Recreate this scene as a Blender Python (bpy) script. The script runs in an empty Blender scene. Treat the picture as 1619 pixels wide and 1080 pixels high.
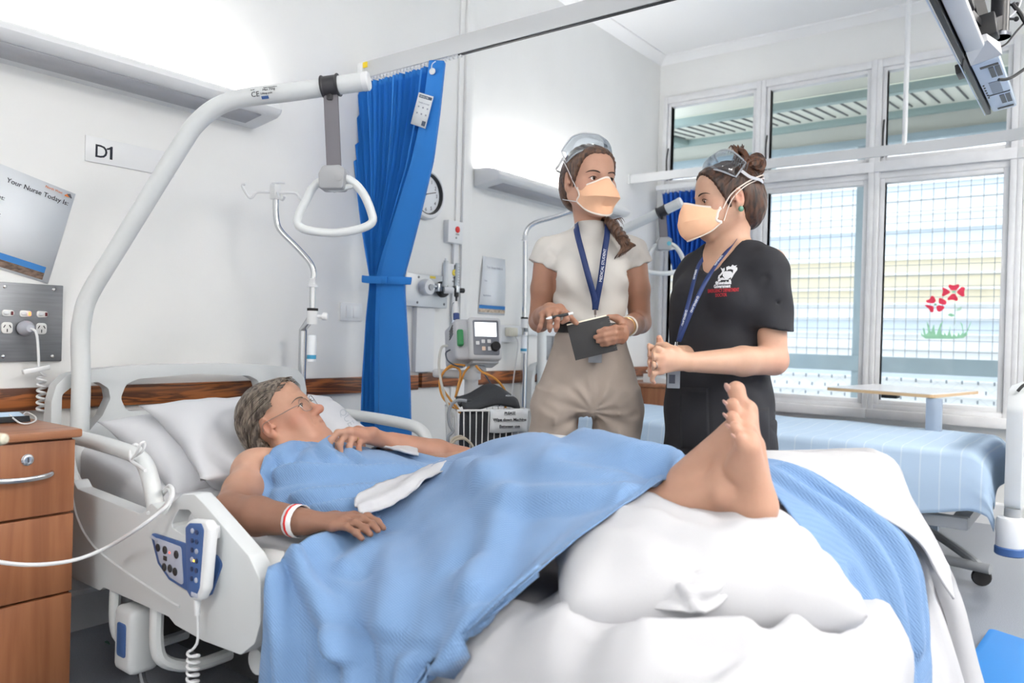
import bpy, bmesh, math, random
import numpy as np
from mathutils import Vector, Matrix, Euler, noise
from mathutils.geometry import tessellate_polygon
from mathutils.bvhtree import BVHTree

S = bpy.context.scene
COL = S.collection
random.seed(7)
R = math.radians
FAST = False

# ------------------------------------------------------------------ camera
FOC = 1236.75                      # focal length in pixels of the 1619 px wide frame
CAM = Vector((0.0, -2.75, 1.03))
_ya, _pi, _ro = R(37.196), R(-0.3685), R(1.5566)
VV = Vector((math.cos(_ya) * math.cos(_pi), math.sin(_ya) * math.cos(_pi), math.sin(_pi)))
_r = Vector((math.sin(_ya), -math.cos(_ya), 0)); _u = _r.cross(VV)
VR = _r * math.cos(_ro) + _u * math.sin(_ro)
VU = -_r * math.sin(_ro) + _u * math.cos(_ro)
cd = bpy.data.cameras.new('camera'); cam = bpy.data.objects.new('camera', cd); COL.objects.link(cam)
cd.sensor_width = 36.0; cd.lens = FOC * 36.0 / 1619.0
cd.clip_start = 0.05; cd.clip_end = 200
cd.dof.use_dof = True; cd.dof.focus_distance = 2.45; cd.dof.aperture_fstop = 3.2
M_ = Matrix((VR, VU, -VV)).transposed().to_4x4(); M_.translation = CAM
cam.matrix_world = M_
S.camera = cam

# ------------------------------------------------------------------ world, sun, exposure
w = bpy.data.worlds.new('world'); S.world = w; w.use_nodes = True
bg = w.node_tree.nodes['Background']
bg.inputs[0].default_value = (0.86, 0.93, 1.0, 1); bg.inputs[1].default_value = 1.05
sd = bpy.data.lights.new('sun', 'SUN'); so = bpy.data.objects.new('sun', sd); COL.objects.link(so)
sd.energy = .7; sd.angle = R(12); sd.color = (1, .97, .92)
so.rotation_euler = (R(38), R(24), R(60)); so.location = (9, -3, 8)
S.view_settings.view_transform = 'Standard'; S.view_settings.look = 'None'
S.view_settings.gamma = 1; S.view_settings.use_curve_mapping = False
S.view_settings.exposure = 1.32
try:
    S.cycles.max_bounces = 8; S.cycles.diffuse_bounces = 5; S.cycles.transparent_max_bounces = 16
    S.cycles.sample_clamp_indirect = 4
except Exception: pass

# ------------------------------------------------------------------ helpers
def at(ax, val, px, py):
    """the point of the plane ax = val that the photograph shows at px, py"""
    d = VV + VR * ((px - 809.5) / FOC) - VU * ((py - 540) / FOC)
    i = 'xyz'.index(ax); t = (val - CAM[i]) / d[i]
    return CAM + d * t
def dep(t, px, py):
    return CAM + (VV + VR * ((px - 809.5) / FOC) - VU * ((py - 540) / FOC)) * t

def srgb(c):
    f = lambda u: u / 12.92 if u <= 0.04045 else ((u + 0.055) / 1.055) ** 2.4
    return tuple(f(x / 255.0) for x in c) + (1,)

MATS = {}
def mat(name, c, rough=0.5, metal=0.0, var=0.0, vscale=6.0, bump=0.0, bscale=200.0, stretch=None, sss=0.0, spec=0.5,
        emit=0.0, attr=None, alpha=1.0, trans=0.0, coat=0.0, sheen=0.0):
    """c is an sRGB 0-255 colour; var adds a soft noise variation, bump a noise relief"""
    if name in MATS: return MATS[name]
    m = bpy.data.materials.new(name); m.use_nodes = True; MATS[name] = m
    nt = m.node_tree; N = nt.nodes; L = nt.links; b = N['Principled BSDF']
    col = srgb(c)
    b.inputs['Base Color'].default_value = col; b.inputs['Roughness'].default_value = rough
    b.inputs['Metallic'].default_value = metal; b.inputs['Specular IOR Level'].default_value = spec
    if alpha < 1: b.inputs['Alpha'].default_value = alpha
    if trans: b.inputs['Transmission Weight'].default_value = trans
    if coat: b.inputs['Coat Weight'].default_value = coat
    if sheen: b.inputs['Sheen Weight'].default_value = sheen
    if sss:
        b.inputs['Subsurface Weight'].default_value = sss
        b.inputs['Subsurface Radius'].default_value = (.012, .005, .003); b.inputs['Subsurface Scale'].default_value = 1.0
    if emit:
        b.inputs['Emission Color'].default_value = col; b.inputs['Emission Strength'].default_value = emit
    tc = N.new('ShaderNodeTexCoord'); src = tc.outputs['Object']
    if stretch:
        mp = N.new('ShaderNodeMapping'); mp.inputs['Scale'].default_value = stretch
        L.new(src, mp.inputs[0]); src = mp.outputs[0]
    base = None
    if attr:
        a = N.new('ShaderNodeVertexColor'); a.layer_name = attr; base = a.outputs[0]
        L.new(base, b.inputs['Base Color'])
    if var:
        n = N.new('ShaderNodeTexNoise'); n.inputs['Scale'].default_value = vscale; n.inputs['Detail'].default_value = 4
        L.new(src, n.inputs['Vector'])
        mr = N.new('ShaderNodeMapRange'); mr.inputs[1].default_value = .3; mr.inputs[2].default_value = .7
        mr.inputs[3].default_value = 1 - var; mr.inputs[4].default_value = 1 + var * .5
        L.new(n.outputs[0], mr.inputs[0])
        mx = N.new('ShaderNodeMix'); mx.data_type = 'RGBA'; mx.blend_type = 'MULTIPLY'; mx.inputs[0].default_value = 1
        if base: L.new(base, mx.inputs[6])
        else: mx.inputs[6].default_value = col
        L.new(mr.outputs[0], mx.inputs[7]); L.new(mx.outputs[2], b.inputs['Base Color'])
    if bump:
        n = N.new('ShaderNodeTexNoise'); n.inputs['Scale'].default_value = bscale; n.inputs['Detail'].default_value = 3
        L.new(src, n.inputs['Vector'])
        bp = N.new('ShaderNodeBump'); bp.inputs['Strength'].default_value = bump; bp.inputs['Distance'].default_value = .004
        L.new(n.outputs[0], bp.inputs['Height']); L.new(bp.outputs[0], b.inputs['Normal'])
    return m

def wood(name, c1, c2, scale=(1, 1, 1), rough=.45, sharp=False):
    if name in MATS: return MATS[name]
    m = bpy.data.materials.new(name); m.use_nodes = True; MATS[name] = m
    nt = m.node_tree; N = nt.nodes; L = nt.links; b = N['Principled BSDF']; b.inputs['Roughness'].default_value = rough
    tc = N.new('ShaderNodeTexCoord'); mp = N.new('ShaderNodeMapping'); mp.inputs['Scale'].default_value = scale
    L.new(tc.outputs['Object'], mp.inputs[0])
    n = N.new('ShaderNodeTexNoise'); n.inputs['Scale'].default_value = 1; n.inputs['Detail'].default_value = 6; n.inputs['Distortion'].default_value = 1.2 if sharp else .5
    L.new(mp.outputs[0], n.inputs['Vector'])
    out = n.outputs[0]
    if sharp:
        mm = N.new('ShaderNodeMath'); mm.operation = 'MULTIPLY'; mm.inputs[1].default_value = 9.0; L.new(out, mm.inputs[0])
        s = N.new('ShaderNodeMath'); s.operation = 'PINGPONG'; s.inputs[1].default_value = 1.0; L.new(mm.outputs[0], s.inputs[0]); out = s.outputs[0]
    r = N.new('ShaderNodeValToRGB'); r.color_ramp.elements[0].color = srgb(c1); r.color_ramp.elements[1].color = srgb(c2)
    r.color_ramp.elements[0].position = .2 if sharp else .35; r.color_ramp.elements[1].position = .8 if sharp else .65
    L.new(out, r.inputs[0]); L.new(r.outputs[0], b.inputs['Base Color'])
    return m

def glass(name, refl=.06, tint=(255, 255, 255)):
    if name in MATS: return MATS[name]
    m = bpy.data.materials.new(name); m.use_nodes = True; MATS[name] = m
    nt = m.node_tree; N = nt.nodes; L = nt.links; N.remove(N['Principled BSDF'])
    t = N.new('ShaderNodeBsdfTransparent'); t.inputs[0].default_value = srgb(tint)
    g = N.new('ShaderNodeBsdfGlossy'); g.inputs['Roughness'].default_value = .05
    lw = N.new('ShaderNodeLayerWeight'); lw.inputs[0].default_value = .25
    mp = N.new('ShaderNodeMath'); mp.operation = 'MULTIPLY_ADD'; mp.inputs[1].default_value = .5; mp.inputs[2].default_value = refl
    L.new(lw.outputs['Fresnel'], mp.inputs[0])
    mx = N.new('ShaderNodeMixShader'); L.new(mp.outputs[0], mx.inputs[0]); L.new(t.outputs[0], mx.inputs[1]); L.new(g.outputs[0], mx.inputs[2])
    L.new(mx.outputs[0], N['Material Output'].inputs[0])
    return m

def cr(pts, n=6, closed=False):
    """Catmull-Rom through the points"""
    P = [Vector(p) for p in pts]; out = []
    m = len(P)
    if m < 3 and not closed: return P
    for i in range(m if closed else m - 1):
        if closed: a, b, c, d = P[(i - 1) % m], P[i], P[(i + 1) % m], P[(i + 2) % m]
        else: a, b, c, d = P[max(i - 1, 0)], P[i], P[i + 1], P[min(i + 2, m - 1)]
        for k in range(n):
            t = k / n; t2 = t * t; t3 = t2 * t
            out.append(.5 * ((2 * b) + (c - a) * t + (2 * a - 5 * b + 4 * c - d) * t2 + (3 * b - a - 3 * c + d) * t3))
    if not closed: out.append(P[-1].copy())
    return out

def fillet(poly, r, seg=5):
    """rounds the corners of a closed 2-D polygon; r is one radius or one per corner"""
    P = [Vector((p[0], p[1])) for p in poly]; n = len(P); out = []
    for i in range(n):
        ri = r[i] if isinstance(r, (list, tuple)) else r
        p, a, b = P[i], P[i - 1], P[(i + 1) % n]
        da, db = (a - p), (b - p); la, lb = da.length, db.length
        if ri <= 0 or la < 1e-6 or lb < 1e-6: out.append(p); continue
        da /= la; db /= lb
        ang = da.angle(db)
        if ang > 3.1: out.append(p); continue
        t = min(ri / math.tan(ang / 2), la * .48, lb * .48)
        s, e = p + da * t, p + db * t
        for k in range(seg + 1):
            u = k / seg
            out.append((1 - u) ** 2 * s + 2 * u * (1 - u) * p + u * u * e)
    return out

class MB:
    """collects shapes and links them as one mesh object"""
    def __init__(s): s.v = []; s.f = []; s.mi = []; s.cur = 0
    def m(s, i): s.cur = i; return s
    def add(s, V, F):
        o = len(s.v); s.v += [tuple(x) for x in V]
        for f in F: s.f.append(tuple(i + o for i in f)); s.mi.append(s.cur)
        return s
    def addbm(s, bm):
        bm.verts.index_update(); s.add([v.co for v in bm.verts], [[v.index for v in f.verts] for f in bm.faces]); bm.free(); return s
    def box(s, lo, hi, bev=0.0, seg=2, X=None):
        lo, hi = Vector(lo), Vector(hi); c = (lo + hi) / 2; d = hi - lo
        bm = bmesh.new(); bmesh.ops.create_cube(bm, size=1)
        for v in bm.verts: v.co = Vector((v.co.x * d.x, v.co.y * d.y, v.co.z * d.z)) + c
        if bev: bmesh.ops.bevel(bm, geom=bm.edges[:], offset=min(bev, min(abs(x) for x in d) * .49), segments=seg, affect='EDGES', profile=.5)
        if X is not None: bm.transform(X)
        return s.addbm(bm)
    def obox(s, p0, p1, wid, thk, up=(0, 0, 1), bev=0.0, seg=2):
        """a bar of width wid (sideways) and thickness thk (along up) from p0 to p1"""
        p0, p1 = Vector(p0), Vector(p1); d = (p1 - p0); l = d.length; d.normalize()
        u = Vector(up); sdir = d.cross(u).normalized(); u = sdir.cross(d)
        X = Matrix((d, sdir, u)).transposed().to_4x4(); X.translation = (p0 + p1) / 2
        return s.box((-l / 2, -wid / 2, -thk / 2), (l / 2, wid / 2, thk / 2), bev, seg, X)
    def cyl(s, p0, p1, r0, r1=None, n=16, bev=0):
        return s.tube([p0, p1], [r0, r0 if r1 is None else r1], n)
    def tube(s, pts, r, n=10, sm=0, closed=False, flat=None, cap=True):
        """tube along pts; r one radius or one per point; flat=(a,b) makes an elliptic section scaled a,b"""
        P = [Vector(p) for p in pts]
        rr = list(r) if isinstance(r, (list, tuple)) else [r] * len(P)
        if sm:
            m = len(P); R4 = cr([(q, 0, 0) for q in rr], sm, closed); P = cr(P, sm, closed); rr = [max(q.x, 1e-5) for q in R4]
            if len(rr) != len(P): rr = [rr[0]] * len(P)
        m = len(P); T = []
        for i in range(m):
            a, b = (P[i - 1], P[(i + 1) % m]) if closed else (P[max(i - 1, 0)], P[min(i + 1, m - 1)])
            t = b - a
            if t.length < 1e-9: t = T[-1].copy() if T else Vector((0, 0, 1))
            T.append(t.normalized())
        up = Vector((0, 0, 1)) if abs(T[0].z) < .9 else Vector((1, 0, 0))
        u = T[0].cross(up).normalized(); V = []; F = []
        fa, fb = flat or (1, 1)
        for i in range(m):
            if i: u = (u - T[i] * u.dot(T[i]));  u = u.normalized() if u.length > 1e-6 else T[i].orthogonal().normalized()
            w_ = T[i].cross(u)
            for k in range(n):
                a = 2 * math.pi * k / n
                V.append(P[i] + (u * math.cos(a) * fa + w_ * math.sin(a) * fb) * rr[i])
        for i in range(m if closed else m - 1):
            j = (i + 1) % m
            for k in range(n):
                l = (k + 1) % n; F.append((i * n + k, i * n + l, j * n + l, j * n + k))
        if not closed and cap: F.append(tuple(range(n))[::-1]); F.append(tuple((m - 1) * n + k for k in range(n)))
        return s.add(V, F)
    def ell(s, c, r, rot=None, n=16, m=10):
        c = Vector(c); r = Vector((r, r, r)) if not hasattr(r, '__len__') else Vector(r); V = []; F = []
        q = rot if rot is not None else Matrix.Identity(3)
        for i in range(m + 1):
            th = math.pi * i / m
            for k in range(n):
                a = 2 * math.pi * k / n
                V.append(c + q @ Vector((r.x * math.sin(th) * math.cos(a), r.y * math.sin(th) * math.sin(a), r.z * math.cos(th))))
        for i in range(m):
            for k in range(n):
                l = (k + 1) % n
                F.append((i * n + k, (i + 1) * n + k, (i + 1) * n + l, i * n + l))
        return s.add(V, F)
    def lathe(s, prof, o, axis=(0, 0, 1), n=20):
        """prof: (radius, height) pairs turned about axis through o"""
        o = Vector(o); ax = Vector(axis).normalized(); u = ax.orthogonal().normalized(); w_ = ax.cross(u); V = []; F = []
        for (r, h) in prof:
            for k in range(n):
                a = 2 * math.pi * k / n; V.append(o + ax * h + (u * math.cos(a) + w_ * math.sin(a)) * max(r, 1e-5))
        for i in range(len(prof) - 1):
            for k in range(n):
                l = (k + 1) % n; F.append((i * n + k, i * n + l, (i + 1) * n + l, (i + 1) * n + k))
        F.append(tuple(range(n))[::-1]); F.append(tuple((len(prof) - 1) * n + k for k in range(n)))
        return s.add(V, F)
    def prism(s, outer, holes, o, u, v, thk, bev=0.0, seg=2):
        """a 2-D outline (with holes) in the frame o,u,v, thickened to both sides by thk/2 with rounded rims"""
        o, u, v = Vector(o), Vector(u).normalized(), Vector(v).normalized(); nn = u.cross(v)
        loops = [[Vector((p[0], p[1], 0)) for p in l] for l in [outer] + list(holes)]
        flat = [p for l in loops for p in l]
        tris = tessellate_polygon(loops)
        bm = bmesh.new()
        to = lambda p, h: o + u * p.x + v * p.y + nn * h
        A = [bm.verts.new(to(p, thk / 2)) for p in flat]; B = [bm.verts.new(to(p, -thk / 2)) for p in flat]
        for t in tris:
            for Q in (A, B):
                try: bm.faces.new([Q[i] for i in t])
                except ValueError: pass
        k = 0
        for l in loops:
            m = len(l)
            for i in range(m):
                a, b = k + i, k + (i + 1) % m
                try: bm.faces.new((A[a], A[b], B[b], B[a]))
                except ValueError: pass
            k += m
        bmesh.ops.recalc_face_normals(bm, faces=bm.faces[:])
        if bev:
            bmesh.ops.dissolve_limit(bm, angle_limit=.01, verts=bm.verts[:], edges=bm.edges[:])
            E = [e for e in bm.edges if len(e.link_faces) == 2 and e.calc_face_angle(0) > 1.0]
            bmesh.ops.bevel(bm, geom=E, offset=bev, segments=seg, affect='EDGES', profile=.5, clamp_overlap=True)
            bmesh.ops.triangulate(bm, faces=[f for f in bm.faces if len(f.verts) > 4])
        return s.addbm(bm)
    def grid(s, G, thk=0.0, closed_u=False):
        """a surface through the points G[i][j]; thk gives it a second side"""
        ni, nj = len(G), len(G[0]); V = [p for row in G for p in row]; F = []
        for i in range(ni if closed_u else ni - 1):
            for j in range(nj - 1):
                a = (i + 1) % ni
                F.append((i * nj + j, a * nj + j, a * nj + j + 1, i * nj + j + 1))
        return s.add(V, F)
    def build(s, name, mats, parent=None, local=False, sharp=35, **kw):
        me = bpy.data.meshes.new(name); me.from_pydata(s.v, [], s.f)
        for m_ in (mats if isinstance(mats, (list, tuple)) else [mats]): me.materials.append(m_)
        if any(s.mi): me.polygons.foreach_set('material_index', s.mi)
        me.validate()
        bm = bmesh.new(); bm.from_mesh(me); bmesh.ops.remove_doubles(bm, verts=bm.verts[:], dist=1e-6)
        bmesh.ops.recalc_face_normals(bm, faces=bm.faces[:]); bm.to_mesh(me); bm.free()
        return finish(name, me, parent, local, sharp, **kw)

def finish(name, me, parent=None, local=False, sharp=35, thk=0.0, off=-1.0, sub=0, **tags):
    me.shade_smooth()
    if sharp < 180: me.set_sharp_from_angle(angle=R(sharp))
    o = bpy.data.objects.new(name, me); COL.objects.link(o)
    if parent is not None:
        o.parent = parent
        if not local: o.matrix_parent_inverse = parent.matrix_basis.inverted()
    if thk:
        md = o.modifiers.new('thickness', 'SOLIDIFY'); md.thickness = thk; md.offset = off
    if sub:
        md = o.modifiers.new('smooth', 'SUBSURF'); md.levels = sub; md.render_levels = sub
    if tags: tag(o, **tags)
    return o

def tag(o, label=None, cat=None, group=None, kind=None):
    if label: o['label'] = label
    if cat: o['category'] = cat
    if group: o['group'] = group
    if kind: o['kind'] = kind
    return o
def thing(name, label, cat, loc=(0, 0, 0), rz=0.0, group=None, kind=None):
    o = bpy.data.objects.new(name, None); COL.objects.link(o); o.empty_display_size = .05
    o.location = loc; o.rotation_euler = (0, 0, rz)
    return tag(o, label, cat, group, kind)
def struct(name, mb, m, parent=None, **kw):
    o = mb.build(name, m, parent, **kw)
    if parent is None: o['kind'] = 'structure'
    return o
def children(o): return [c for c in bpy.data.objects if c.parent == o]

FONT = None
def text_mesh(body, size, o, u, v, m, name='lettering', parent=None, thk=.0006, align='LEFT', wrap=None, sx=1.0, local=False, bold=0.0, lift=.0008, **kw):
    """lettering laid in the frame o (baseline start), u (reading direction), v (up)"""
    cu = bpy.data.curves.new(name, 'FONT'); cu.body = body; cu.size = size; cu.extrude = thk / 2; cu.align_x = align; cu.offset = bold
    cu.resolution_u = 3
    t = bpy.data.objects.new('tmp_text', cu); COL.objects.link(t)
    dg = bpy.context.evaluated_depsgraph_get(); dg.update()
    me = bpy.data.meshes.new_from_object(t.evaluated_get(dg)); bpy.data.objects.remove(t); bpy.data.curves.remove(cu)
    o, u, v = Vector(o), Vector(u).normalized(), Vector(v).normalized(); n = u.cross(v).normalized(); v = n.cross(u)
    for q in me.vertices:
        p = o + u * (q.co.x * sx) + v * q.co.y + n * (q.co.z + lift)
        if wrap: p = wrap(p, n, q.co.z + lift)
        q.co = p
    me.materials.clear(); me.materials.append(m)
    return finish(name, me, parent, local, 30, **kw)
# ------------------------------------------------------------------ the room
m_wall = mat('wall_paint', (232, 233, 232), .55, var=.03, vscale=2.5, bump=.05, bscale=120)
m_wall2 = mat('window_wall_paint', (232, 233, 232), .5, var=.03, vscale=2)
m_ceil = mat('ceiling_paint', (236, 237, 238), .7)
m_white = mat('white_gloss', (226, 228, 230), .35)
m_frame = mat('window_enamel', (226, 227, 229), .4, var=.05, vscale=14, bump=.1, bscale=60)
m_floor = mat('speckled_vinyl', (140, 146, 156), .3, var=.22, vscale=260)
m_plast = mat('white_plastic', (224, 226, 228), .35)
m_gplast = mat('grey_plastic', (198, 201, 203), .4)
m_dark = mat('dark_plastic', (38, 39, 42), .45)
m_black = mat('black_ink', (28, 32, 44), .7)
m_steel = mat('brushed_steel', (150, 152, 156), .38, metal=.9, var=.1, vscale=9, stretch=(1, 1, 14))
m_chrome = mat('chrome', (205, 207, 210), .18, metal=1)
m_alu = mat('aluminium', (205, 207, 209), .4, metal=.35)
m_red = mat('red_plastic', (214, 40, 40), .4)
m_paper = mat('paper', (226, 231, 236), .6)
m_glass = glass('clear_glass', .02)

CZ, WX, BX, BY = 3.16, 5.40, -3.2, -6.2      # ceiling height, window wall, left wall, back wall
def bx(name, lo, hi, m, parent=None, bev=0, **k):
    return struct(name, MB().box(lo, hi, bev), m, parent, **k)
bx('floor', (BX - .1, BY - .1, -.1), (WX + .15, .1, 0), m_floor)
bx('ceiling', (BX - .1, BY - .1, CZ), (WX + .15, .1, CZ + .1), m_ceil)
bx('wall_head', (BX - .1, 0, 0), (WX + .15, .1, CZ), m_wall)
bx('wall_left', (BX - .1, BY, 0), (BX, 0, CZ), m_wall)
bx('wall_back', (BX, BY - .1, 0), (WX + .15, BY, CZ), m_wall)
SILL, HEAD, TRAN = .60, 2.86, 2.17
WE = -3.10                                    # far end of the band of windows
mb = MB().box((WX, WE, 0), (WX + .15, 0, SILL)).box((WX, WE, HEAD), (WX + .15, 0, CZ)).box((WX, -.05, SILL), (WX + .15, 0, HEAD)).box((WX, BY, 0), (WX + .15, WE, CZ))
struct('wall_window', mb, m_wall2)
# cornice and skirting
def run(prof, p0, p1, out):                   # a moulding along a wall: prof = (distance from wall, z)
    p0, p1, out = Vector(p0), Vector(p1), Vector(out); n = len(prof)
    V = [p + out * a + Vector((0, 0, b)) for p in (p0, p1) for a, b in prof]
    return V, [(i, (i + 1) % n, n + (i + 1) % n, n + i) for i in range(n)] + [tuple(range(n)), tuple(range(n, 2 * n))]
cor = [(0, CZ), (0, CZ - .045), (.012, CZ - .05), (.03, CZ - .034), (.075, CZ - .012), (.085, CZ - .01), (.085, CZ)]
struct('trim_1', MB().add(*run(cor, (BX, 0, 0), (WX, 0, 0), (0, -1, 0))), m_ceil)
struct('trim_2', MB().add(*run(cor, (WX, 0, 0), (WX, BY, 0), (-1, 0, 0))), m_ceil)
sk = [(0, 0), (.018, 0), (.018, .12), (.008, .13), (0, .13)]
struct('baseboard_head', MB().add(*run(sk, (BX, 0, 0), (WX, 0, 0), (0, -1, 0))), m_white)
struct('baseboard_window', MB().add(*run(sk, (WX, 0, 0), (WX, BY, 0), (-1, 0, 0))), m_white)
# vertical cover strips on the head wall (between the two bed bays)
xa, xb = at('y', 0, 722, 200).x, at('y', 0, 747, 200).x
struct('trim_3', MB().box((xa, -.012, 0), (xb, 0, CZ - .05), .003).box((xa + .035, -.03, 0), (xb - .03, -.012, CZ - .05), .004), m_wall)
# a cable duct rising from the alarm panels
xd = at('y', 0, 717, 400).x
struct('trim_4', MB().box((xd - .018, -.02, .9), (xd + .018, 0, 1.6), .003), m_plast)

# ------------------------------------------------------------------ windows: four bays on x = WX
ys = [-.05, -.797, -1.545, -2.315, -3.10]
for k in range(4):
    y1, y0 = ys[k], ys[k + 1]
    wn = tag(thing('window_%d' % (k + 1), None, None, (WX, (y0 + y1) / 2, SILL)), kind='structure')
    fr = MB()
    def bar(a, b, bev=.004): fr.box(a, b, bev)
    bar((WX - .035, y1 - .03, SILL), (WX + .08, y1 + .0, HEAD))            # jamb
    bar((WX - .035, y0, SILL), (WX + .08, y0 + .035, HEAD))
    bar((WX - .03, y0, HEAD - .05), (WX + .08, y1, HEAD))                  # head
    bar((WX - .045, y0, TRAN - .03), (WX + .08, y1, TRAN + .035))          # transom
    bar((WX - .02, y0, TRAN - .07), (WX + .08, y1, TRAN - .03))
    fr.build('window_frame', m_frame, wn)
    MB().box((WX - .075, y0, SILL - .03), (WX + .08, y1, SILL + .03), .006).box((WX - .03, y0, SILL + .03), (WX + .08, y1, SILL + .06), .004).build('window_sill', m_frame, wn)
    # opening sashes: thin inner frames, the upper one with stay and gasket lines
    up = MB(); lo = MB()
    for q, z0, z1, g in ((up, TRAN + .04, HEAD - .05, .025), (lo, SILL + .06, TRAN - .07, .03)):
        a, b = y0 + .037, y1 - .032
        q.box((WX - .015, a, z0), (WX + .045, a + g, z1), .003); q.box((WX - .015, b - g, z0), (WX + .045, b, z1), .003)
        q.box((WX - .015, a + g, z0), (WX + .045, b - g, z0 + g), .003); q.box((WX - .015, a + g, z1 - g), (WX + .045, b - g, z1), .003)
    up.build('upper_sash', m_frame, wn); lo.build('lower_sash', m_frame, wn)
    MB().box((WX + .013, y0 + .05, TRAN + .05), (WX + .017, y1 - .05, HEAD - .06)).build('upper_pane', m_glass, wn)
    MB().box((WX + .013, y0 + .05, SILL + .07), (WX + .017, y1 - .05, TRAN - .08)).build('lower_pane', m_glass, wn)
    MB().tube([(WX - .03, y1 - .045, TRAN + .06), (WX - .06, y1 - .05, TRAN + .2), (WX - .03, y1 - .047, TRAN + .3)], .006, 6, 4).build('window_stay', m_dark, wn)

# ------------------------------------------------------------------ outside, seen through the panes
m_og = mat('grey_green_steel', (150, 172, 170), .5, var=.06, vscale=5)
m_ob = mat('blue_grey_steel', (158, 178, 188), .5, var=.06, vscale=5)
m_roof = mat('cream_roof_sheet', (226, 228, 218), .6, var=.04, vscale=3)
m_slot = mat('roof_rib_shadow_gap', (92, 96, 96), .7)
m_wire = mat('galvanised_wire', (150, 160, 172), .5, metal=.2)
m_clad = mat('white_weatherboard', (238, 241, 243), .6)
m_clad2 = mat('pale_blue_board', (212, 224, 234), .6)
m_cream = mat('cream_board', (232, 222, 196), .6)
VX = 7.1
bx('ground_outside', (WX + .15, -9, -.1), (16, 8, -.02), mat('pale_concrete', (205, 205, 200), .8, var=.08))
A1, B1, C1 = at('x', 6.0, 1400, 145), at('x', VX, 1400, 185), at('x', VX, 1400, 223)
yl, yr = -4.6, 3.6
t = thing('verandah_roof', 'cream ribbed verandah roof with grey green beams outside the upper windows', 'roof', (VX, 0, 0))
za, zb, zc = A1.z, B1.z, C1.z
bm_ = MB()
bm_.add([(5.98, yl, za + .03), (5.98, yr, za + .03), (VX, yr, zb + .03), (VX, yl, zb + .03), (5.98, yl, za + .05), (5.98, yr, za + .05), (VX, yr, zb + .05), (VX, yl, zb + .05)],
        [(0, 1, 2, 3), (7, 6, 5, 4), (0, 4, 5, 1), (1, 5, 6, 2), (2, 6, 7, 3), (3, 7, 4, 0)])
bm_.build('roof_sheet', m_roof, t)
MB().add([(WX + .2, yl, za + .30), (WX + .2, yr, za + .30), (5.97, yr, za + .04), (5.97, yl, za + .04), (WX + .2, yl, za + .32), (WX + .2, yr, za + .32), (5.97, yr, za + .06), (5.97, yl, za + .06)], [(0, 1, 2, 3), (7, 6, 5, 4), (0, 4, 5, 1), (1, 5, 6, 2), (2, 6, 7, 3), (3, 7, 4, 0)]).build('eaves_lining', m_roof, t)
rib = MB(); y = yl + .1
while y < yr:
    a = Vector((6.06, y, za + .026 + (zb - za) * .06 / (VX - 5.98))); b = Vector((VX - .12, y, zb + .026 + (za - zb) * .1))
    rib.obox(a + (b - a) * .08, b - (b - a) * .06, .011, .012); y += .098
rib.build('rib_shadow_gaps', m_slot, t)  # dark strips stand in for the shade between the roof ribs
MB().box((5.96, yl, za - .03), (6.03, yr, za + .03), .004).build('beam', m_og, t)
MB().box((VX - .05, yl, zb - .03), (VX + .03, yr, zb + .03), .004).build('beam', m_og, t)
MB().box((VX - .05, yl, zc - .03), (VX + .03, yr, zc + .03), .004).build('beam', m_ob, t)
MB().box((VX + .0, yl, zc + .03), (VX + .02, yr, zb - .03)).build('fascia', mat('weathered_fascia', (206, 208, 200), .6, var=.1, vscale=1.4, stretch=(1, 1, 6)), t)
for yy in (.55, 2.3): MB().obox((5.98, yy, za + .0), (VX, yy, zb + .0), .06, .05, bev=.004).build('rafter', m_og, t)
# diagonal gutter and white battens of the neighbouring gable, seen in the corner bay
t = thing('gable_screen', 'white battened gable end with diagonal barge board outside the corner window', 'gable', (9.4, 2.0, 2))
bt = MB()
for k in range(16): bt.box((9.3, .9 + .16 * k, 2.0), (9.34, .95 + .16 * k, 4.6))
bt.box((9.3, 1.2, -.02), (9.36, 1.3, 2.1)).box((9.3, 3.2, -.02), (9.36, 3.3, 2.1)).build('battens', m_clad, t)
MB().obox((9.2, .4, 3.1), (9.2, 3.4, 4.7), .05, .14, bev=.004).build('barge_board', m_og, t)
MB().obox((9.2, .4, 3.0), (9.2, 3.4, 2.9), .05, .05).build('tie_beam', m_ob, t)
MB().obox((9.25, .3, 2.35), (9.25, 2.6, 3.5), .04, .05).build('brace', m_clad, t)
# posts, mid rail and mesh of the verandah screen
zr = at('x', VX, 1420, 577).z
posts = [at('x', VX, 1364, 330).y, at('x', VX, 1599, 400).y]
pw = .045
dy = posts[0] - posts[1]
t = thing('verandah_screen', 'blue grey steel verandah screen with square wire mesh outside the lower windows', 'screen', (VX, 0, 0))
for yy in (posts[0] + 3 * dy, posts[0] + 2 * dy, posts[0] + dy, posts[0], posts[1], posts[1] - dy):
    MB().box((VX - .04, yy - pw, -.02), (VX + .02, yy + pw, zc - .03), .005).build('post', m_ob, t)
MB().box((VX - .06, yl, zr - .065), (VX + .01, yr, zr + .065), .005).build('mid_rail', m_ob, t)
me_ = MB(); z = zr + .12; g = .088
while z < zc - .03: me_.box((VX, yl, z - .0022), (VX + .004, yr, z + .0022)); z += g
y = yl
while y < yr: me_.box((VX - .004, y - .0022, zr + .06), (VX, y + .0022, zc - .03)); y += g
me_.build('wire_mesh', m_wire, t)
lm = MB(); y = yl; k = 0
while y < yr - .2:
    z = zr - .12; j = 0
    while z > .1:
        oy = (j % 2) * .055
        lm.box((VX, y + oy - .006, z - .014), (VX + .006, y + oy + .006, z + .014)); z -= .075; j += 1
    y += .11

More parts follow.
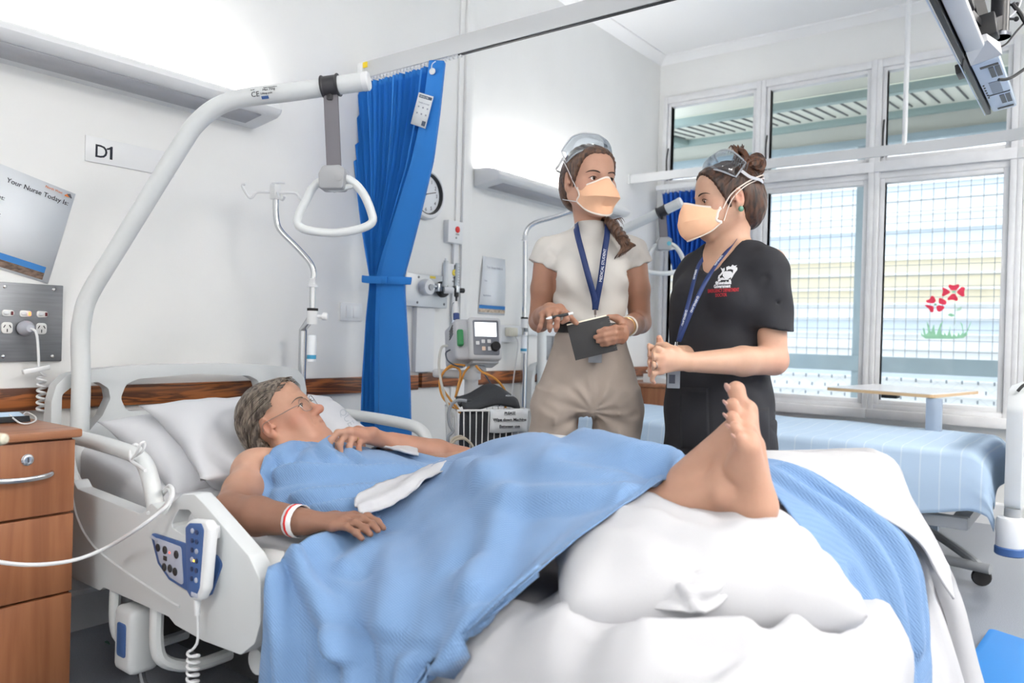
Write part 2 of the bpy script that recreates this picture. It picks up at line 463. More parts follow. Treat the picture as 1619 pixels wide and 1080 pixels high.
dl = lm; dl.m(1); y = yl
while y < yr:
    dl.obox((VX + .004, y, zr - .07), (VX + .004, y + .9, .1), .003, .003, up=(1, 0, 0)); dl.obox((VX + .006, y, .1), (VX + .006, y + .9, zr - .07), .003, .003, up=(1, 0, 0)); y += .15
dl.build('diamond_wire', [m_wire, mat('pale_wire', (214, 220, 226), .5)], t)
# the neighbouring building: horizontal boards with bright lips
NX = 9.8
t = thing('neighbour_building', 'pale weatherboard building with a cream band beyond the wire screen', 'building', (NX, 0, 0))
zlo, zhi = at('x', NX, 1450, 480).z, at('x', NX, 1450, 424).z
bw = MB(); z = -.0; k = 0
while z < 3.05:
    m_i = 2 if zlo - .06 < z < zhi - .02 else (1 if k % 3 == 1 else 0)
    bw.m(m_i).box((NX, -7, z), (NX + .05, 6, z + .158)); bw.m(0).box((NX - .035, -7, z + .15), (NX + .02, 6, z + .172), .002); z += .17; k += 1
bw.build('cladding', [m_clad, m_clad2, m_cream], t)
# ------------------------------------------------------------------ lamps of the ward and added ceiling fill
m_fill = mat('fill_panel_glow', (255, 250, 244), .5, emit=13.0)
m_tube = mat('lit_tube', (255, 252, 248), .5, emit=18.0)
for i, (x, y) in enumerate([(-1.9, -2.4), (2.0, -4.2), (4.2, -4.3), (-.6, -4.6), (1.9, -5.5)]):  # unseen glowing panels, added to brighten the ward
    t = thing('ceiling_fill', 'added fill light panel under the ceiling, unseen behind the photographer', 'fill light', (x, y, CZ), group='added fill panels')
    MB().box((x - .64, y - .34, CZ - .05), (x - .6, y + .34, CZ)).box((x + .6, y - .34, CZ - .05), (x + .64, y + .34, CZ)).box((x - .6, y - .34, CZ - .05), (x + .6, y - .3, CZ)).box((x - .6, y + .3, CZ - .05), (x + .6, y + .34, CZ)).build('frame', m_white, t)
    MB().box((x - .6, y - .3, CZ - .045), (x + .6, y + .3, CZ - .02)).build('diffuser', m_fill, t)

m_hous = mat('lamp_housing', (222, 224, 226), .4)
m_lens = mat('grey_lens', (176, 178, 184), .5, bump=.1, bscale=300)
def bed_light(x0, x1, label):
    t = thing('wall_light', label, 'wall light', ((x0 + x1) / 2, 0, 1.88))
    prof = [(0, 1.835), (.03, 1.838), (.10, 1.848), (.155, 1.856), (.178, 1.868), (.186, 1.884), (.178, 1.902), (.15, 1.918), (.10, 1.93), (.085, 1.932), (.085, 1.91), (.01, 1.91), (.01, 1.935), (0, 1.935)]
    mb = MB(); n = len(prof)
    mb.add([(x, -a, z) for x in (x0, x1) for a, z in prof], [(i, (i + 1) % n, n + (i + 1) % n, n + i) for i in range(n)])
    mb.build('housing', m_hous, t, sharp=50)
    for s, x in ((-1, x0), (1, x1)):
        cap = [p for p in prof if p not in ((.085, 1.91), (.01, 1.91))]; c = Vector((x, -.085, 1.89)); k = len(cap); e = MB()
        rings = [[Vector((x + s * d, c.y + (-a - c.y) * q, c.z + (z - c.z) * q)) for a, z in cap] for d, q in ((0, 1), (.006, .985), (.012, .94), (.014, .85))]
        V = [p for r_ in rings for p in r_]
        e.add(V, [(j * k + i, j * k + (i + 1) % k, (j + 1) * k + (i + 1) % k, (j + 1) * k + i) for j in range(3) for i in range(k)] + [tuple(3 * k + i for i in range(k))])
        e.build('end_cap', m_hous, t)
    MB().add([(x0 + .06, -.045, 1.8385), (x1 - .06, -.045, 1.8385), (x1 - .06, -.15, 1.8535), (x0 + .06, -.15, 1.8535)], [(0, 1, 2, 3)]).build('lens', m_lens, t, thk=.002)
    MB().box((x0 + .05, -.075, 1.913), (x1 - .05, -.02, 1.922)).build('uplight_tube', m_tube, t)
    return t
bed_light(.45, 1.858, 'long white bed head light on the wall above the bed sign')
bed_light(3.25, 4.65, 'long white bed head light on the wall behind the person in the cream top')

# ------------------------------------------------------------------ timber bumper rails
m_rail = wood('bumper_timber', (88, 48, 26), (160, 94, 48), (2.0, 2, 28), .35, sharp=True)
xg = at('y', 0, 657, 600).x
def rail(x0, x1, z0, z1, label):
    o = MB().box((x0, -.028, z0), (x1, 0, z1), .004).build('bumper_rail', m_rail); tag(o, label, 'rail')
rail(BX + .01, xg - .005, .752, .824, 'brown grained timber bumper rail on the wall behind the occupied bed')
rail(xg + .018, WX - .01, .76, .833, 'brown grained timber bumper rail on the wall behind the monitor and empty bed')

# ------------------------------------------------------------------ things on the head wall
Y0 = (0, -1, 0); UX, UZ = Vector((1, 0, 0)), Vector((0, 0, 1))
t = thing('bed_sign', 'white rectangular bed sign lettered D1 on the wall', 'sign', (1.36, 0, 1.62))
MB().box((1.219, -.006, 1.582), (1.535, 0, 1.668), .001).build('plate', m_plast, t)
MB().prism([(0, 0), (.0085, 0), (.0085, .0445), (.003, .0445), (-.004, .0385), (-.011, .036), (-.011, .0305), (0, .0335)], [], (1.300, -.0064, 1.601), UX, UZ, .0012).build('numeral', m_black, t)
text_mesh('D', .062, (1.247, -.006, 1.601), UX, UZ, m_black, 'lettering', t, bold=.0004)

# poster, hung a little crooked
def frame2(o, ang): return Vector(o), Vector((math.cos(ang), 0, math.sin(ang))), Vector((-math.sin(ang), 0, math.cos(ang)))
m_sky = mat('print_blue', (40, 120, 190), .5); m_land = mat('print_land', (120, 98, 84), .6, var=.7, vscale=60, stretch=(1, 1, 3)); m_orange = mat('print_orange', (232, 130, 60), .6)
po, pu, pv = frame2((1.192, -.003, 1.465), R(-14.5))
t = thing('poster', 'white nurse details poster hung crooked above the steel power panel', 'poster', (1.08, 0, 1.3))
def q2(a, b): return po + pu * a + pv * b
W2, H2 = .30, .315
MB().add([q2(0, 0), q2(-W2, 0), q2(-W2, -H2), q2(0, -H2)], [(0, 1, 2, 3)]).build('sheet', m_paper, t, thk=.001)
n_ = Vector((0, -.001, 0))
MB().add([q2(-.02, -.265) + n_, q2(-W2, -.265) + n_, q2(-W2, -.285) + n_, q2(-.02, -.285) + n_], [(0, 1, 2, 3)]).build('sky_print', m_sky, t)
MB().add([q2(-.02, -.285) + n_, q2(-W2, -.285) + n_, q2(-W2, -.308) + n_, q2(-.02, -.308) + n_], [(0, 1, 2, 3)]).build('shore_print', m_land, t)
text_mesh('Your Nurse Today Is:', .0215, q2(-.202, -.047), pu, pv, m_black, 'lettering', t, lift=.0015)
for s, a, b in (('Diet:', -.228, -.105), ('Mobility:', -.252, -.158), ('Appointments:', -.287, -.208)):
    text_mesh(s, .0185, q2(a, b), pu, pv, m_black, 'lettering', t, lift=.0015)
text_mesh('North West', .0105, q2(-.093, -.017), pu, pv, m_orange, 'lettering', t, lift=.0015)
MB().prism(fillet([(-.035, -.02), (-.022, -.008), (-.012, -.019)], .003), [], po + n_, pu, pv, .0006).build('emblem', m_orange, t)
MB().prism(fillet([(-.026, -.012), (-.016, -.006), (-.006, -.02), (-.014, -.019)], .002), [], po + n_ * 1.2, pu, pv, .0006).build('emblem', mat('print_grey', (80, 84, 92), .6), t)

# steel power panel
px0, px1, pz0, pz1 = .70, 1.157, .908, 1.157
t = thing('power_outlet', 'brushed steel power outlet panel on the wall beside the bedside cabinet', 'outlet panel', (.93, 0, 1.03))
MB().box((px0, -.012, pz0), (px1, 0, pz1), .002).build('plate', m_steel, t)
m_sock = mat('outlet_white', (232, 232, 230), .35)
m_ledoff = mat('dark_red_lens', (96, 24, 34), .3); m_ledon = mat('lit_orange_lens', (255, 110, 60), .3, emit=1.5)
for k, xx in enumerate((.893, .942, .993, 1.043, 1.092)):
    f_ = MB().prism(fillet([(-.016, -.018), (.016, -.018), (.016, .018), (-.016, .018)], .012), [], (xx, -.013, 1.014), UX, UZ, .006, .0015).build('outlet', m_sock, t)
    s_ = MB()
    for a, b, an in ((-.008, .005, .5), (.008, .005, -.5), (0, -.008, 0)):
        c = Vector((xx + a, -.0165, 1.014 + b)); d = Vector((math.sin(an), 0, math.cos(an))) * .005
        s_.obox(c - d, c + d, .0022, .002, up=(0, -1, 0))
    s_.build('slots', m_dark, f_)
    w_ = MB().prism(fillet([(-.015, -.011), (.019, -.009), (.019, .009), (-.015, .011)], .009), [], (xx, -.0135, 1.0605), UX, UZ, .006, .0015).build('switch', m_sock, t)
    MB().ell((xx - .004, -.018, 1.0605), (.009, .005, .006)).build('rocker', m_white, w_)
    MB().box((xx + .009, -.0185, 1.0545), (xx + .016, -.016, 1.0665), .0006).build('indicator', m_ledon if k == 3 else m_ledoff, w_)
for sx, sz in ((.985, 1.143), (1.128, 1.143), (.985, .925), (1.128, .925), (.73, 1.143), (.73, .925)):
    MB().lathe([(.006, 0), (.006, .001), (.004, .003), (.0005, .0034)], (sx, -.012, sz), Y0, 10).build('screw', m_chrome, t)
# plug with curly lead
t = thing('power_plug', 'grey round power plug and curly lead in the steel panel', 'plug', (1.043, -.03, 1.01))
MB().lathe([(.024, 0), (.025, .004), (.024, .016), (.018, .024), (.013, .04), (.011, .042)], (1.043, -.0165, 1.014), Y0, 20).build('plug_body', mat('plug_grey', (176, 180, 190), .3), t)
c = []
for k in range(60):
    a = k * .62; c.append((1.078 + .011 * math.cos(a), -.06 + .011 * math.sin(a), .865 - .0019 * k))
lead = [(1.043, -.055, 1.014), (1.055, -.066, 1.006), (1.062, -.066, .97), (1.066, -.064, .92), (1.07, -.062, .88)] + c + [(1.09, -.06, .745), (1.09, -.06, .70)]
MB().tube(cr(lead, 2), .0042, 8).build('lead', m_white, t)
MB().obox((1.022, -.062, .877), (1.10, -.062, .893), .018, .016, bev=.004).build('cable_tidy', m_white, t)

# light switch plate
t = thing('light_switch', 'white double light switch plate on the wall left of the blue curtain', 'switch', (2.4, 0, 1.12))
MB().box((2.333, -.01, 1.081), (2.46, 0, 1.163), .003).build('plate', m_plast, t)
for a in (2.362, 2.405): MB().box((a, -.014, 1.095), (a + .036, -.009, 1.15), .002).build('rocker', m_white, t)

# clock
cx_, cz_ = 2.86, 1.733
t = thing('wall_clock', 'round white wall clock with black inner rim half hidden by the curtain', 'clock', (cx_, 0, cz_))
MB().lathe([(.128, 0), (.128, .02), (.12, .034), (.108, .036), (.1, .03), (.1, .012)], (cx_, 0, cz_), Y0, 40).build('case', m_white, t)
MB().lathe([(.108, .012), (.106, .033), (.099, .033), (.096, .013)], (cx_, 0, cz_), Y0, 40).build('rim', m_dark, t)
MB().lathe([(.1, .0125), (.1, .0135)], (cx_, 0, cz_), Y0, 40).build('dial', m_paper, t)
for k in range(1, 13):
    a = R(90 - 30 * k); text_mesh(str(k), .026, (cx_ + .076 * math.cos(a), -.0135, cz_ + .076 * math.sin(a) - .009), UX, UZ, m_black, 'numeral', t, align='CENTER')
for a, l, wd in ((R(15), .07, .004), (R(215), .05, .006)):
    MB().obox((cx_, -.017, cz_), (cx_ + l * math.cos(a), -.017, cz_ + l * math.sin(a)), wd, .0015, up=(0, -1, 0)).build('hand', m_dark, t)

# call panels
def panel(x0, x1, z0, z1, d, label, cat, nm, bcol, txt):
    t = thing(nm, label, cat, ((x0 + x1) / 2, 0, (z0 + z1) / 2))
    MB().box((x0, -d, z0), (x1, 0, z1), .004).build('case', m_plast, t)
    cx = x0 + .07; c = Vector((cx, -d, z0 + (z1 - z0) * .62))
    MB().lathe([(.017, 0), (.017, .003), (.013, .006), (.001, .008)], c, Y0, 18).build('push_button', bcol, t)
    text_mesh(txt, .009, (cx, -d, z0 + (z1 - z0) * .38), UX, UZ, m_black, 'lettering', t, align='CENTER')
    MB().lathe([(.006, 0), (.005, .002), (.001, .003)], (cx - .008, -d, z0 + (z1 - z0) * .25), Y0, 10).build('indicator', mat('panel_grey', (150, 154, 156), .4), t)
    return t
panel(3.01, 3.125, 1.508, 1.625, .035, 'white emergency call box with red button below the clock', 'call button', 'call_box', m_red, 'EMERG')
t = panel(3.01, 3.125, 1.28, 1.402, .02, 'white call box with yellow button beside the gas outlet panel', 'call button', 'call_box', mat('yellow_button', (228, 204, 60), .4), 'CALL')
MB().lathe([(.006, 0), (.004, .0015), (.001, .002)], (3.08, -.0285, 1.356), Y0, 10).build('symbol', m_dark, t)

# medical gas outlet panel with flowmeters
t = thing('gas_outlet_panel', 'steel medical gas outlet panel with two flowmeters right of the curtain', 'gas panel', (2.88, 0, 1.25))
MB().box((2.70, -.05, 1.165), (3.0, 0, 1.328), .004).build('plate', mat('satin_steel', (206, 209, 212), .35, metal=.4), t)
for sx, sz in ((2.785, 1.31), (2.975, 1.31), (2.78, 1.185), (2.975, 1.185)): MB().lathe([(.007, 0), (.005, .003), (.001, .004)], (sx, -.05, sz), Y0, 10).build('screw', mat('screw_steel', (120, 122, 126), .4, metal=.7), t)
MB().box((2.865, -.0515, 1.31), (2.905, -.05, 1.322)).build('yellow_label', mat('label_yellow', (226, 200, 70), .5), t)
o = MB().lathe([(.042, 0), (.042, .03), (.036, .04), (.02, .042)], (2.826, -.05, 1.262), Y0, 24).build('suction_outlet', m_plast, t)
MB().lathe([(.016, .04), (.015, .05), (.001, .051)], (2.826, -.05, 1.262), Y0, 14).build('core', mat('core_grey', (160, 163, 168), .35), o)
fm = MB().box((2.875, -.10, 1.245), (2.905, -.05, 1.285), .003).build('valve_block', m_chrome, t)
MB().cyl((2.845, -.085, 1.268), (2.88, -.085, 1.268), .009).build('connector', m_chrome, t)
f1 = MB().cyl((2.91, -.11, 1.27), (2.925, -.10, 1.40), .013, .012).build('flow_tube', mat('clear_acrylic', (226, 232, 236), .15, alpha=.75), t)
MB().cyl((2.925, -.10, 1.40), (2.926, -.10, 1.412), .008).build('tube_cap', m_white, f1)
MB().lathe([(.017, 0), (.017, .045), (.012, .05)], (2.905, -.11, 1.253), (.8, -.5, 0), 16).build('flow_knob', m_plast, t)
MB().lathe([(.04, -.012), (.042, 0), (.04, .012)], (2.935, -.07, 1.258), (0, -1, .3), 18).build('regulator', m_dark, t)
MB().cyl((2.94, -.08, 1.26), (3.0, -.10, 1.258), .008).build('connector', m_chrome, t)
MB().box((2.985, -.125, 1.245), (3.01, -.09, 1.28), .003).build('valve_block', m_chrome, t)
f2 = MB().cyl((3.0, -.11, 1.28), (3.003, -.11, 1.395), .011).build('flow_tube', MATS['clear_acrylic'], t)
for k in range(7): MB().box((2.996, -.1218, 1.295 + k * .013), (3.006, -.1214, 1.297 + k * .013)).build('graduation', m_dark, f2)
MB().lathe([(.013, 0), (.013, .032), (.011, .035)], (3.012, -.11, 1.258), (1, -.3, 0), 14).build('flow_knob', m_dark, t)
MB().lathe([(.012, 0), (.012, -.018), (.006, -.024), (.0035, -.07)], (3.0, -.11, 1.245), (0, 0, 1), 14).build('hose_barb', m_dark, t)
MB().box((2.80, -.03, .84), (2.93, 0, 1.165), .003).build('riser_duct', m_plast, t)

# notice sheet, equipment rail, outlets behind the monitor
t = thing('notice_sheet', 'white paper notice with blue seaside strip taped above the monitor', 'notice', (3.42, 0, 1.31))
MB().grid([[(3.334, -.004, 1.469), (3.322, -.014, 1.40), (3.312, -.012, 1.28), (3.306, -.004, 1.15)], [(3.534, -.003, 1.469), (3.536, -.006, 1.40), (3.54, -.006, 1.28), (3.54, -.004, 1.15)]]).build('sheet', m_paper, t, thk=.001)
MB().add([(3.307, -.0075, 1.20), (3.54, -.0075, 1.20), (3.54, -.0065, 1.18), (3.306, -.0065, 1.18)], [(0, 1, 2, 3)]).build('sky_print', m_sky, t)
MB().add([(3.306, -.0065, 1.18), (3.54, -.0065, 1.18), (3.54, -.0055, 1.16), (3.306, -.0055, 1.16)], [(0, 1, 2, 3)]).build('shore_print', mat('print_sand', (196, 180, 160), .6, var=.5, vscale=60), t)
text_mesh('Your Nurse Today Is:', .0165, (3.352, -.0165, 1.405), UX, UZ, mat('faded_ink', (150, 156, 172), .7), 'lettering', t)
text_mesh('Diet:', .012, (3.334, -.0175, 1.33), UX, UZ, MATS['faded_ink'], 'lettering', t)
text_mesh('Appointments:', .012, (3.33, -.0135, 1.25), UX, UZ, MATS['faded_ink'], 'lettering', t)

tag(MB().box((3.16, -.022, 1.04), (4.36, -.012, 1.092), .003).box((3.3, -.012, 1.05), (3.33, 0, 1.08)).box((4.1, -.012, 1.05), (4.13, 0, 1.08)).build('equipment_rail', m_plast), 'white horizontal equipment rail on the wall behind the monitor stand', 'rail')
t = thing('wall_outlet', 'white wall power outlet with adaptor right of the monitor screen', 'outlet', (3.55, 0, 1.05))
MB().box((3.463, -.04, .998), (3.64, -.02, 1.094), .003).build('plate', m_plast, t)
MB().box((3.50, -.075, 1.03), (3.58, -.04, 1.08), .005).build('adaptor', mat('cream_plastic', (226, 222, 206), .4), t)
lead = [(3.575, -.06, 1.03), (3.59, -.07, .98), (3.585, -.05, .80), (3.56, -.045, .55), (3.5, -.05, .3), (3.42, -.06, .0)]
MB().tube(lead, .0035, 6, 6).build('lead', m_white, t)
t = thing('service_outlet', 'grey steel outlet panel on the wall behind the person in the cream top', 'outlet panel', (4.14, 0, .93))
MB().box((3.94, -.010, .838), (4.50, 0, 1.103), .002).build('plate', m_steel, t)
MB().box((4.03, -.03, .85), (4.17, -.010, 1.035), .004).build('cover', m_plast, t)
MB().box((4.05, -.0325, .97), (4.10, -.03, 1.02)).build('green_label', mat('label_green', (120, 190, 140), .5), t)

# ------------------------------------------------------------------ curtain tracks and curtains
TX = 2.42
tz = at('y', 0, 556, 122).z
t = thing('curtain_track', 'straight white ceiling curtain track running out above the blue bed curtain', 'curtain track', (TX, -1.5, tz))
MB().box((TX - .012, -2.3, tz), (TX + .012, -.035, tz + .075), .003).build('channel', m_alu, t)
MB().box((TX - .007, -2.3, tz - .004), (TX + .007, -.6, tz + .0)).build('slot', m_dark, t)
MB().box((TX - .02, -.035, tz + .01), (TX + .02, 0, tz + .07), .003).build('wall_bracket', m_white, t)
MB().box((TX - .018, -.06, tz + .045), (TX + .018, -.03, tz + .07), .002).build('end_stop', mat('yellow_plastic', (232, 202, 40), .4), t)
for yy in (-2.25,): MB().cyl((TX, yy, tz + .07), (TX, yy, CZ), .012).build('drop_rod', m_white, t)
gl = MB()
for k in range(26): gl.box((TX - .006, -.09 - k * .021, tz - .012), (TX + .006, -.083 - k * .021, tz))
gl.box((TX - .003, -.62, tz - .003), (TX + .003, -.083, tz)).build('gliders', m_white, t)

m_cur = mat('blue_curtain_cloth', (34, 122, 206), .75, var=.04, vscale=5, bump=.05, bscale=700)
def XY(px, py): p = at('x', TX, px, py); return p.y, p.z
def lev(z, pl, pp, pr, amp):
    """one height of the curtain: left edge, start of the front panel and right edge as photo columns"""
    yy = [at('x', TX, q, 540).y for q in (pl, pp, pr)]; return z, yy, amp
tilt = lambda px, py: px + .0256 * (py - 540)        # columns straightened for the roll of the camera
rows = []
for (pl, pp, pr, py, amp) in ((553, 682, 707, 117, .030), (560, 672, 700, 190, .034), (568, 655, 690, 262, .034), (576, 627, 668, 345, .028), (583, 608, 652, 400, .022), (588, 598, 641, 436, .018), (588, 598, 641, 452, .018), (584, 597, 645, 500, .024), (579, 597, 652, 600, .03), (576, 597, 655, 700, .032), (574, 598, 657, 820, .034)):
    z = XY((pl + pr) / 2, py)[1]
    rows.append((z, [at('x', TX, tilt(q, py), 540).y for q in (pl, pp, pr)], amp))
def interp(z):
    for a, b in zip(rows, rows[1:]):
        if a[0] >= z >= b[0]:
            k = (a[0] - z) / (a[0] - b[0]); k = k
            return [p + (q - p) * k for p, q in zip(a[1], b[1])], a[2] + (b[2] - a[2]) * k
    return rows[-1][1], rows[-1][2]
NP = 22; G = []
ztop, zbot = rows[0][0], .28
for i in range(61):
    z = ztop - .004 - (ztop - zbot) * i / 60.0
    (yl_, yp_, yr_), amp = interp(max(z, rows[-1][0] + .001)); row = []
    for k in range(NP * 4 + 1):
        u = k / (NP * 4.0); ph = u * NP
        q_ = (ph + .18 * math.sin(int(ph) * 2.7)) % 1; wv = (q_ / .62 if q_ < .62 else (1 - q_) / .38) * 2 - 1
        wob = .004 * noise.noise((ph * .7, z * 2.2, 1.3))
        row.append(Vector((TX + amp * .8 * wv * (1 + .08 * noise.noise((k // 4 * 1.7, z, 0))) + wob, yl_ + (yp_ - yl_) * u ** 1.05 + .003 * noise.noise((ph, z * 3, 4)), z)))
    x_last = row[-1].x
    for k in range(1, 9):                                # the flat front panel, turned a little towards the room
        u = k / 8.0
        row.append(Vector((TX - amp * 1.25 + (amp * .5) * u - .010 * math.sin(u * math.pi) + (.02 if k == 1 else 0), yp_ + (yr_ - yp_) * u, z + (.012 * (1 - u) * (i == 0)))))
    for k in range(1, 4): row.append(Vector((TX - amp * .75 + .03 * k / 3.0, yr_ + .006 * k, z)))
    G.append(row)
t = thing('bed_curtain', 'blue pleated hospital curtain tied back between the two bed bays', 'curtain', (TX, -.3, zbot))
MB().grid(G).build('cloth', m_cur, t, sharp=28, thk=.0015)
zt = XY(615, 443)[1]; (yl_, yp_, yr_), amp = interp(zt)
tie = [(TX - .05, yl_ + .01, zt + .005), (TX - .055, yp_, zt), (TX - .045, (yp_ + yr_) / 2, zt - .004), (TX - .03, yr_ - .008, zt - .006), (TX + .02, yr_ - .012, zt - .005), (TX + .055, yp_, zt), (TX + .05, yl_ + .012, zt + .004), (TX, yl_ + .024, zt + .005)]
MB().tube(tie, .016, 8, 5, closed=True, flat=(.12, 1)).build('tie_band', m_cur, t)
p = Vector(tie[2]) + Vector((-.006, 0, 0))
MB().obox(p + Vector((0, .012, .002)), p + Vector((0, -.025, 0)), .004, .03, bev=.001).build('tie_tab', m_cur, t)
a, b, c_, d = XY(676, 151), XY(699, 158), XY(686, 208), XY(663, 200)
def xpan(p): return (TX - .052, p[0], p[1])
pb, pr_, pd_, pl2 = [Vector(xpan(q)) for q in (a, b, c_, d)]
lb = MB().add([pb, pr_, pd_, pl2], [(0, 1, 2, 3)]).build('wash_label', m_paper, t, thk=.0008)
lu = (pr_ - pb); lv = (pb - pl2)
def lq(x, y): return pl2 + lu * x + lv * y + Vector((-.0012, 0, 0))
def lrect(x0, y0, x1, y1): return [lq(x0, y0), lq(x1, y0), lq(x1, y1), lq(x0, y1)]
ink = MB()
for r_ in ((.08, .86, .95, .95), (.7, .05, .95, .2)): ink.add(lrect(*r_), [(0, 1, 2, 3)])
ink.build('print_block', mat('label_ink', (70, 84, 104), .6), lb)
text_mesh('CURTAIN CARE', .008, lq(.1, .885) + Vector((-.0004, 0, 0)), lu, lv, m_paper, 'lettering', lb)
text_mesh('Launder on receipt', .0085, lq(.16, .70), lu, lv, MATS['faded_ink'], 'lettering', lb)
ic = MB()
for i in range(3):
    for j in range(2):
        o = lq(.18 + i * .3, .56 - j * .2); ic.add([o, o + lu * .1, o + lu * .1 + lv * .05, o + lv * .05], [(0, 1, 2, 3)])
ic.build('care_symbols', MATS['faded_ink'], lb)
q = Vector(xpan(XY(696, 118))) + Vector((.004, 0, 0))
MB().lathe([(.014, 0), (.014, .002), (.01, .004), (.003, .004)], q, (-1, -.3, 0), 18).build('press_stud', m_plast, t)
MB().tube([q + Vector((-.004, 0, .003)), q + Vector((-.006, -.006, .03)), Vector((TX, q.y - .006, tz))], .002, 6, 4).build('hook_tape', m_white, t)

# far curtain beside the window with its own short track
CXW = WX - .15
p0, p1 = at('x', CXW, 1042, 299), at('x', CXW, 1215, 281)
t = thing('window_curtain_track', 'short white curtain track carrying the blue curtain at the window', 'curtain track', (CXW, p0.y, p0.z))
MB().box((CXW - .012, p1.y, p0.z - .012), (CXW + .012, p0.y + .02, p0.z + .025), .003).build('channel', m_plast, t)
MB().box((CXW - .01, p0.y - .03, p0.z - .005), (WX, p0.y, p0.z + .02)).build('bracket', m_plast, t)
hk = MB(); y = p0.y - .04
while y > p1.y + .35: hk.box((CXW - .004, y - .008, p0.z - .04), (CXW + .004, y, p0.z - .012)); y -= .028
hk.box((CXW - .003, y, p0.z - .018), (CXW + .003, p0.y - .04, p0.z - .0125)).build('gliders', m_plast, t)
t = thing('window_curtain', 'blue gathered curtain hanging at the window corner behind the doctor in black scrubs', 'curtain', (CXW, p0.y - .2, .3))
G = []; z1 = p0.z - .035
cl = [(z1, at('x', CXW, 1047, 303).y, at('x', CXW, 1150, 300).y), (z1 - .4, at('x', CXW, 1056, 390).y, at('x', CXW, 1142, 390).y), (z1 - .66, at('x', CXW, 1066, 450).y, at('x', CXW, 1110, 450).y), (z1 - .8, at('x', CXW, 1077, 478).y, at('x', CXW, 1108, 478).y), (z1 - 1.8, at('x', CXW, 1074, 600).y, at('x', CXW, 1120, 600).y)]
for i in range(41):
    z = z1 - (z1 - .3) * i / 40.0
    for a, b in zip(cl, cl[1:]):
        if a[0] >= z >= b[0] - .001: k = (a[0] - z) / (a[0] - b[0]); ya = a[1] + (b[1] - a[1]) * k; yb = a[2] + (b[2] - a[2]) * k
    row = []
    for k in range(97):
        u = k / 96.0; row.append((CXW + .04 * math.sin(u * 2 * math.pi * 12 + .4 * noise.noise((u * 6, z, 2))) * (.7 + .5 * noise.noise((u * 9, 0, 7))) + .01 * math.sin(u * 140), ya + (yb - ya) * u, z))
    G.append(row)
MB().grid(G).build('cloth', mat('deep_blue_cloth', (16, 84, 178), .75, bump=.15, bscale=600), t, sharp=70, thk=.0015)

# overhead track round the empty bed
p0 = at('y', 0, 996, 284); TX2 = p0.x
t = thing('overhead_curtain_track', 'white curved curtain track hung in front of the windows on a ceiling rod', 'curtain track', (TX2, -1.5, p0.z))
pts = [(TX2, 0, p0.z)] + [(TX2, -y, p0.z) for y in (.6, 1.2, 1.7, 2.05)] + [(TX2 - .06, -2.4, p0.z), (TX2 - .25, -2.68, p0.z), (TX2 - .6, -2.82, p0.z), (TX2 - 2.2, -2.84, p0.z)]
mb = MB(); P = cr(pts, 5); V = []; F = []
for i, p in enumerate(P):
    d = (P[min(i + 1, len(P) - 1)] - P[max(i - 1, 0)]).normalized(); s_ = Vector((-d.y, d.x, 0)) * .012
    V += [p - s_ - UZ * .03, p + s_ - UZ * .03, p + s_ + UZ * .03, p - s_ + UZ * .03]
for i in range(len(P) - 1):
    for k in range(4): F.append((i * 4 + k, i * 4 + (k + 1) % 4, i * 4 + 4 + (k + 1) % 4, i * 4 + 4 + k))
F += [(0, 1, 2, 3), tuple(4 * len(P) - 4 + k for k in range(4))]
mb.add(V, F).build('channel', m_alu, t)
MB().box((TX2 - .03, -.012, p0.z - .035), (TX2 + .03, 0, p0.z + .035), .003).build('wall_plate', m_alu, t)
yr_ = at('x', TX2, 1430, 225).y
MB().cyl((TX2, yr_, p0.z + .02), (TX2, yr_, CZ), .014).build('drop_rod', m_white, t)

# flower transfer on the window pane
m_petal = mat('petal_red', (226, 52, 84), .5, trans=0, var=.08, vscale=30); m_leafg = mat('transfer_green', (150, 206, 172), .5)
FXp = WX + .010
def wp(px, py): p = at('x', FXp, px, py); return p
o = wp(1495, 490); FU, FV = Vector((0, -1, 0)), Vector((0, 0, 1))
def zc_(a, b): p = wp(1440 + a / 9.0, 430 + b / 9.0); return ((p - o).dot(FU), (p - o).dot(FV))
t = thing('flower_transfer', 'red flower and green grass transfer stuck on the window pane', 'window sticker', o)
def shape(nm, pts, m, par, r=.012, k=0.0): return MB().prism(fillet([zc_(*p) for p in pts], r, 4), [], o + Vector((-k, 0, 0)), FU, FV, .0016).build(nm, m, par)
for nm, petals, heart in (('flower', [[(440, 215), (500, 235), (578, 290), (460, 350), (438, 335), (460, 270)], [(540, 175), (610, 192), (688, 168), (690, 215), (645, 262), (575, 262), (535, 215)], [(645, 290), (720, 212), (778, 220), (760, 280), (768, 345), (725, 352)], [(585, 312), (630, 310), (675, 385), (655, 418), (595, 395), (525, 405), (520, 375)]], (608, 283)),
                    ('flower', [[(210, 405), (265, 390), (290, 338), (330, 345), (360, 410), (330, 450), (230, 440)], [(395, 450), (400, 372), (430, 370), (505, 410), (508, 455), (480, 468)], [(190, 470), (240, 468), (328, 490), (325, 570), (290, 580), (250, 520)], [(360, 490), (400, 472), (470, 485), (482, 515), (420, 568), (375, 560)]], (350, 461))):
    f_ = None
    for q in petals:
        if f_ is None: f_ = shape(nm, q, m_petal, t)
        else: shape('petal', q, m_petal, f_)
    c = zc_(*heart); MB().lathe([(.0075, -.001), (.0075, .001)], o + FU * c[0] + FV * c[1], (1, 0, 0), 14).build('heart', m_leafg, f_)
shape('leaf', [(515, 612), (570, 585), (638, 620), (580, 642)], m_leafg, t); shape('leaf', [(640, 550), (665, 515), (735, 485), (715, 545), (660, 562)], mat('pale_transfer_green', (190, 222, 204), .5), t)
shape('stem', [(612, 810), (618, 806), (636, 700), (640, 500), (632, 410), (628, 410), (634, 560), (630, 700)], MATS['pale_transfer_green'], t, .002)
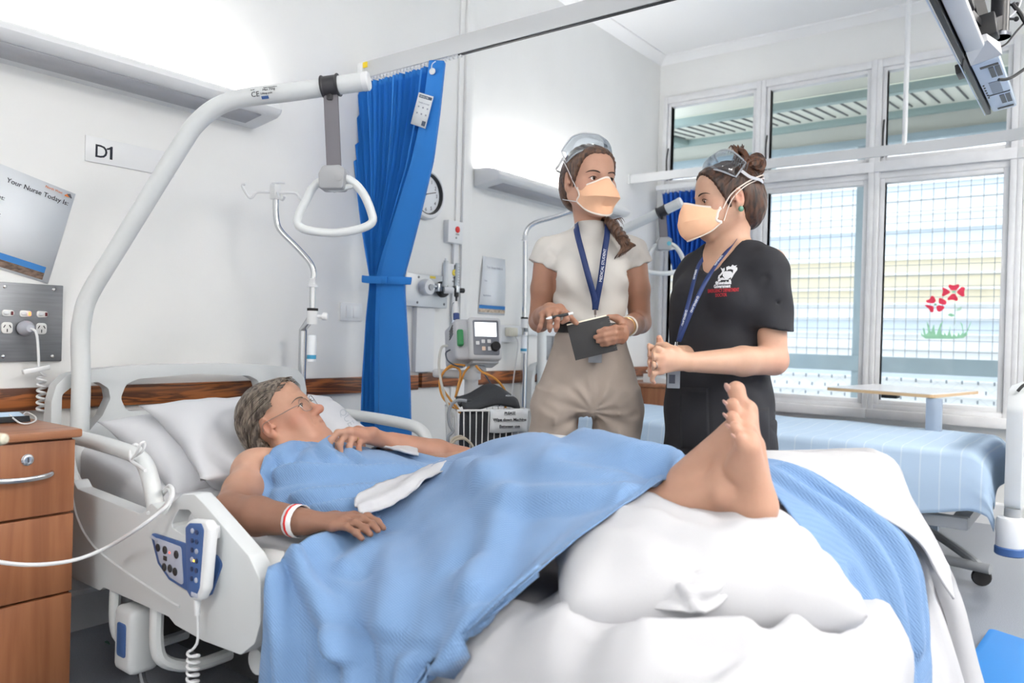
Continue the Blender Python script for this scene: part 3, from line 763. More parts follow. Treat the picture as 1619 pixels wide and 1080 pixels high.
gr = [(145, 850), (170, 895), (185, 905), (170, 790), (190, 800), (215, 890), (245, 860), (225, 690), (262, 770), (285, 860), (330, 735), (340, 830), (360, 905), (385, 830), (420, 740), (465, 690), (425, 800), (440, 880), (470, 905), (475, 855), (515, 912), (545, 840), (565, 750), (560, 860), (590, 930), (605, 875), (655, 925), (680, 855), (700, 905), (738, 860), (725, 780), (698, 700), (735, 745), (755, 880), (790, 850), (830, 760), (862, 692), (850, 745), (800, 870), (812, 890), (750, 940), (600, 952), (210, 950), (150, 905)]
shape('grass', gr, m_leafg, t, .0022)
# ------------------------------------------------------------------ hospital beds
m_bed = mat('bed_moulding', (205, 209, 211), .38, bump=.06, bscale=500)
m_bedd = mat('bed_underframe', (150, 154, 158), .45)
m_tubew = mat('powder_coated_tube', (212, 216, 217), .32)
m_blue = mat('control_blue', (62, 96, 150), .4)
m_pgrey = mat('control_grey', (176, 182, 198), .4)
m_dkgrey = mat('charcoal_metal', (44, 45, 48), .5)
m_rubber = mat('rubber', (30, 30, 32), .7)
m_white_sheet = mat('white_sheet', (206, 208, 212), .8, bump=.12, bscale=900, var=.02)
YU, ZU = Vector((0, 1, 0)), Vector((0, 0, 1))

def head_end(cx, y, z, parent, name='headboard'):
    """the moulded end board with three openings; z lifts it"""
    def mir(l): return l + [(-a, b) for a, b in reversed(l)]
    top = [(-.485, .42), (-.485, .79), (-.472, .84), (-.44, .872), (-.38, .885), (-.29, .893), (-.12, .901)]
    outer = mir(top)
    ctr = fillet([(-.272, .79), (-.255, .835), (-.215, .853), (0, .866), (.215, .853), (.255, .835), (.272, .79), (.25, .745), (.0, .742), (-.25, .745)], .03, 4)
    lh = fillet([(-.455, .60), (-.455, .81), (-.42, .838), (-.345, .846), (-.312, .825), (-.305, .79), (-.33, .735), (-.37, .69), (-.41, .62)], .02, 4)
    rh = [(-a, b) for a, b in reversed(lh)]
    mb = MB().prism(fillet(outer, .02, 3), [ctr, lh, rh], (cx, y, z), (1, 0, 0), (0, 0, 1), .05, .014, 3)
    return mb.build(name, m_bed, parent, sharp=45)

def side_rail(x, s, dz, parent, y0=0.0, controls=False):
    """head side rail: moulded panel, tubular loop and arms; s=+1 faces -x (towards the photographer)"""
    o = (x, y0, dz)
    out = [(-.40, .312), (-.40, .575), (-.425, .592), (-.455, .568), (-.80, .553), (-.835, .566), (-.852, .59), (-.90, .575), (-.925, .568), (-.955, .605), (-1.0, .632), (-1.05, .638), (-1.09, .622), (-1.27, .535), (-1.315, .49), (-1.318, .40), (-1.30, .35), (-1.25, .312), (-1.10, .305), (-.98, .312), (-.95, .325), (-.62, .325), (-.60, .312)]
    outp = fillet([(a, b) for a, b in out], .022, 4)
    hole = fillet([(-.945, .545), (-.985, .592), (-1.03, .598), (-1.062, .575), (-1.05, .545), (-1.0, .535)], .014, 3)
    r_ = MB().prism(outp, [hole], o, (0, 1, 0), (0, 0, 1), .042, .014, 3).build('side_rail', m_bed, parent, sharp=45)
    tube = [(x, y0 - .37, dz + .705), (x, y0 - .50, dz + .704), (x, y0 - .66, dz + .698), (x, y0 - .745, dz + .69), (x, y0 - .79, dz + .668), (x, y0 - .82, dz + .62), (x, y0 - .845, dz + .555), (x, y0 - .85, dz + .52)]
    MB().tube(tube, .0215, 12, 4).build('rail_tube', m_tubew, r_)
    MB().tube([(x, y0 - .37, dz + .705), (x, y0 - .345, dz + .695), (x, y0 - .335, dz + .66), (x, y0 - .36, dz + .6), (x, y0 - .41, dz + .56)], .02, 10, 4).build('rail_tube', m_tubew, r_)
    MB().tube([(x - s * .022, y0 - .425, dz + .555), (x - s * .022, y0 - .46, dz + .49), (x - s * .0225, y0 - .54, dz + .435), (x - s * .0225, y0 - .68, dz + .40), (x - s * .0225, y0 - .95, dz + .365), (x - s * .0225, y0 - 1.0, dz + .362)], .004, 6, 4).build('seam_bead', m_bed, r_)
    for ya, w_ in ((-.645, .03), (-.86, .035)):
        MB().tube([(x, y0 + ya, dz + .34), (x, y0 + ya, dz + .23), (x + s * .02, y0 + ya - .01, dz + .18), (x + s * .10, y0 + ya - .02, dz + .15), (x + s * .22, y0 + ya - .02, dz + .15)], w_ * .62, 10, 4, flat=(1, .75)).build('rail_arm', m_tubew, r_)
    bx_ = MB().box((x - .03, y0 - .79, dz + .13), (x + .05, y0 - .695, dz + .30), .018, 3).build('latch_box', m_bed, r_)
    MB().prism(fillet([(-.765, .175), (-.722, .175), (-.722, .262), (-.765, .262)], .01), [], (x - s * .031, y0, dz), (0, 1, 0), (0, 0, 1), .004, .001).build('latch_window', m_blue, bx_)
    return r_

def mattress_surface(cx, dz, head_up, knee_up):
    """centre line (y, z) of the mattress top from head to foot"""
    return [(-.20, .50 + head_up), (-.55, .50 + head_up * .62), (-.9, .50 + head_up * .18), (-1.15, .50), (-1.45, .50 + knee_up * .5), (-1.75, .50 + knee_up), (-2.1, .50 + knee_up * .55), (-2.34, .50 + knee_up * .35)]

def make_bed(cx, dz, label, head_up, knee_up, near=True, foot=False):
    t = thing('hospital_bed', label, 'bed', (cx, -1.25, 0), group=None)
    x0, x1 = cx - .44, cx + .44
    # underframe, deck and base
    MB().box((x0 + .02, -2.32, dz + .285), (x0 + .07, -.2, dz + .335), .006).box((x1 - .07, -2.32, dz + .285), (x1 - .02, -.2, dz + .335), .006).box((x0 + .07, -.26, dz + .285), (x1 - .07, -.2, dz + .335)).box((x0 + .07, -2.32, dz + .285), (x1 - .07, -2.26, dz + .335)).build('frame', m_bedd, t)
    ms = cr([(cx, y, z + dz) for y, z in mattress_surface(cx, dz, head_up, knee_up)], 5)
    V = []; F = []
    for p in ms: V += [(x0 + .01, p.y, p.z - .165), (x1 - .01, p.y, p.z - .165), (x1 - .01, p.y, p.z - .145), (x0 + .01, p.y, p.z - .145)]
    def skin(n, m):
        f = [(i * m + k, i * m + (k + 1) % m, (i + 1) * m + (k + 1) % m, (i + 1) * m + k) for i in range(n - 1) for k in range(m)]
        return f + [tuple(range(m)), tuple((n - 1) * m + k for k in range(m))]
    MB().add(V, skin(len(ms), 4)).build('deck', m_bed, t)
    MB().box((x0 + .12, -1.95, .10), (x1 - .12, -.42, .20), .02).build('base', m_dkgrey, t)
    for yy in (-.62, -1.72):
        MB().obox((cx, yy, .19), (cx, yy + .25, dz + .29), .5, .06, up=(0, 1, 0), bev=.008).build('lift_arm', m_bedd, t)
    for xx in (x0 + .10, x1 - .10):
        for yy in (-.42, -1.95):
            cst = MB().lathe([(.06, -.016), (.066, 0), (.06, .016)], (xx, yy, .066), (1, 0, 0), 20).build('caster', m_rubber, t)
            MB().box((xx - .03, yy - .05, .07), (xx + .03, yy + .06, .145), .015, 3).build('caster_fork', m_bedd, cst)
    # mattress
    sec = fillet([(-.43, -.15), (.43, -.15), (.43, 0), (-.43, 0)], .035, 4); n = len(sec); V = []
    for i, p in enumerate(ms):
        k = 1 if 0 < i < len(ms) - 1 else .985
        V += [(cx + a * k, p.y, p.z + b * k - (.003 if k < 1 else 0)) for a, b in sec]
    MB().add(V, skin(len(ms), n)).build('mattress', m_white_sheet if not foot else mat('pale_blue_sheet_under', (190, 214, 238), .8), t, sharp=60)
    head_end(cx, -.13, dz, t)
    side_rail(cx - .515, 1, dz, t)
    side_rail(cx + .515, -1, dz, t)
    return t
bed1 = make_bed(1.555, 0, 'grey moulded hospital bed with the patient lying in it', .16, .02)

# details of the near rail of the occupied bed
rail1 = [c for c in children(bed1) if c.name.startswith('side_rail')][0]
RX = 1.555 - .515 - .021
def ry(px, py): p = at('x', RX, px, py); return (p.y, p.z)
cp = MB().prism(fillet([ry(*p) for p in ((240, 841), (290, 857), (345, 878), (353, 892), (336, 940), (322, 946), (296, 932), (270, 916), (252, 890))], .012, 4), [], (RX - .002, 0, 0), YU, ZU, .006, .001).build('control_panel', m_blue, rail1)
MB().prism(fillet([ry(*p) for p in ((246, 848), (290, 864), (294, 926), (272, 912), (256, 888))], .012, 4), [], (RX - .004, 0, 0), YU, ZU, .005, .001).build('button_field', m_pgrey, cp)
for (a, b) in ((254, 865), (265, 869), (283, 876), (264, 896), (281, 903), (273, 898), (331, 911)):
    y, z = ry(a, b); MB().lathe([(.010, 0), (.010, .002), (.006, .004), (.004, .0035)], (RX - .006, y, z), (-1, 0, 0), 14).build('button', m_dkgrey, cp)
y, z = ry(272, 873); MB().lathe([(.003, 0), (.001, .002)], (RX - .0065, y, z), (-1, 0, 0), 8).build('indicator', mat('lit_red', (255, 70, 50), .4, emit=1.5), cp)
y, z = ry(265, 882); MB().box((RX - .007, y - .009, z - .006), (RX - .005, y + .009, z + .006), .001).build('icon', m_dkgrey, cp)
y, z = ry(248, 851); MB().prism(fillet([(y - .017, z - .006), (y + .017, z + .0), (y + .017, z + .007), (y - .017, z + .001)], .003), [], (RX - .0065, 0, 0), YU, ZU, .002).build('badge', m_pgrey, cp)
# CPR release and levers under the rail
y, z = ry(172, 940); q = MB().box((RX + .05, y - .04, z - .02), (RX + .11, y + .05, z + .02), .006).build('release_lever', m_bedd, bed1)
text_mesh('CPR', .022, (RX + .049, y + .012, z - .01), (0, -1, 0), ZU, mat('yellow_ink', (196, 172, 96), .6), 'lettering', q)
y, z = ry(197, 975); MB().box((RX + .05, y - .028, z - .012), (RX + .10, y + .028, z + .012), .006).build('release_lever', mat('yellow_lever', (190, 150, 60), .5), bed1)
p = [Vector((1.12, -.62, .20)), Vector((1.08, -.68, .19)), Vector((1.06, -.74, .16)), Vector((1.06, -.76, .10)), Vector((1.08, -.78, .06))]
MB().tube(p, .009, 8, 4).build('brake_pedal', m_steel, bed1)
q0, q1 = at('x', 1.24, 100, 985), at('x', 1.24, 206, 1050)
MB().box((1.24, min(q0.y, q1.y), q1.z), (1.62, max(q0.y, q1.y), q0.z), .01).build('base_cover', m_dkgrey, bed1)
MB().lathe([(.022, 0), (.022, .002)], at('x', 1.238, 170, 1024), (-1, 0, 0), 16).build('sticker', mat('dull_green_sticker', (70, 110, 92), .5), bed1)
MB().box((1.10, -1.30, .235), (1.145, -1.18, .30), .01).build('junction_box', m_bedd, bed1)
MB().lathe([(.03, 0), (.03, .02), (.02, .025)], (1.10, -1.22, .27), (-1, 0, 0), 16).build('knob', m_bed, bed1)

# handset hung on the rail
RXs = RX; RX = RX - .043
hp = [ry(*p) for p in ((291, 829), (300, 822), (325, 824), (331, 836), (322, 935), (314, 951), (303, 950), (295, 938))]
RX = RXs
hy = sum(p[0] for p in hp) / 8; hz = sum(p[1] for p in hp) / 8
t = thing('bed_handset', 'white and blue bed control handset hanging on the near side rail', 'remote control', (RX - .03, hy, hz))
MB().prism(fillet(hp, .014, 4), [], (RX - .03, 0, 0), YU, ZU, .026, .008, 3).build('body', m_plast, t)
fc = MB().prism(fillet([(hy + (a - hy) * .72 + .006, hz + (b - hz) * .92) for a, b in hp], .01, 4), [], (RX - .0435, 0, 0), YU, ZU, .003, .0008).build('face', m_blue, t)
for i in range(6):
    for j in range(2):
        z = hz + .064 - i * .0215; y = hy + .012 + (hz - z) * -.02 - j * .018
        MB().lathe([(.0058, 0), (.0058, .002), (.003, .003)], (RX - .045, y, z), (-1, 0, 0), 12).build('button', mat('button_blue', (40, 56, 92), .4) if (i + j) % 3 else m_pgrey, fc)
MB().lathe([(.003, 0), (.001, .002)], (RX - .0455, hy + .004, hz - .002), (-1, 0, 0), 8).build('indicator', mat('lit_amber', (255, 190, 60), .4, emit=1.5), fc)
MB().box((RX - .0465, hy - .012, hz - .083), (RX - .0445, hy + .012, hz - .073), .0008).build('badge', m_pgrey, fc)
MB().box((RX - .02, hy - .026, hz + .045), (RX + .002, hy - .008, hz + .075), .004).build('hanger', m_plast, t)
zb = hp[6][1]; cy = hp[6][0] - .002
MB().lathe([(.009, 0), (.0075, -.02), (.006, -.04)], (RX - .03, cy, zb + .004), (0, 0, 1), 12).build('strain_relief', m_plast, t)
cab = [(RX - .03, cy, zb - .03), (RX - .03, cy - .006, zb - .07), (RX - .03, cy - .002, zb - .10), (RX - .035, cy + .008, zb - .115)]
for k in range(96):
    a = k * math.pi / 6 + 1.2; cab.append((RX - .035 + .0125 * math.cos(a), cy + .003 + .0125 * math.sin(a), zb - .118 - .0012 * k))
cab += [(RX - .01, cy, zb - .26), (RX + .06, cy - .03, zb - .22)]
MB().tube(cab, .0032, 7, 2).build('coiled_cable', m_plast, t)

# white call cord looped round the rail
def rp(px, py, x): return at('x', x, px, py)
cord = [Vector((-.35, -.84, .006)), Vector((-.12, -.84, .03)), Vector((.05, -.83, .30)), at('y', -.81, -130, 850), at('y', -.80, -70, 872), at('y', -.79, 0, 889), at('y', -.78, 60, 893), at('y', -.775, 120, 885), at('y', -.775, 170, 865), rp(215, 838, .95), rp(255, 808, .985), rp(268, 795, 1.0), rp(274, 778, 1.012), rp(268, 768, 1.035), rp(258, 778, 1.065), rp(246, 797, 1.063), rp(252, 806, 1.02), rp(266, 794, 1.006), rp(271, 782, 1.01), rp(266, 773, 1.04), rp(256, 784, 1.068), rp(244, 802, 1.045), rp(234, 812, 1.016)]
t = thing('nurse_call_cable', 'white call cord looped over the near bed rail and crossing the cabinet drawers', 'cord', cord[5])
MB().tube(cord, .0048, 8, 5).build('cord', m_plast, t)
kn = [rp(230, 744, 1.0), rp(222, 738, 1.006), rp(208, 728, 1.012), rp(207, 712, 1.03), rp(213, 703, 1.06), rp(222, 709, 1.068), rp(224, 722, 1.05)]
MB().tube(kn, .0046, 8, 5).build('loop', m_plast, t)
MB().tube([kn[2], rp(216, 716, 1.0), rp(222, 702, 1.0), rp(229, 700, 1.01), rp(226, 712, 1.01), rp(214, 722, 1.008)], .0035, 6, 4).build('knot', m_plast, t)

# ------------------------------------------------------------------ lifting poles with grab handle
m_clip = mat('dark_clip', (48, 48, 52), .45); m_strap = mat('grey_webbing', (116, 114, 120), .8, bump=.2, bscale=500); m_grip = mat('mid_grey_plastic', (160, 162, 165), .4)
def lifting_pole(label, tr, sticker, px=None, gd=2.344, cpx=(523, 136), gpx=(529, 283), sc=1.0):
    b0 = tr(Vector((1.128, -.205, .44)))
    t = thing('lifting_pole', label, 'lifting pole', b0)
    px = px or [(128, 620, 2.45), (127, 540, 2.45), (130, 505, 2.447), (142, 465, 2.44), (190, 386, 2.425), (285, 232, 2.392), (312, 194, 2.385), (345, 168, 2.378), (385, 155, 2.372), (450, 147, 2.36), (520, 137, 2.345), (576, 129, 2.335)]
    P = [tr(dep(d, a, b)) for a, b, d in px]
    MB().tube([b0] + P, .0275, 16, 4).build('pole', m_tubew, t)
    d = (P[-1] - P[-2]).normalized()
    MB().tube([P[-1] - d * .004, P[-1] + d * .012, P[-1] + d * .016], [.0285, .0285, .024], 16).build('end_cap', m_plast, t)
    MB().lathe([(.036, -.10), (.036, .0), (.032, .008)], b0 + Vector((0, 0, .10)), (0, 0, 1), 16).build('socket', m_bed, t)
    c = tr(dep(gd, *cpx))
    cl = MB().tube([c - d * .026, c - d * .022, c - d * .018, c + d * .018, c + d * .022, c + d * .026], [.034, .034, .0305, .0305, .034, .034], 16).build('clip', m_clip, t)
    MB().box(c + Vector((-.012, -.012, -.045)), c + Vector((.012, .012, -.026)), .004).build('clip_tongue', m_clip, cl)
    side = Vector((VR.x, VR.y, 0)).normalized()
    g = tr(dep(gd, *gpx))
    st = MB(); s0 = c + Vector((0, 0, -.03))
    for off in (-.006, .006):
        n_ = Vector((-side.y, side.x, 0)) * off
        st.obox(s0 + n_ + Vector((0, 0, .015)), g + n_, .002, .042, up=side, bev=.0005)
    st.build('strap', m_strap, t)
    n_ = Vector((-side.y, side.x, 0))
    gr = MB().prism(fillet([(-.04, -.036), (.034, -.034), (.038, .025), (.02, .037), (-.03, .034), (-.042, .01)], .012), [], g, side, ZU, .07, .008).build('grip_block', m_grip, t)
    MB().lathe([(.012, 0), (.012, .002), (.004, .003)], g - n_ * .036 + side * .02, -n_, 14).build('emblem', mat('badge_cyan', (90, 170, 190), .4) if sticker == 2 else m_grip, gr)
    h = [(500, 292), (484, 318), (471, 345), (473, 359), (492, 366), (530, 368), (568, 361), (588, 350), (587, 334), (575, 306), (556, 286), (530, 280)]
    H = [g + side * ((a - 529 + .0256 * (b - 283)) / 527.0) - ZU * ((b - 283) / 527.0) for a, b in h]
    MB().tube(H, .0128, 12, 4, closed=True).build('handle', m_tubew, t)
    MB().tube([H[0] + side * .005, g - ZU * .033, H[-2] + side * .006 - ZU * .012], .009, 8).build('cross_bar', m_tubew, t)
    if sticker == 1:
        a0, a1 = P[8], P[9]; u = (a1 - a0).normalized(); v = u.cross(Vector((VV.x, VV.y, 0)).normalized()) * -1; v = (VU - u * VU.dot(u)).normalized(); nn = u.cross(v)
        def wrap(axis_o):
            def f(p, n, h):
                q = p - axis_o; s_ = q.dot(v); along = q.dot(u); an = s_ / .0279
                return axis_o + u * along + (v * math.sin(an) + nn * math.cos(an)) * (.0279 + h)
            return f
        wr = wrap(a0)
        text_mesh('CE', .021, a0 + u * .036 - v * .010, u, v, m_black, 'lettering', t, wrap=wr)
        for k, (s_, x_, y_, sz) in enumerate((('Max 75kg', .072, .004, .010), ('Lifting pole', .066, -.006, .008), ('Read instructions', .074, .013, .006), ('Serial', .034, .010, .006))):
            text_mesh(s_, sz, a0 + u * x_ + v * y_, u, v, m_black, 'lettering', t, wrap=wr)
        mbp = MB(); 
        G = [[wr(a0 + u * (.066 + .022 * i / 3) + v * (-.020 + .009 * j / 3), nn, .0006) for j in range(4)] for i in range(4)]
        MB().grid(G).build('blue_badge', m_blue, t)
    return t
lifting_pole('thick white lifting pole with grey strap and triangular grab handle over the patient', lambda p: p, 1)
_p2 = [(857, 640, 4.48), (857, 520, 4.48), (860, 480, 4.48), (880, 440, 4.47), (945, 390, 4.42), (978, 368, 4.39), (1003, 355, 4.36), (1025, 345, 4.33), (1050, 333, 4.29), (1074, 321, 4.25)]
lifting_pole('far lifting pole with small grab handle over the empty bed between the two staff', lambda p: Vector((3.70, -.205, .44)) if abs(p.z - .44) < 1e-6 else p, 2, _p2, 4.294, (1047, 334.5), (1050, 386))

# ------------------------------------------------------------------ drip poles
def drip_pole(label, foot, px, dpt, hooks, tilt=1.0, rad=.011):
    t = thing('drip_pole', label, 'drip pole', foot)
    P = [dep(d, a, b) for a, b, d in px]
    bt = P[0]
    MB().tube([Vector(foot), Vector((foot[0], foot[1], bt.z - .05)), bt], [rad * 1.45] * 3, 14).build('lower_tube', m_chrome, t)
    MB().tube(P[1:], rad, 12, 4).build('upper_tube', m_chrome, t)
    MB().lathe([(.02, -.03), (.02, .02), (.016, .025)], bt, (0, 0, 1), 14).build('clamp', m_plast, t)
    MB().lathe([(.0205, .02), (.0205, .03), (.014, .03)], bt, (0, 0, 1), 14).build('clamp_ring', m_rubber, t)
    side = Vector((VR.x, VR.y, 0)).normalized()
    MB().lathe([(.008, .0), (.008, .025), (.014, .027), (.014, .042), (.01, .046)], bt + side * .012, side, 14).build('clamp_knob', m_plast, t)
    MB().lathe([(.0172, 0), (.0172, .10)], bt - ZU * .17, (0, 0, 1), 14).build('label_sleeve', m_paper, t)
    MB().lathe([(.0175, 0), (.0175, .015)], bt - ZU * .16, (0, 0, 1), 14).build('label_band', mat('label_teal', (60, 150, 190), .5), t)
    return t, P, side
fx, fy = 2.035, -.13
t, P, side = drip_pole('chrome drip pole with four white hooks clamped at the headboard of the occupied bed', (fx, fy, .40), [(494, 500, 2.93), (494, 498, 2.93), (494, 450, 2.93), (496, 432, 2.93), (490, 415, 2.93), (470, 392, 2.93), (448, 370, 2.93), (439, 356, 2.93), (436, 335, 2.93), (436, 315, 2.93)], 0, True)
MB().lathe([(.02, 0), (.02, .006), (.014, .008), (.013, .03), (.014, .032)], dep(2.93, 494, 454), (0, 0, 1), 14).build('collar', m_plast, t)
c = dep(2.93, 435.5, 303)
MB().box(c + Vector((-.016, -.016, -.03)), c + Vector((.016, .016, .028)), .006).build('hook_block', m_plast, t)
def hk(pts, rr=.004): return MB().tube([dep(d, a, b) for a, b, d in pts], rr, 7, 4)
hk([(428, 304, 2.93), (407, 304, 2.93), (400, 311, 2.93), (394, 312, 2.93), (386, 300, 2.93), (383, 293, 2.93), (388, 291, 2.93)], .0055).build('hook', m_plast, t)
hk([(443, 305, 2.93), (466, 305, 2.93), (474, 313, 2.93), (482, 316, 2.93), (490, 305, 2.93), (488, 299, 2.93), (484, 299, 2.93)], .0055).build('hook', m_plast, t)
hk([(432, 300, 2.93), (430, 292, 2.95), (436, 289, 3.0), (450, 289, 3.03)], .0045).build('hook', m_plast, t)
hk([(438, 304, 2.92), (441, 312, 2.88), (447, 316, 2.84), (450, 310, 2.82)], .0045).build('hook', m_plast, t)
t, P, side = drip_pole('chrome drip pole with bent top beside the empty bed behind the cream top', (3.575, -.13, .40), [(829, 510, 4.36), (829, 508, 4.36), (830, 430, 4.36), (830, 385, 4.36), (832, 366, 4.36), (845, 353, 4.36), (880, 342, 4.36), (920, 328, 4.36), (950, 318, 4.36)], 0, True, rad=.013)
MB().lathe([(.02, 0), (.02, .006), (.014, .008), (.013, .03), (.014, .032)], dep(4.36, 830, 381), (0, 0, 1), 14).build('collar', m_plast, t)

# ------------------------------------------------------------------ bedside cabinet
m_oak = wood('cabinet_veneer', (132, 82, 54), (158, 104, 70), (26, 26, 1.6), .42)
m_oakt = wood('cabinet_top_veneer', (140, 90, 62), (164, 112, 80), (2.2, 30, 30), .3)
cy0 = -.62
cxr = at('y', cy0, 120, 700).x; ct = at('y', cy0, 128, 677).z + .0
d1z, d2z = at('y', cy0, 119, 809).z, at('y', cy0, 119, 934).z
cxl = cxr - .46
t = thing('bedside_cabinet', 'brown wood grain bedside cabinet with drawers left of the occupied bed', 'bedside cabinet', ((cxl + cxr) / 2, cy0 + .25, 0))
MB().box((cxl, cy0 + .02, .06), (cxr, cy0 + .47, ct - .024), .002).build('carcass', m_oak, t)
MB().box((cxl - .01, cy0 - .012, ct - .022), (cxr + .012, cy0 + .48, ct), .005).build('top', m_oakt, t)
fr = [('drawer', d1z + .003, ct - .028), ('drawer', d2z + .003, d1z - .003), ('door', .07, d2z - .003)]
for nm, z0, z1 in fr:
    d = MB().box((cxl + .002, cy0, z0), (cxr - .001, cy0 + .02, z1), .003).build(nm, m_oak, t)
    if nm == 'drawer' and z1 > .6:
        hx = at('y', cy0 - .03, 40, 758); h1 = at('y', cy0, 82, 753).x
        z = hx.z
        MB().tube([(h1, cy0 + .002, z + .004), (h1 - .006, cy0 - .014, z + .003), (h1 - .03, cy0 - .024, z), (h1 - .075, cy0 - .028, z - .002), (h1 - .12, cy0 - .024, z), (h1 - .144, cy0 - .014, z + .003), (h1 - .15, cy0 + .002, z + .004)], .0065, 10, 4, flat=(.8, 1.1)).build('handle', m_chrome, d)
        lk = at('y', cy0, 43, 727)
        l_ = MB().lathe([(.0145, 0), (.0145, .003), (.0125, .0045), (.0125, .007), (.0085, .008), (.0085, .0065), (.001, .0065)], lk, (0, -1, 0), 24).build('lock', m_chrome, d)
        MB().box((lk.x - .001, cy0 - .0078, lk.z - .006), (lk.x + .001, cy0 - .006, lk.z + .006)).build('keyhole', m_dark, l_)
MB().box((cxl + .02, cy0 + .03, 0), (cxr - .02, cy0 + .45, .06)).build('plinth', m_dkgrey, t)
# face mask lying on the cabinet
t = thing('face_mask', 'blue and black pleated face mask lying on the bedside cabinet top', 'face mask', (cxl + .2, cy0 + .3, ct))
def cp_(px, py, dz=.0): return at('z', ct + dz, px, py)
q0, q1 = cp_(-30, 664, .012), cp_(44, 660, .012)
dirx = (q1 - q0).normalized(); diry = Vector((-dirx.y, dirx.x, 0))
G = []
for i in range(9):
    row = []
    for j in range(7):
        u, v = i / 8, j / 6; p = q0 + (q1 - q0) * u + diry * (v * .075 - .01)
        p.z = ct + .004 + .018 * math.sin(math.pi * (.15 + .7 * v)) + .004 * math.sin(v * 16) - .01 * (u > .9)
        row.append(p)
    G.append(row)
MB().grid(G).build('body', mat('mask_pale_blue', (178, 200, 220), .8), t, thk=.0015)
fl = MB().grid([[q0 + (q1 - q0) * (i / 6) + diry * (-.012) + Vector((0, 0, .006 - .015 * 0)) for i in range(7)], [q0 + (q1 - q0) * (i / 6) + diry * (-.022) + Vector((0, 0, -.0085)) for i in range(7)]])
fl.build('lining', mat('mask_black', (34, 36, 40), .8), t, thk=.0015)
MB().tube([cp_(15, 656, .02), cp_(30, 668, .006), cp_(44, 670, .0035), cp_(56, 665, .0035), cp_(55, 658, .0035), cp_(42, 652, .006), cp_(36, 656, .012)], .0022, 6, 5).build('ear_loop', m_white, t)
# cream bar end at the very left
e0, e1 = dep(1.35, 10, 694), dep(1.40, -170, 700)
o = MB().cyl((e1.x, e1.y, 0), (e1.x, e1.y, e1.z), .014).lathe([(.12, 0), (.12, .012), (.02, .03)], (e1.x, e1.y, 0), (0, 0, 1), 24).tube([e1, e0 - (e0 - e1).normalized() * .01, e0 - (e0 - e1).normalized() * .003, e0], [.0105, .0105, .009, .005], 12).build('table_edge', mat('cream_enamel', (206, 200, 180), .4), None)
tag(o, 'rounded cream bar end entering the frame in front of the bedside cabinet', 'bar'); o.name = 'cream_bar'
# ------------------------------------------------------------------ the empty bed by the window
bed2 = make_bed(4.10, 0, 'empty hospital bed with pale blue sheet beside the windows', .0, .0)
for c in list(children(bed2)):
    if c.name.startswith('side_rail'):
        for d in children(c):
            for e in children(d): bpy.data.objects.remove(e)
            bpy.data.objects.remove(d)
        bpy.data.objects.remove(c); continue                                   # its rails are folded down out of sight, its mattress is higher
    if c.name.startswith('mattress') or c.name.startswith('deck'): c.location.z += .10
    if c.name.startswith('mattress'): c.data.materials[0] = mat('pale_blue_mattress', (176, 206, 236), .8)
m_sheetb = mat('striped_blue_sheet', (196, 219, 242), .8, bump=.15, bscale=500)
def stripe_mat():
    m = m_sheetb; nt = m.node_tree; N = nt.nodes; L = nt.links; b = N['Principled BSDF']
    tc = N.new('ShaderNodeTexCoord'); sp = N.new('ShaderNodeSeparateXYZ'); L.new(tc.outputs['Object'], sp.inputs[0])
    mu = N.new('ShaderNodeMath'); mu.operation = 'MULTIPLY'; mu.inputs[1].default_value = 13.5; L.new(sp.outputs['Y'], mu.inputs[0])
    fr = N.new('ShaderNodeMath'); fr.operation = 'FRACT'; L.new(mu.outputs[0], fr.inputs[0])
    lt = N.new('ShaderNodeMath'); lt.operation = 'LESS_THAN'; lt.inputs[1].default_value = .08; L.new(fr.outputs[0], lt.inputs[0])
    mx = N.new('ShaderNodeMix'); mx.data_type = 'RGBA'; mx.inputs[6].default_value = srgb((186, 209, 232)); mx.inputs[7].default_value = srgb((203, 220, 237))
    L.new(lt.outputs[0], mx.inputs[0]); L.new(mx.outputs[2], b.inputs['Base Color'])
stripe_mat()
# tucked sheet with hospital corner: over the top, down the near side, wrinkled
bx0, bx1, bt = 4.10 - .44, 4.10 + .44, .607
G = []
NY, NX = 120, 34
for i in range(NY + 1):
    y = -.30 - 2.09 * i / NY; row = []
    for j in range(NX + 1):
        u = j / NX
        if u < .42:                                             # hanging side, bottom to top
            k = u / .42; drop = .285 + .025 * math.sin(y * 3.1 + 1) - .06 * max(0, (-y - 1.95)) / .4
            fl = .5 + .5 * noise.noise((y * 2.2, k * 2, 3)); 
            p = Vector((bx0 - .012 - .014 * (1 - k) * fl - .012 * math.sin(k * math.pi), y, bt - drop * (1 - k)))
            wr = noise.noise((y * 6 - k * 3.5, k * 2.0 + y, 9)); p.x -= .016 * max(wr, 0) ** 1.4 * math.sin(k * math.pi) ** .6 * 2
        else:
            k = (u - .42) / .58; x = bx0 - .012 + (bx1 + .02 - bx0) * k
            p = Vector((x, y, bt + .006 * math.sin(min(k, .06) / .06 * math.pi / 2) + .012 * noise.noise((x * 3, y * 2.2, 1)) * min(1, k * 5) + .012 * max(0, noise.noise((x * 1.2 + y * 2.6, y * .8, 5))) * min(1, k * 4)))
        e = max(0, (-y - 2.31) / .08); p.z -= .06 * e * e * (1 if u >= .42 else .5 + .5 * u / .42)
        row.append(p)
    G.append(row)
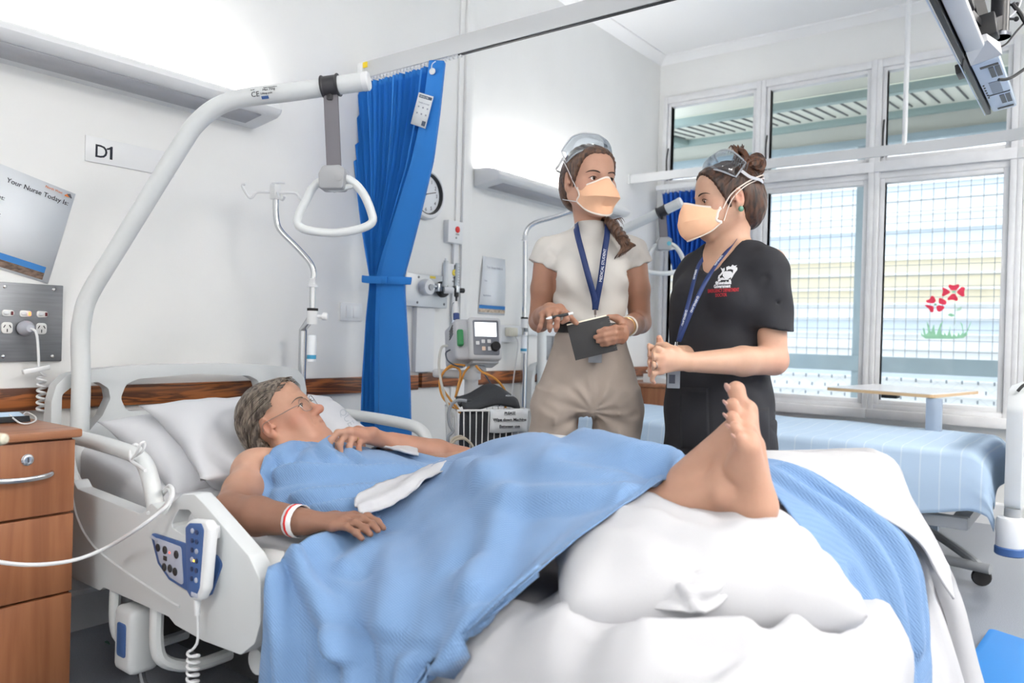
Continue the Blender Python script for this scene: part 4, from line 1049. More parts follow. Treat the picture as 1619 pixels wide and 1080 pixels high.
# the foot end folds down
for s_ in (1, 2, 3, 4, 5):
    G.append([Vector((q.x + .004 * s_ * (1 - 2 * (j / NX)), -2.392 - .004 * s_ - .004 * math.sin(j * .6), q.z - (.022 * s_ if j / NX > .3 else .012 * s_))) for j, q in enumerate(G[NY])])
sh = MB().grid(G).build('bed_sheet', m_sheetb, None, sharp=180, thk=.003)
tag(sh, 'pale blue sheet with white stripes tucked over the empty bed', 'sheet')
ck = MB(); G = []                                              # the diagonal tuck at the near foot corner
for i in range(16):
    u = i / 15; row = []
    for j in range(10):
        v = j / 9; y = -2.02 - .37 * u; zt_ = bt - .005 - .0 * u
        zb_ = bt - .01 - .20 * (1 - u) ** .9 * .9 - .14 * u
        row.append(Vector((bx0 - .034 - .018 * math.sin(v * math.pi) * (.4 + u) - .006 * math.sin(u * 14 + v * 3), y, bt - .03 * v - (.17 * v) * (.35 + .65 * u) - .0)))
    G.append(row)
# overhead pillow-free head; foot board
fb_out = [(-.485, .40), (.485, .40), (.485, .80), (.44, .87), (.3, .885), (-.3, .885), (-.44, .87), (-.485, .80)]
hole = fillet([(-.40, .60), (-.40, .80), (-.36, .835), (.36, .835), (.40, .80), (.40, .60)], .03, 4)
fb = MB().prism(fillet(fb_out, .05, 4), [hole], (4.10, -2.475, 0), (1, 0, 0), (0, 0, 1), .055, .016, 3).build('footboard', m_bed, bed2, sharp=45)
MB().box((3.75, -2.50, .56), (4.45, -2.45, .75), .01).build('control_panel', m_blue, fb)
MB().tube([(3.76, -2.51, .72), (3.74, -2.53, .80), (3.70, -2.52, .88), (3.66, -2.50, .895), (3.64, -2.48, .87)], .006, 8, 4).build('cable', m_rubber, fb)
MB().cyl((3.64, -2.475, .335), (3.64, -2.475, .41), .03, .028).build('corner_post', m_bedd, fb)
c = at('x', 3.60, 1592, 846)
rb = MB().lathe([(.046, -.06), (.05, -.05), (.05, .05), (.046, .06), (.03, .062)], c + Vector((.02, -.01, .005)), (0, 0, 1), 24).build('corner_bumper', m_plast, fb)
MB().lathe([(.049, -.085), (.054, -.08), (.054, -.055), (.049, -.05)], c + Vector((.02, -.01, .005)), (0, 0, 1), 24).build('bumper_roller', m_blue, rb)
MB().box(c + Vector((.02, -.01, .01)), (3.72, -2.42, .36), .004).build('bracket', m_bed, fb)

# locker with telephone beyond the empty bed
lx = 4.72; t = thing('bedside_locker', 'brown bedside locker beyond the empty bed in the window corner', 'bedside cabinet', (lx + .25, -.3, 0))
MB().box((lx, -.50, .05), (lx + .5, -.06, .715), .003).build('carcass', m_oak, t)
MB().box((lx - .01, -.52, .715), (lx + .51, -.04, .74), .005).build('top', m_oakt, t)
dr = MB().box((lx + .005, -.515, .56), (lx + .495, -.50, .70), .003).build('drawer', m_oak, t); MB().tube([(lx + .18, -.515, .64), (lx + .2, -.535, .64), (lx + .3, -.535, .64), (lx + .32, -.515, .64)], .005, 8, 3).build('handle', m_chrome, dr)
MB().box((lx + .005, -.515, .08), (lx + .495, -.50, .555), .003).build('door', m_oak, t)
MB().box((lx + .03, -.48, 0), (lx + .47, -.08, .05)).build('plinth', m_dkgrey, t)
t = thing('telephone', 'white desk telephone on the brown locker beyond the empty bed', 'telephone', (lx + .2, -.33, .74))
MB().add([(lx + .08, -.44, .741), (lx + .30, -.44, .741), (lx + .30, -.24, .741), (lx + .08, -.24, .741), (lx + .08, -.44, .765), (lx + .30, -.44, .765), (lx + .30, -.24, .80), (lx + .08, -.24, .80)], [(0, 1, 2, 3), (4, 5, 6, 7), (0, 1, 5, 4), (1, 2, 6, 5), (2, 3, 7, 6), (3, 0, 4, 7)]).build('body', m_plast, t)
MB().tube([(lx + .11, -.42, .785), (lx + .11, -.40, .803), (lx + .11, -.28, .822), (lx + .11, -.26, .812)], .016, 8, 3).build('handset', m_plast, t)

# over-bed table beyond the empty bed
t = thing('overbed_table', 'wheeled over-bed table with white top standing beyond the empty bed', 'table', (4.75, -1.9, 0))
F_, L_, R_ = Vector((4.42, -2.065, .795)), Vector((4.64, -1.52, .795)), Vector((5.12, -2.19, .795))
Bk = L_ + R_ - F_
def tt(dz): return [Vector((p.x, p.y, p.z + dz)) for p in (F_, R_, Bk, L_)]
U_ = (R_ - F_); ul = U_.length; U_.normalize(); Wv = Vector((-U_.y, U_.x, 0)); wl = (L_ - F_).dot(Wv)
off = (L_ - F_).dot(U_)
MB().prism(fillet([(0, 0), (ul, 0), (ul + off * .3, wl), (off * .3, wl)], .03, 4), [], F_ - Vector((0, 0, .01)), U_, Wv, .016).build('edge_band', mat('beech_edge', (206, 176, 136), .4), t)
MB().prism(fillet([(.001, .001), (ul - .001, .001), (ul + off * .3 - .001, wl - .001), (off * .3 + .001, wl - .001)], .03, 4), [], F_ + Vector((0, 0, -.0005)), U_, Wv, .005).build('tabletop', mat('white_laminate', (232, 233, 236), .2), t)
MB().box((4.62, -1.86, .75), (4.70, -1.78, .778), .004).build('catch', m_dkgrey, t)
MB().box((4.435, -2.10, .10), (4.485, -2.03, .775), .004).build('column', mat('blue_grey_column', (160, 176, 196), .35, metal=.3), t)
bs = MB().tube([(4.45, -2.03, .11), (4.30, -2.05, .125), (4.10, -2.10, .115), (3.96, -2.17, .09)], .018, 10, 4).build('base_arm', m_bedd, t)
MB().tube([(4.45, -2.03, .11), (4.2, -2.15, .13), (3.98, -2.30, .105), (3.95, -2.33, .09)], .02, 10, 4).build('base_arm', m_bedd, t)
MB().cyl((3.99, -2.14, .085), (3.93, -2.38, .085), .022, n=14).build('base_bar', m_bedd, t)
for y in (-2.17, -2.345):
    MB().lathe([(.034, -.012), (.04, 0), (.034, .012)], (3.955 + (y + 2.34) * -.2, y, .04), (.97, .25, 0), 18).build('caster', m_rubber, t)
MB().cyl((4.9, -2.0, .085), (4.9, -1.6, .085), .02).build('base_bar', m_bedd, t)
MB().tube([(4.45, -2.03, .10), (4.9, -1.85, .085)], .018, 10).build('base_arm', m_bedd, t)
for y in (-2.0, -1.6): MB().lathe([(.034, -.012), (.04, 0), (.034, .012)], (4.9, y, .04), (1, 0, 0), 18).build('caster', m_rubber, t)

# ------------------------------------------------------------------ vital signs monitor on its stand
t = thing('monitor_stand', 'vital signs monitor on a rolling stand with wire basket and cables', 'medical monitor', (2.62, -.52, 0))
m_mon = mat('monitor_case', (200, 202, 206), .4); m_bez = mat('monitor_bezel', (116, 120, 130), .4)
mp = Vector((2.64, -.52, 0))
def V2(px, py, d=3.17): return dep(d, px, py)
FD = (Vector((-.58, -.82, 0))).normalized()                    # the way the monitor faces
FS = Vector((-FD.y, FD.x, 0)) * 1.0
if FS.dot(VR) < 0: FS = -FS
fc = V2(766, 536, 3.12); up = (ZU * .97 - FD * .24).normalized(); nn = FS.cross(up)
if nn.dot(FD) < 0: nn = -nn
X = Matrix((FS, up, FS.cross(up))).transposed().to_4x4(); X.translation = fc
s_ = 1 if FS.cross(up).dot(FD) > 0 else -1
body = MB().box((-.068, -.088, -.02 * s_ - .0), (.068, .088, .02), .016, 3, X).build('front_case', m_mon, t)
MB().box((-.118, -.084, -.20), (-.035, .083, -.005), .014, 3, X).build('side_case', mat('monitor_grey', (188, 190, 196), .4), t)
MB().box((-.09, -.075, -.17), (.055, .078, -.015), .012, 3, X).build('rear_case', m_mon, t)
bz = MB().prism(fillet([(-.052, -.07), (.054, -.07), (.054, .072), (-.052, .072)], .008), [], fc + nn * .0205, FS, up, .003, .001).build('bezel', m_bez, t)
MB().prism([(-.044, .005), (.044, .005), (.044, .062), (-.044, .062)], [], fc + nn * .0225, FS, up, .0015).build('screen', mat('lit_screen', (236, 242, 248), .3, emit=.9), bz)
for a, b, c_ in ((-.035, -.022, 'screen_button'), (-.012, -.015, 'screen_button'), (.012, -.014, 'screen_button')):
    MB().prism(fillet([(a - .007, b - .007), (a + .007, b - .007), (a + .007, b + .007), (a - .007, b + .007)], .002), [], fc + nn * .023, FS, up, .003).build('button', m_plast, bz)
MB().prism(fillet([(-.018, -.052), (-.004, -.052), (-.004, -.036), (-.018, -.036)], .002), [], fc + nn * .023, FS, up, .003).build('button', mat('peach_button', (226, 200, 180), .4), bz)
MB().prism(fillet([(.006, -.052), (.02, -.052), (.02, -.036), (.006, -.036)], .002), [], fc + nn * .023, FS, up, .003).build('button', m_plast, bz)
MB().lathe([(.019, 0), (.019, .016), (.016, .02), (.001, .021)], fc + FS * .036 - up * .036 + nn * .022, nn, 20).build('dial_knob', m_rubber, bz)
lat = -FS
for k in range(4): MB().obox(fc - FS * .1185 + up * (.062 - .011 * k) - nn * .04, fc - FS * .1185 + up * (.05 - .011 * k) - nn * .10, .003, .004).build('vent', m_dark, t)
gp = MB().box((-.115, -.035, -.0), (-.09, .033, .024), .008, 3, X).build('green_cartridge', mat('probe_green', (52, 140, 84), .4), t)
pb = fc - FS * .10 + up * .09 - nn * .05
pr = MB().tube([pb, pb + up * .025], .013, 12).build('probe_holder', mat('holder_blue', (40, 66, 130), .4), t)
MB().tube([pb + up * .02, pb + up * .05, pb + up * .075], [.011, .011, .007], 12).build('probe', m_plast, pr)
MB().tube([pb + up * .07, pb + up * .065 - FS * .014, pb + up * .02 - FS * .022, pb - up * .01 - FS * .02], .0015, 5, 4).build('probe_wire', m_bez, pr)
pc = V2(745, 610); px_, py_ = pc.x, pc.y
tops = fc - up * .10 - nn * .06
MB().obox(tops + up * .012 + FS * -.05, tops + up * .012 + FS * .06, .10, .016, up=up, bev=.004).build('mount_plate', m_mon, t)
MB().tube([tops + up * .005, Vector((px_, py_, tops.z - .03)), Vector((px_, py_, .12))], [.03, .028, .028], 16).build('column', m_mon, t)
ch = V2(745, 592).z
MB().tube([(px_, py_, ch - .02), (px_, py_, ch + .018)], .038, 16).build('collar', m_mon, t)
hd0 = Vector((px_, py_, ch)); hd1 = hd0 - FS * .16 - nn * .0 + ZU * .004
MB().obox(hd0, hd1, .022, .034, bev=.01, seg=3).build('handle', m_mon, t)
for k in range(5):
    a = k * 2 * math.pi / 5 + .4; d = Vector((math.cos(a), math.sin(a), 0)); b0 = Vector((px_, py_, .10))
    MB().obox(b0, b0 + d * .24 - ZU * .02, .04, .03, bev=.008).build('base_leg', m_mon, t)
    MB().lathe([(.026, -.01), (.03, 0), (.026, .01)], b0 + d * .23 - ZU * .07, d.cross(ZU), 16).build('caster', m_rubber, t)
    MB().cyl(b0 + d * .23 - ZU * .05, b0 + d * .23 - ZU * .02, .008).build('caster_stem', m_bez, t)
# wire basket in front of the column
bc = Vector((px_, py_, 0)) + nn.normalized() * .0; bc = V2(771, 660, 3.02); bz0, bz1 = V2(771, 712, 3.02).z, V2(771, 645, 3.02).z
hw, hd = .145, .10
FN = Vector((FD.x, FD.y, 0)).normalized()
def bp(a, b, z): q = Vector((bc.x, bc.y, 0)) + FS * a + FN * b; return Vector((q.x, q.y, z))
bk = MB().tube([bp(-hw, hd, bz1), bp(hw, hd, bz1), bp(hw, -hd, bz1), bp(-hw, -hd, bz1)], .0042, 8, 0, closed=True).build('basket', m_plast, t)
MB().tube([bp(-hw * .94, hd * .92, bz0), bp(hw * .94, hd * .92, bz0), bp(hw * .94, -hd * .92, bz0), bp(-hw * .94, -hd * .92, bz0)], .0035, 8, 0, closed=True).build('bottom_ring', m_plast, bk)
def vw(a, b): MB().cyl(bp(a, b, bz1), bp(a * .94, b * .92, bz0), .0024, n=6).build('basket_wire', m_plast, bk)
for k in range(13):
    a = -hw + 2 * hw * k / 12.0; vw(a, hd); vw(a, -hd)
for k in range(1, 7):
    b = -hd + 2 * hd * k / 7.0; vw(-hw, b); vw(hw, b)
for k in range(1, 6): MB().cyl(bp(-hw * .94 + 2 * hw * .94 * k / 6, hd * .92, bz0), bp(-hw * .94 + 2 * hw * .94 * k / 6, -hd * .92, bz0), .0024, n=6).build('basket_wire', m_plast, bk)
MB().obox(bp(0, -hd, bz1 - .02), Vector((px_, py_, bz1 - .02)), .02, .03).build('basket_bracket', m_mon, bk)
# paper sign on the basket
sg = thing('basket_sign', 'small white paper sign lettered Wipe down Machine on the wire basket', 'sign', bp(.04, hd + .006, bz1))
sx, sw, sh_ = -.022, .15, .088
G = [[bp(sx + sw * i / 6, hd + .007 + .004 * math.sin(i * .9) + .003 * math.sin(j), bz1 + .006 - sh_ * j / 4 - .002 * math.sin(i)) for j in range(5)] for i in range(7)]
MB().grid(G).build('sheet', m_paper, sg, thk=.0008)
for s2, zz, sz in (('PLEASE', .016, .014), ('Wipe down Machine', .041, .0155), ('Between use', .066, .0155)):
    text_mesh(s2, sz, bp(sx + sw / 2, hd + .0165, bz1 + .003 - zz), FS, ZU, m_black, 'lettering', sg, align='CENTER', bold=.0004)
    wdt = .045 if zz < .02 else (.12 if zz < .05 else .08)
    MB().box((-wdt / 2, 0, 0), (wdt / 2, .0008, .0004), 0, 2, Matrix.Translation(bp(sx + sw / 2, hd + .0165, bz1 - zz)) @ Matrix((FS, ZU, FS.cross(ZU))).transposed().to_4x4()).build('underline', m_black, sg)
# cuffs in the basket
m_cuff = mat('cuff_charcoal', (52, 55, 60), .75, bump=.3, bscale=250)
cu = thing('pressure_cuff', 'dark grey blood pressure cuff heaped on top of the wire basket', 'blood pressure cuff', bp(0, 0, bz1))
G = []
for i in range(15):
    u = i / 14; row = []
    for j in range(9):
        v = j / 8; a = -.115 + .215 * u; b = -.055 + .14 * v
        z = bz1 + .012 + .06 * math.exp(-((u - .62) / .33) ** 2) * (1 - .65 * (v - .35) ** 2 * 2) + .006 * noise.noise((u * 5, v * 5, 2)) - .04 * max(0, v - .8) * 2 + .02 * (1 - v)
        row.append(bp(a, b, z))
    G.append(row)
MB().grid(G).build('wrap', m_cuff, cu, thk=.014, off=0)
text_mesh('ADULT', .012, bp(.045, .075, bz1 + .042), FS, (ZU * .6 - FN * .8).normalized(), m_paper, 'lettering', cu, lift=.012)
MB().tube([bp(-.12, .02, bz1 + .016), bp(-.10, .03, bz1 + .026), bp(-.07, .04, bz1 + .02)], .013, 10, 4).build('hose_bulb', m_cuff, cu)
for lab, a0, a1, col, nm in (('dark grey folded cuff low inside the wire basket', -.10, .10, m_cuff, 'pressure_cuff'), ('clear plastic bag of pads inside the wire basket', .07, .13, mat('pale_bag', (176, 180, 190), .4), 'plastic_bag')):
    z0 = bz0 + .006; z1 = bz1 - .012 if nm == 'pressure_cuff' else bz1 - .05
    mb = MB().box((-.5, -.5, -.5), (.5, .5, .5), .12, 3)
    q = bp((a0 + a1) / 2, .01, (z0 + z1) / 2)
    for i, v in enumerate(mb.v):
        n3 = noise.noise((v[0] * 2.1, v[1] * 2.3, v[2] * 2.2 + a0 * 9)); p = q + FS * (v[0] * (a1 - a0)) + FN * (v[1] * .15) + ZU * (v[2] * (z1 - z0) * (1 + .2 * n3)); mb.v[i] = tuple(p)
    o = mb.build(nm, col); tag(o, lab, 'bag' if nm == 'plastic_bag' else 'blood pressure cuff')
# hoses and leads
m_or = mat('orange_hose', (206, 142, 58), .45); m_hose = mat('pale_hose', (196, 196, 192), .45); m_dkh = mat('dark_hose', (70, 78, 92), .5); m_beige = mat('beige_hose', (178, 168, 152), .5)
def hose(name, label, pts, d, r, m, dd=None):
    P = [dep(d + (dd[i] if dd else 0), a, b) for i, (a, b) in enumerate(pts)]
    o = MB().tube(P, r, 8, 5).build(name, m); return tag(o, label, 'hose')
hose('air_hose', 'orange looped hose hanging from the back of the monitor', [(735, 578), (715, 577), (702, 588), (695, 604), (700, 628), (717, 645), (728, 652), (712, 632), (698, 610), (700, 590), (716, 580), (728, 588), (724, 612), (720, 628), (728, 605), (735, 588), (742, 580)], 3.06, .0045, m_or, [0, .02, .01, 0, -.02, -.03, -.03, .0, .03, .05, .05, .03, .0, 0, .02, .04, .06])
hose('air_hose', 'orange hose curving down right of the monitor column into the basket', [(752, 578), (762, 588), (782, 598), (797, 615), (801, 632), (799, 645)], 3.05, .0045, m_or)
hose('pressure_hose', 'thick pale hose dropping from the left side of the monitor', [(708, 547), (698, 550), (694, 575), (697, 602), (704, 628), (710, 645), (718, 660)], 3.03, .005, m_hose)
hose('sensor_lead', 'thin dark lead looping below the left side of the monitor', [(712, 553), (705, 558), (708, 570), (720, 578), (732, 580)], 3.02, .003, m_dkh)
hose('sensor_lead', 'thin dark lead hanging right of the monitor column to the cuff', [(758, 582), (772, 600), (784, 625), (790, 642)], 3.08, .003, m_dkh)
hose('coiled_hose', 'beige hose coiled at the lower left of the wire basket', [(712, 702), (716, 694), (728, 690), (740, 697), (748, 708), (744, 722), (730, 728), (718, 722), (712, 708), (720, 696), (734, 694), (746, 704), (750, 718), (742, 732), (728, 734)], 2.86, .005, m_beige, [0, .01, .02, .03, .02, .01, 0, -.01, -.01, .0, .01, .02, .02, .01, 0])
hose('grey_hose', 'grey hose hooked over the left edge of the wire basket', [(738, 634), (724, 633), (714, 640), (709, 655), (711, 672), (716, 682), (709, 690), (708, 704)], 2.87, .006, mat('grey_hose_rubber', (140, 146, 154), .5))

# ------------------------------------------------------------------ television hung from the ceiling
t = thing('television', 'wide television hung from the ceiling on a black bracket seen from below and behind', 'television', (2.75, -2.39, 1.9))
al = R(9)
e1 = Vector((0, math.sin(al), math.cos(al))); bk_ = Vector((0, -math.cos(al), math.sin(al))); e2 = Vector((-1, 0, 0))
Xt = Matrix((e2, bk_, e1)).transposed().to_4x4(); Xt.translation = Vector((3.37, -2.385, 1.9))      # x along the width, y to the back, z up the panel
m_tvs = mat('tv_silver', (206, 207, 210), .35); m_tvb = mat('tv_black', (34, 35, 38), .4); m_tvp = mat('tv_pale_blue', (196, 210, 228), .35)
MB().box((0, -.010, 0), (1.30, .006, .54), .004, 2, Xt).build('bezel', m_tvb, t)
MB().box((.012, -.0115, .012), (1.288, -.010, .528), 0, 2, Xt).build('screen', mat('dark_screen', (24, 26, 30), .15), t)
MB().box((0, -.016, .0), (1.30, -.0125, .006), .001, 2, Xt).build('edge_trim', m_tvp, t)
MB().box((.0, .010, .004), (.585, .088, .034), .008, 2, Xt).build('terminal_box', m_tvp, t)
bxm = children(t)[-1]
MB().box((.02, .008, .03), (1.28, .030, .50), .015, 3, Xt).build('back_shell', mat('tv_back_shaded', (84, 86, 92), .5), t)  # shade on the back of the set is put into this dark grey
MB().add([Xt @ Vector(p) for p in ((.585, .010, .006), (.585, .095, .012), (.585, .095, .05), (.585, .01, .05), (.70, .012, .012), (.70, .07, .03), (.70, .07, .05), (.70, .012, .05))], [(0, 1, 2, 3), (7, 6, 5, 4), (0, 4, 5, 1), (1, 5, 6, 2), (2, 6, 7, 3), (3, 7, 4, 0)]).build('shoulder', m_tvs, t)
MB().box((.70, .010, .008), (1.30, .062, .036), .01, 2, Xt).build('lower_shell', m_tvs, t)
def vent(a0, a1, b0, b1, m=m_tvb, nm='vent'): MB().box((b0, a0, .002), (b1, a1, .006), 0, 2, Xt).build(nm, m, bxm)
vg = mat('vent_grey', (88, 92, 98), .5)
for b in (.095, .42):
    vent(.050, .064, b, b + .105, vg); vent(.067, .081, b, b + .105, vg)
vent(.03, .08, .535, .552); vent(.03, .08, .03, .045); vent(.035, .066, .24, .37, mat('vent_mid', (140, 150, 164), .5)); vent(.02, .084, .222, .228)
for k in range(6): vent(.017, .022, .20 + k * .03, .21 + k * .03, m_tvb, 'socket')
MB().box((.50, -.034, .0), (.57, -.016, .03), .003, 2, Xt).build('sensor', m_tvb, t)
pole = dep(2.48, 1580, 60)
MB().tube([Vector((pole.x, pole.y, CZ)), pole + ZU * .02, pole], [.026, .026, .031], 18).build('ceiling_pole', m_tvb, t)
MB().lathe([(.032, 0), (.032, .012)], pole, (0, 0, 1), 20).build('pole_collar', mat('collar_steel', (110, 114, 122), .3, metal=.7), t)
for k in range(5):
    b = pole + ZU * (.06 + .045 * k); MB().tube([b, b + VR * .05], .004, 8).build('bolt', m_tvb, t); MB().ell(b + VR * .052, .008, n=10, m=6).build('bolt_head', m_tvb, t)
bb = dep(2.40, 1556, 46)
MB().box((-.035, -.035, -.035), (.035, .035, .035), .006, 2, Matrix.Translation(bb) @ Xt.to_3x3().to_4x4()).build('tilt_bracket', m_tvb, t)
b2 = dep(2.30, 1520, 2)
MB().box((-.03, -.03, -.03), (.03, .03, .03), .006, 2, Matrix.Translation(b2) @ Xt.to_3x3().to_4x4()).build('bracket_arm', m_tvb, t)
MB().obox(bb, pole + ZU * .05, .03, .04).build('bracket_arm', m_tvb, t); MB().obox(bb, Xt @ Vector((.62, .045, .30)), .03, .03).build('bracket_arm', m_tvb, t); MB().obox(b2, bb, .012, .02).build('bracket_arm', m_tvb, t)
def tvc(pts, r, m, nm='cable'): MB().tube([dep(d - .13, a, b) for a, b, d in pts], r, 7, 5).build(nm, m, t)
tvc([(1579, 126, 2.55), (1592, 125, 2.56), (1607, 118, 2.58), (1640, 92, 2.62), (1700, 30, 2.66)], .005, m_tvb)
tvc([(1521, 105, 2.49), (1524, 92, 2.48), (1532, 78, 2.48), (1545, 68, 2.5)], .0025, m_tvb)
tvc([(1600, 5, 2.6), (1612, 20, 2.6), (1632, 40, 2.6), (1690, 20, 2.62)], .007, m_tvb); tvc([(1570, 78, 2.56), (1590, 70, 2.58), (1605, 52, 2.6), (1640, 10, 2.62), (1680, -60, 2.66)], .003, m_tvb)
tvc([(1525, 12, 2.55), (1534, 30, 2.54), (1548, 55, 2.53), (1558, 72, 2.52)], .004, m_tvb); tvc([(1526, 14, 2.56), (1540, 28, 2.56), (1552, 36, 2.58)], .003, m_plast)
tvc([(1590, 30, 2.6), (1602, 22, 2.6), (1612, 8, 2.6), (1618, -20, 2.6)], .003, m_plast)

# blue mat on the floor
o = MB().prism(fillet([(-.62, -.9), (.30, -.9), (.30, .55), (-.62, .55)], .03), [], (2.78, -2.93, .015), (math.cos(R(22)), -math.sin(R(22)) * -.0 - .05, 0), (0.40, .92, 0), .03, .006).build('floor_mat', mat('blue_vinyl_mat', (46, 130, 206), .45, bump=.05, bscale=80))
tag(o, 'bright blue vinyl mat on the floor at the foot of the occupied bed', 'mat')
# ------------------------------------------------------------------ bodies and clothes: smooth-blended volumes turned into one skin
class Vol:
    def __init__(s, lo, hi, h):
        s.lo = np.array(lo, float); s.h = h
        s.n = np.ceil((np.array(hi, float) - s.lo) / h).astype(int) + 1
        s.F = np.full(s.n, .08, np.float32)
        s.ax = [(s.lo[i] + h * np.arange(s.n[i])).astype(np.float32) for i in range(3)]
    def win(s, lo, hi):
        a = np.clip(np.floor((np.array(lo) - s.lo) / s.h).astype(int), 0, s.n - 1); b = np.clip(np.ceil((np.array(hi) - s.lo) / s.h).astype(int) + 1, 1, s.n)
        sl = tuple(slice(int(p), int(q)) for p, q in zip(a, b))
        return sl, s.ax[0][sl[0]][:, None, None], s.ax[1][sl[1]][None, :, None], s.ax[2][sl[2]][None, None, :]
    def op(s, fn, lo, hi, k=.0, mode='u'):
        m = k + 3 * s.h + .004
        sl, X, Y, Z = s.win(np.array(lo) - m, np.array(hi) + m)
        if any(q.stop <= q.start for q in sl): return s
        d = fn(X, Y, Z).astype(np.float32); F = s.F[sl]
        if mode == 's': F = -F
        if k > 0:
            h = np.clip(.5 + .5 * (F - d) / k, 0, 1); r = F * (1 - h) + d * h - k * h * (1 - h)
        else: r = np.minimum(F, d)
        s.F[sl] = -r if mode == 's' else r
        return s
    def cone(s, a, b, ra, rb=None, k=.01, mode='u', flat=None):
        """tapered limb from a to b; flat=(direction, scale) squashes it along a direction"""
        rb = ra if rb is None else rb; a = np.array(a, float); b = np.array(b, float); d = b - a; L2 = max(d @ d, 1e-9); r = max(ra, rb)
        if flat is not None:
            fd = np.array(flat[0], float); fd /= np.linalg.norm(fd); q = 1 / flat[1] - 1
        def fn(X, Y, Z):
            x, y, z = X - a[0], Y - a[1], Z - a[2]
            t = np.clip((x * d[0] + y * d[1] + z * d[2]) / L2, 0, 1)
            x = x - t * d[0]; y = y - t * d[1]; z = z - t * d[2]
            if flat is not None:
                p = (x * fd[0] + y * fd[1] + z * fd[2]) * q; x = x + p * fd[0]; y = y + p * fd[1]; z = z + p * fd[2]
            return np.sqrt(x * x + y * y + z * z) - (ra + (rb - ra) * t)
        return s.op(fn, np.minimum(a, b) - r, np.maximum(a, b) + r, k, mode)
    def chain(s, pts, rs, k=.008, **kw):
        for i in range(len(pts) - 1): s.cone(pts[i], pts[i + 1], rs[i], rs[i + 1], k, **kw)
        return s
    def ell(s, c, r, rot=None, k=.01, mode='u'):
        c = np.array(c, float); r = np.array([r] * 3 if not hasattr(r, '__len__') else r, float); Q = np.eye(3) if rot is None else np.array(rot)
        m = r.max()
        def fn(X, Y, Z):
            x, y, z = X - c[0], Y - c[1], Z - c[2]
            p = [(x * Q[0][i] + y * Q[1][i] + z * Q[2][i]) / r[i] for i in range(3)]
            k0 = np.sqrt(p[0] ** 2 + p[1] ** 2 + p[2] ** 2); k1 = np.sqrt((p[0] / r[0]) ** 2 + (p[1] / r[1]) ** 2 + (p[2] / r[2]) ** 2)
            return k0 * (k0 - 1) / np.maximum(k1, 1e-6)
        return s.op(fn, c - m, c + m, k, mode)
    def loft(s, st, axis=(0, 0, 1), u=(1, 0, 0), k=.02, mode='u', pw=2.3, ends=.02):
        """st rows: (centre point, half width along u, half width along w); the stations follow the axis"""
        ax = np.array(axis, float); ax /= np.linalg.norm(ax); u = np.array(u, float); u -= ax * (u @ ax); u /= np.linalg.norm(u); w = np.cross(ax, u)
        C = np.array([q[0] for q in st], float); t = C @ ax; o = np.argsort(t); t = t[o]; C = C[o]; ru = np.array([q[1] for q in st])[o]; rw = np.array([q[2] for q in st])[o]
        tt = np.linspace(t[0], t[-1], 80)
        def sm(v):
            y = np.interp(tt, t, v); kx = np.array([1, 2, 3, 4, 3, 2, 1.]) / 16; return np.convolve(np.pad(y, 3, mode='edge'), kx, 'valid')
        cu, cw, RU, RW = sm(C @ u), sm(C @ w), sm(ru), sm(rw); m = max(ru.max(), rw.max())
        def fn(X, Y, Z):
            a = X * ax[0] + Y * ax[1] + Z * ax[2]; pu = X * u[0] + Y * u[1] + Z * u[2]; pw_ = X * w[0] + Y * w[1] + Z * w[2]
            A = np.clip(a, t[0], t[-1]); f = lambda v: np.interp(A.ravel(), tt, v).reshape(A.shape)
            U, W = f(RU), f(RW); qu = np.abs(pu - f(cu)) / U; qw = np.abs(pw_ - f(cw)) / W
            q = (qu ** pw + qw ** pw) ** (1 / pw); d = (q - 1) * np.minimum(U, W)
            over = np.maximum(np.maximum(t[0] - a, a - t[-1]), -.05)
            return np.where(over > -ends, np.maximum(d, over) if ends <= 0 else np.maximum(d, np.sqrt(np.maximum(d + ends, 0) ** 2 + np.maximum(over + ends, 0) ** 2) - ends), d)
        return s.op(fn, C.min(0) - m, C.max(0) + m, k, mode)
    def plane(s, p, n):
        """keeps the side the normal points away from"""
        p = np.array(p, float); n = np.array(n, float); n /= np.linalg.norm(n)
        X, Y, Z = s.ax[0][:, None, None], s.ax[1][None, :, None], s.ax[2][None, None, :]
        s.F = np.maximum(s.F, ((X - p[0]) * n[0] + (Y - p[1]) * n[1] + (Z - p[2]) * n[2]).astype(np.float32)); return s
    def cutcyl(s, p, n, r):
        """cuts off what lies beyond the disc p, n, r (for cuffs and hems)"""
        p = np.array(p, float); n = np.array(n, float); n /= np.linalg.norm(n)
        sl, X, Y, Z = s.win(p - r, p + r)
        x, y, z = X - p[0], Y - p[1], Z - p[2]; a = x * n[0] + y * n[1] + z * n[2]; rad = np.sqrt(x * x + y * y + z * z)
        s.F[sl] = np.where((rad < r), np.maximum(s.F[sl], a), s.F[sl]); return s
    def crease(s, pts, w, amp):
        """a soft groove (amp > 0) or ridge (amp < 0) along a polyline"""
        for a, b in zip(pts, pts[1:]):
            a = np.array(a, float); b = np.array(b, float); d = b - a; L2 = max(d @ d, 1e-9)
            sl, X, Y, Z = s.win(np.minimum(a, b) - 3 * w, np.maximum(a, b) + 3 * w)
            x, y, z = X - a[0], Y - a[1], Z - a[2]; t = np.clip((x * d[0] + y * d[1] + z * d[2]) / L2, 0, 1)
            q = (x - t * d[0]) ** 2 + (y - t * d[1]) ** 2 + (z - t * d[2]) ** 2
            s.F[sl] += (amp * np.exp(-q / (w * w))).astype(np.float32)
        return s
    def ripple(s, fn, lo=None, hi=None):
        sl, X, Y, Z = s.win(s.lo if lo is None else lo, s.lo + s.h * s.n if hi is None else hi)
        s.F[sl] += fn(X, Y, Z).astype(np.float32); return s
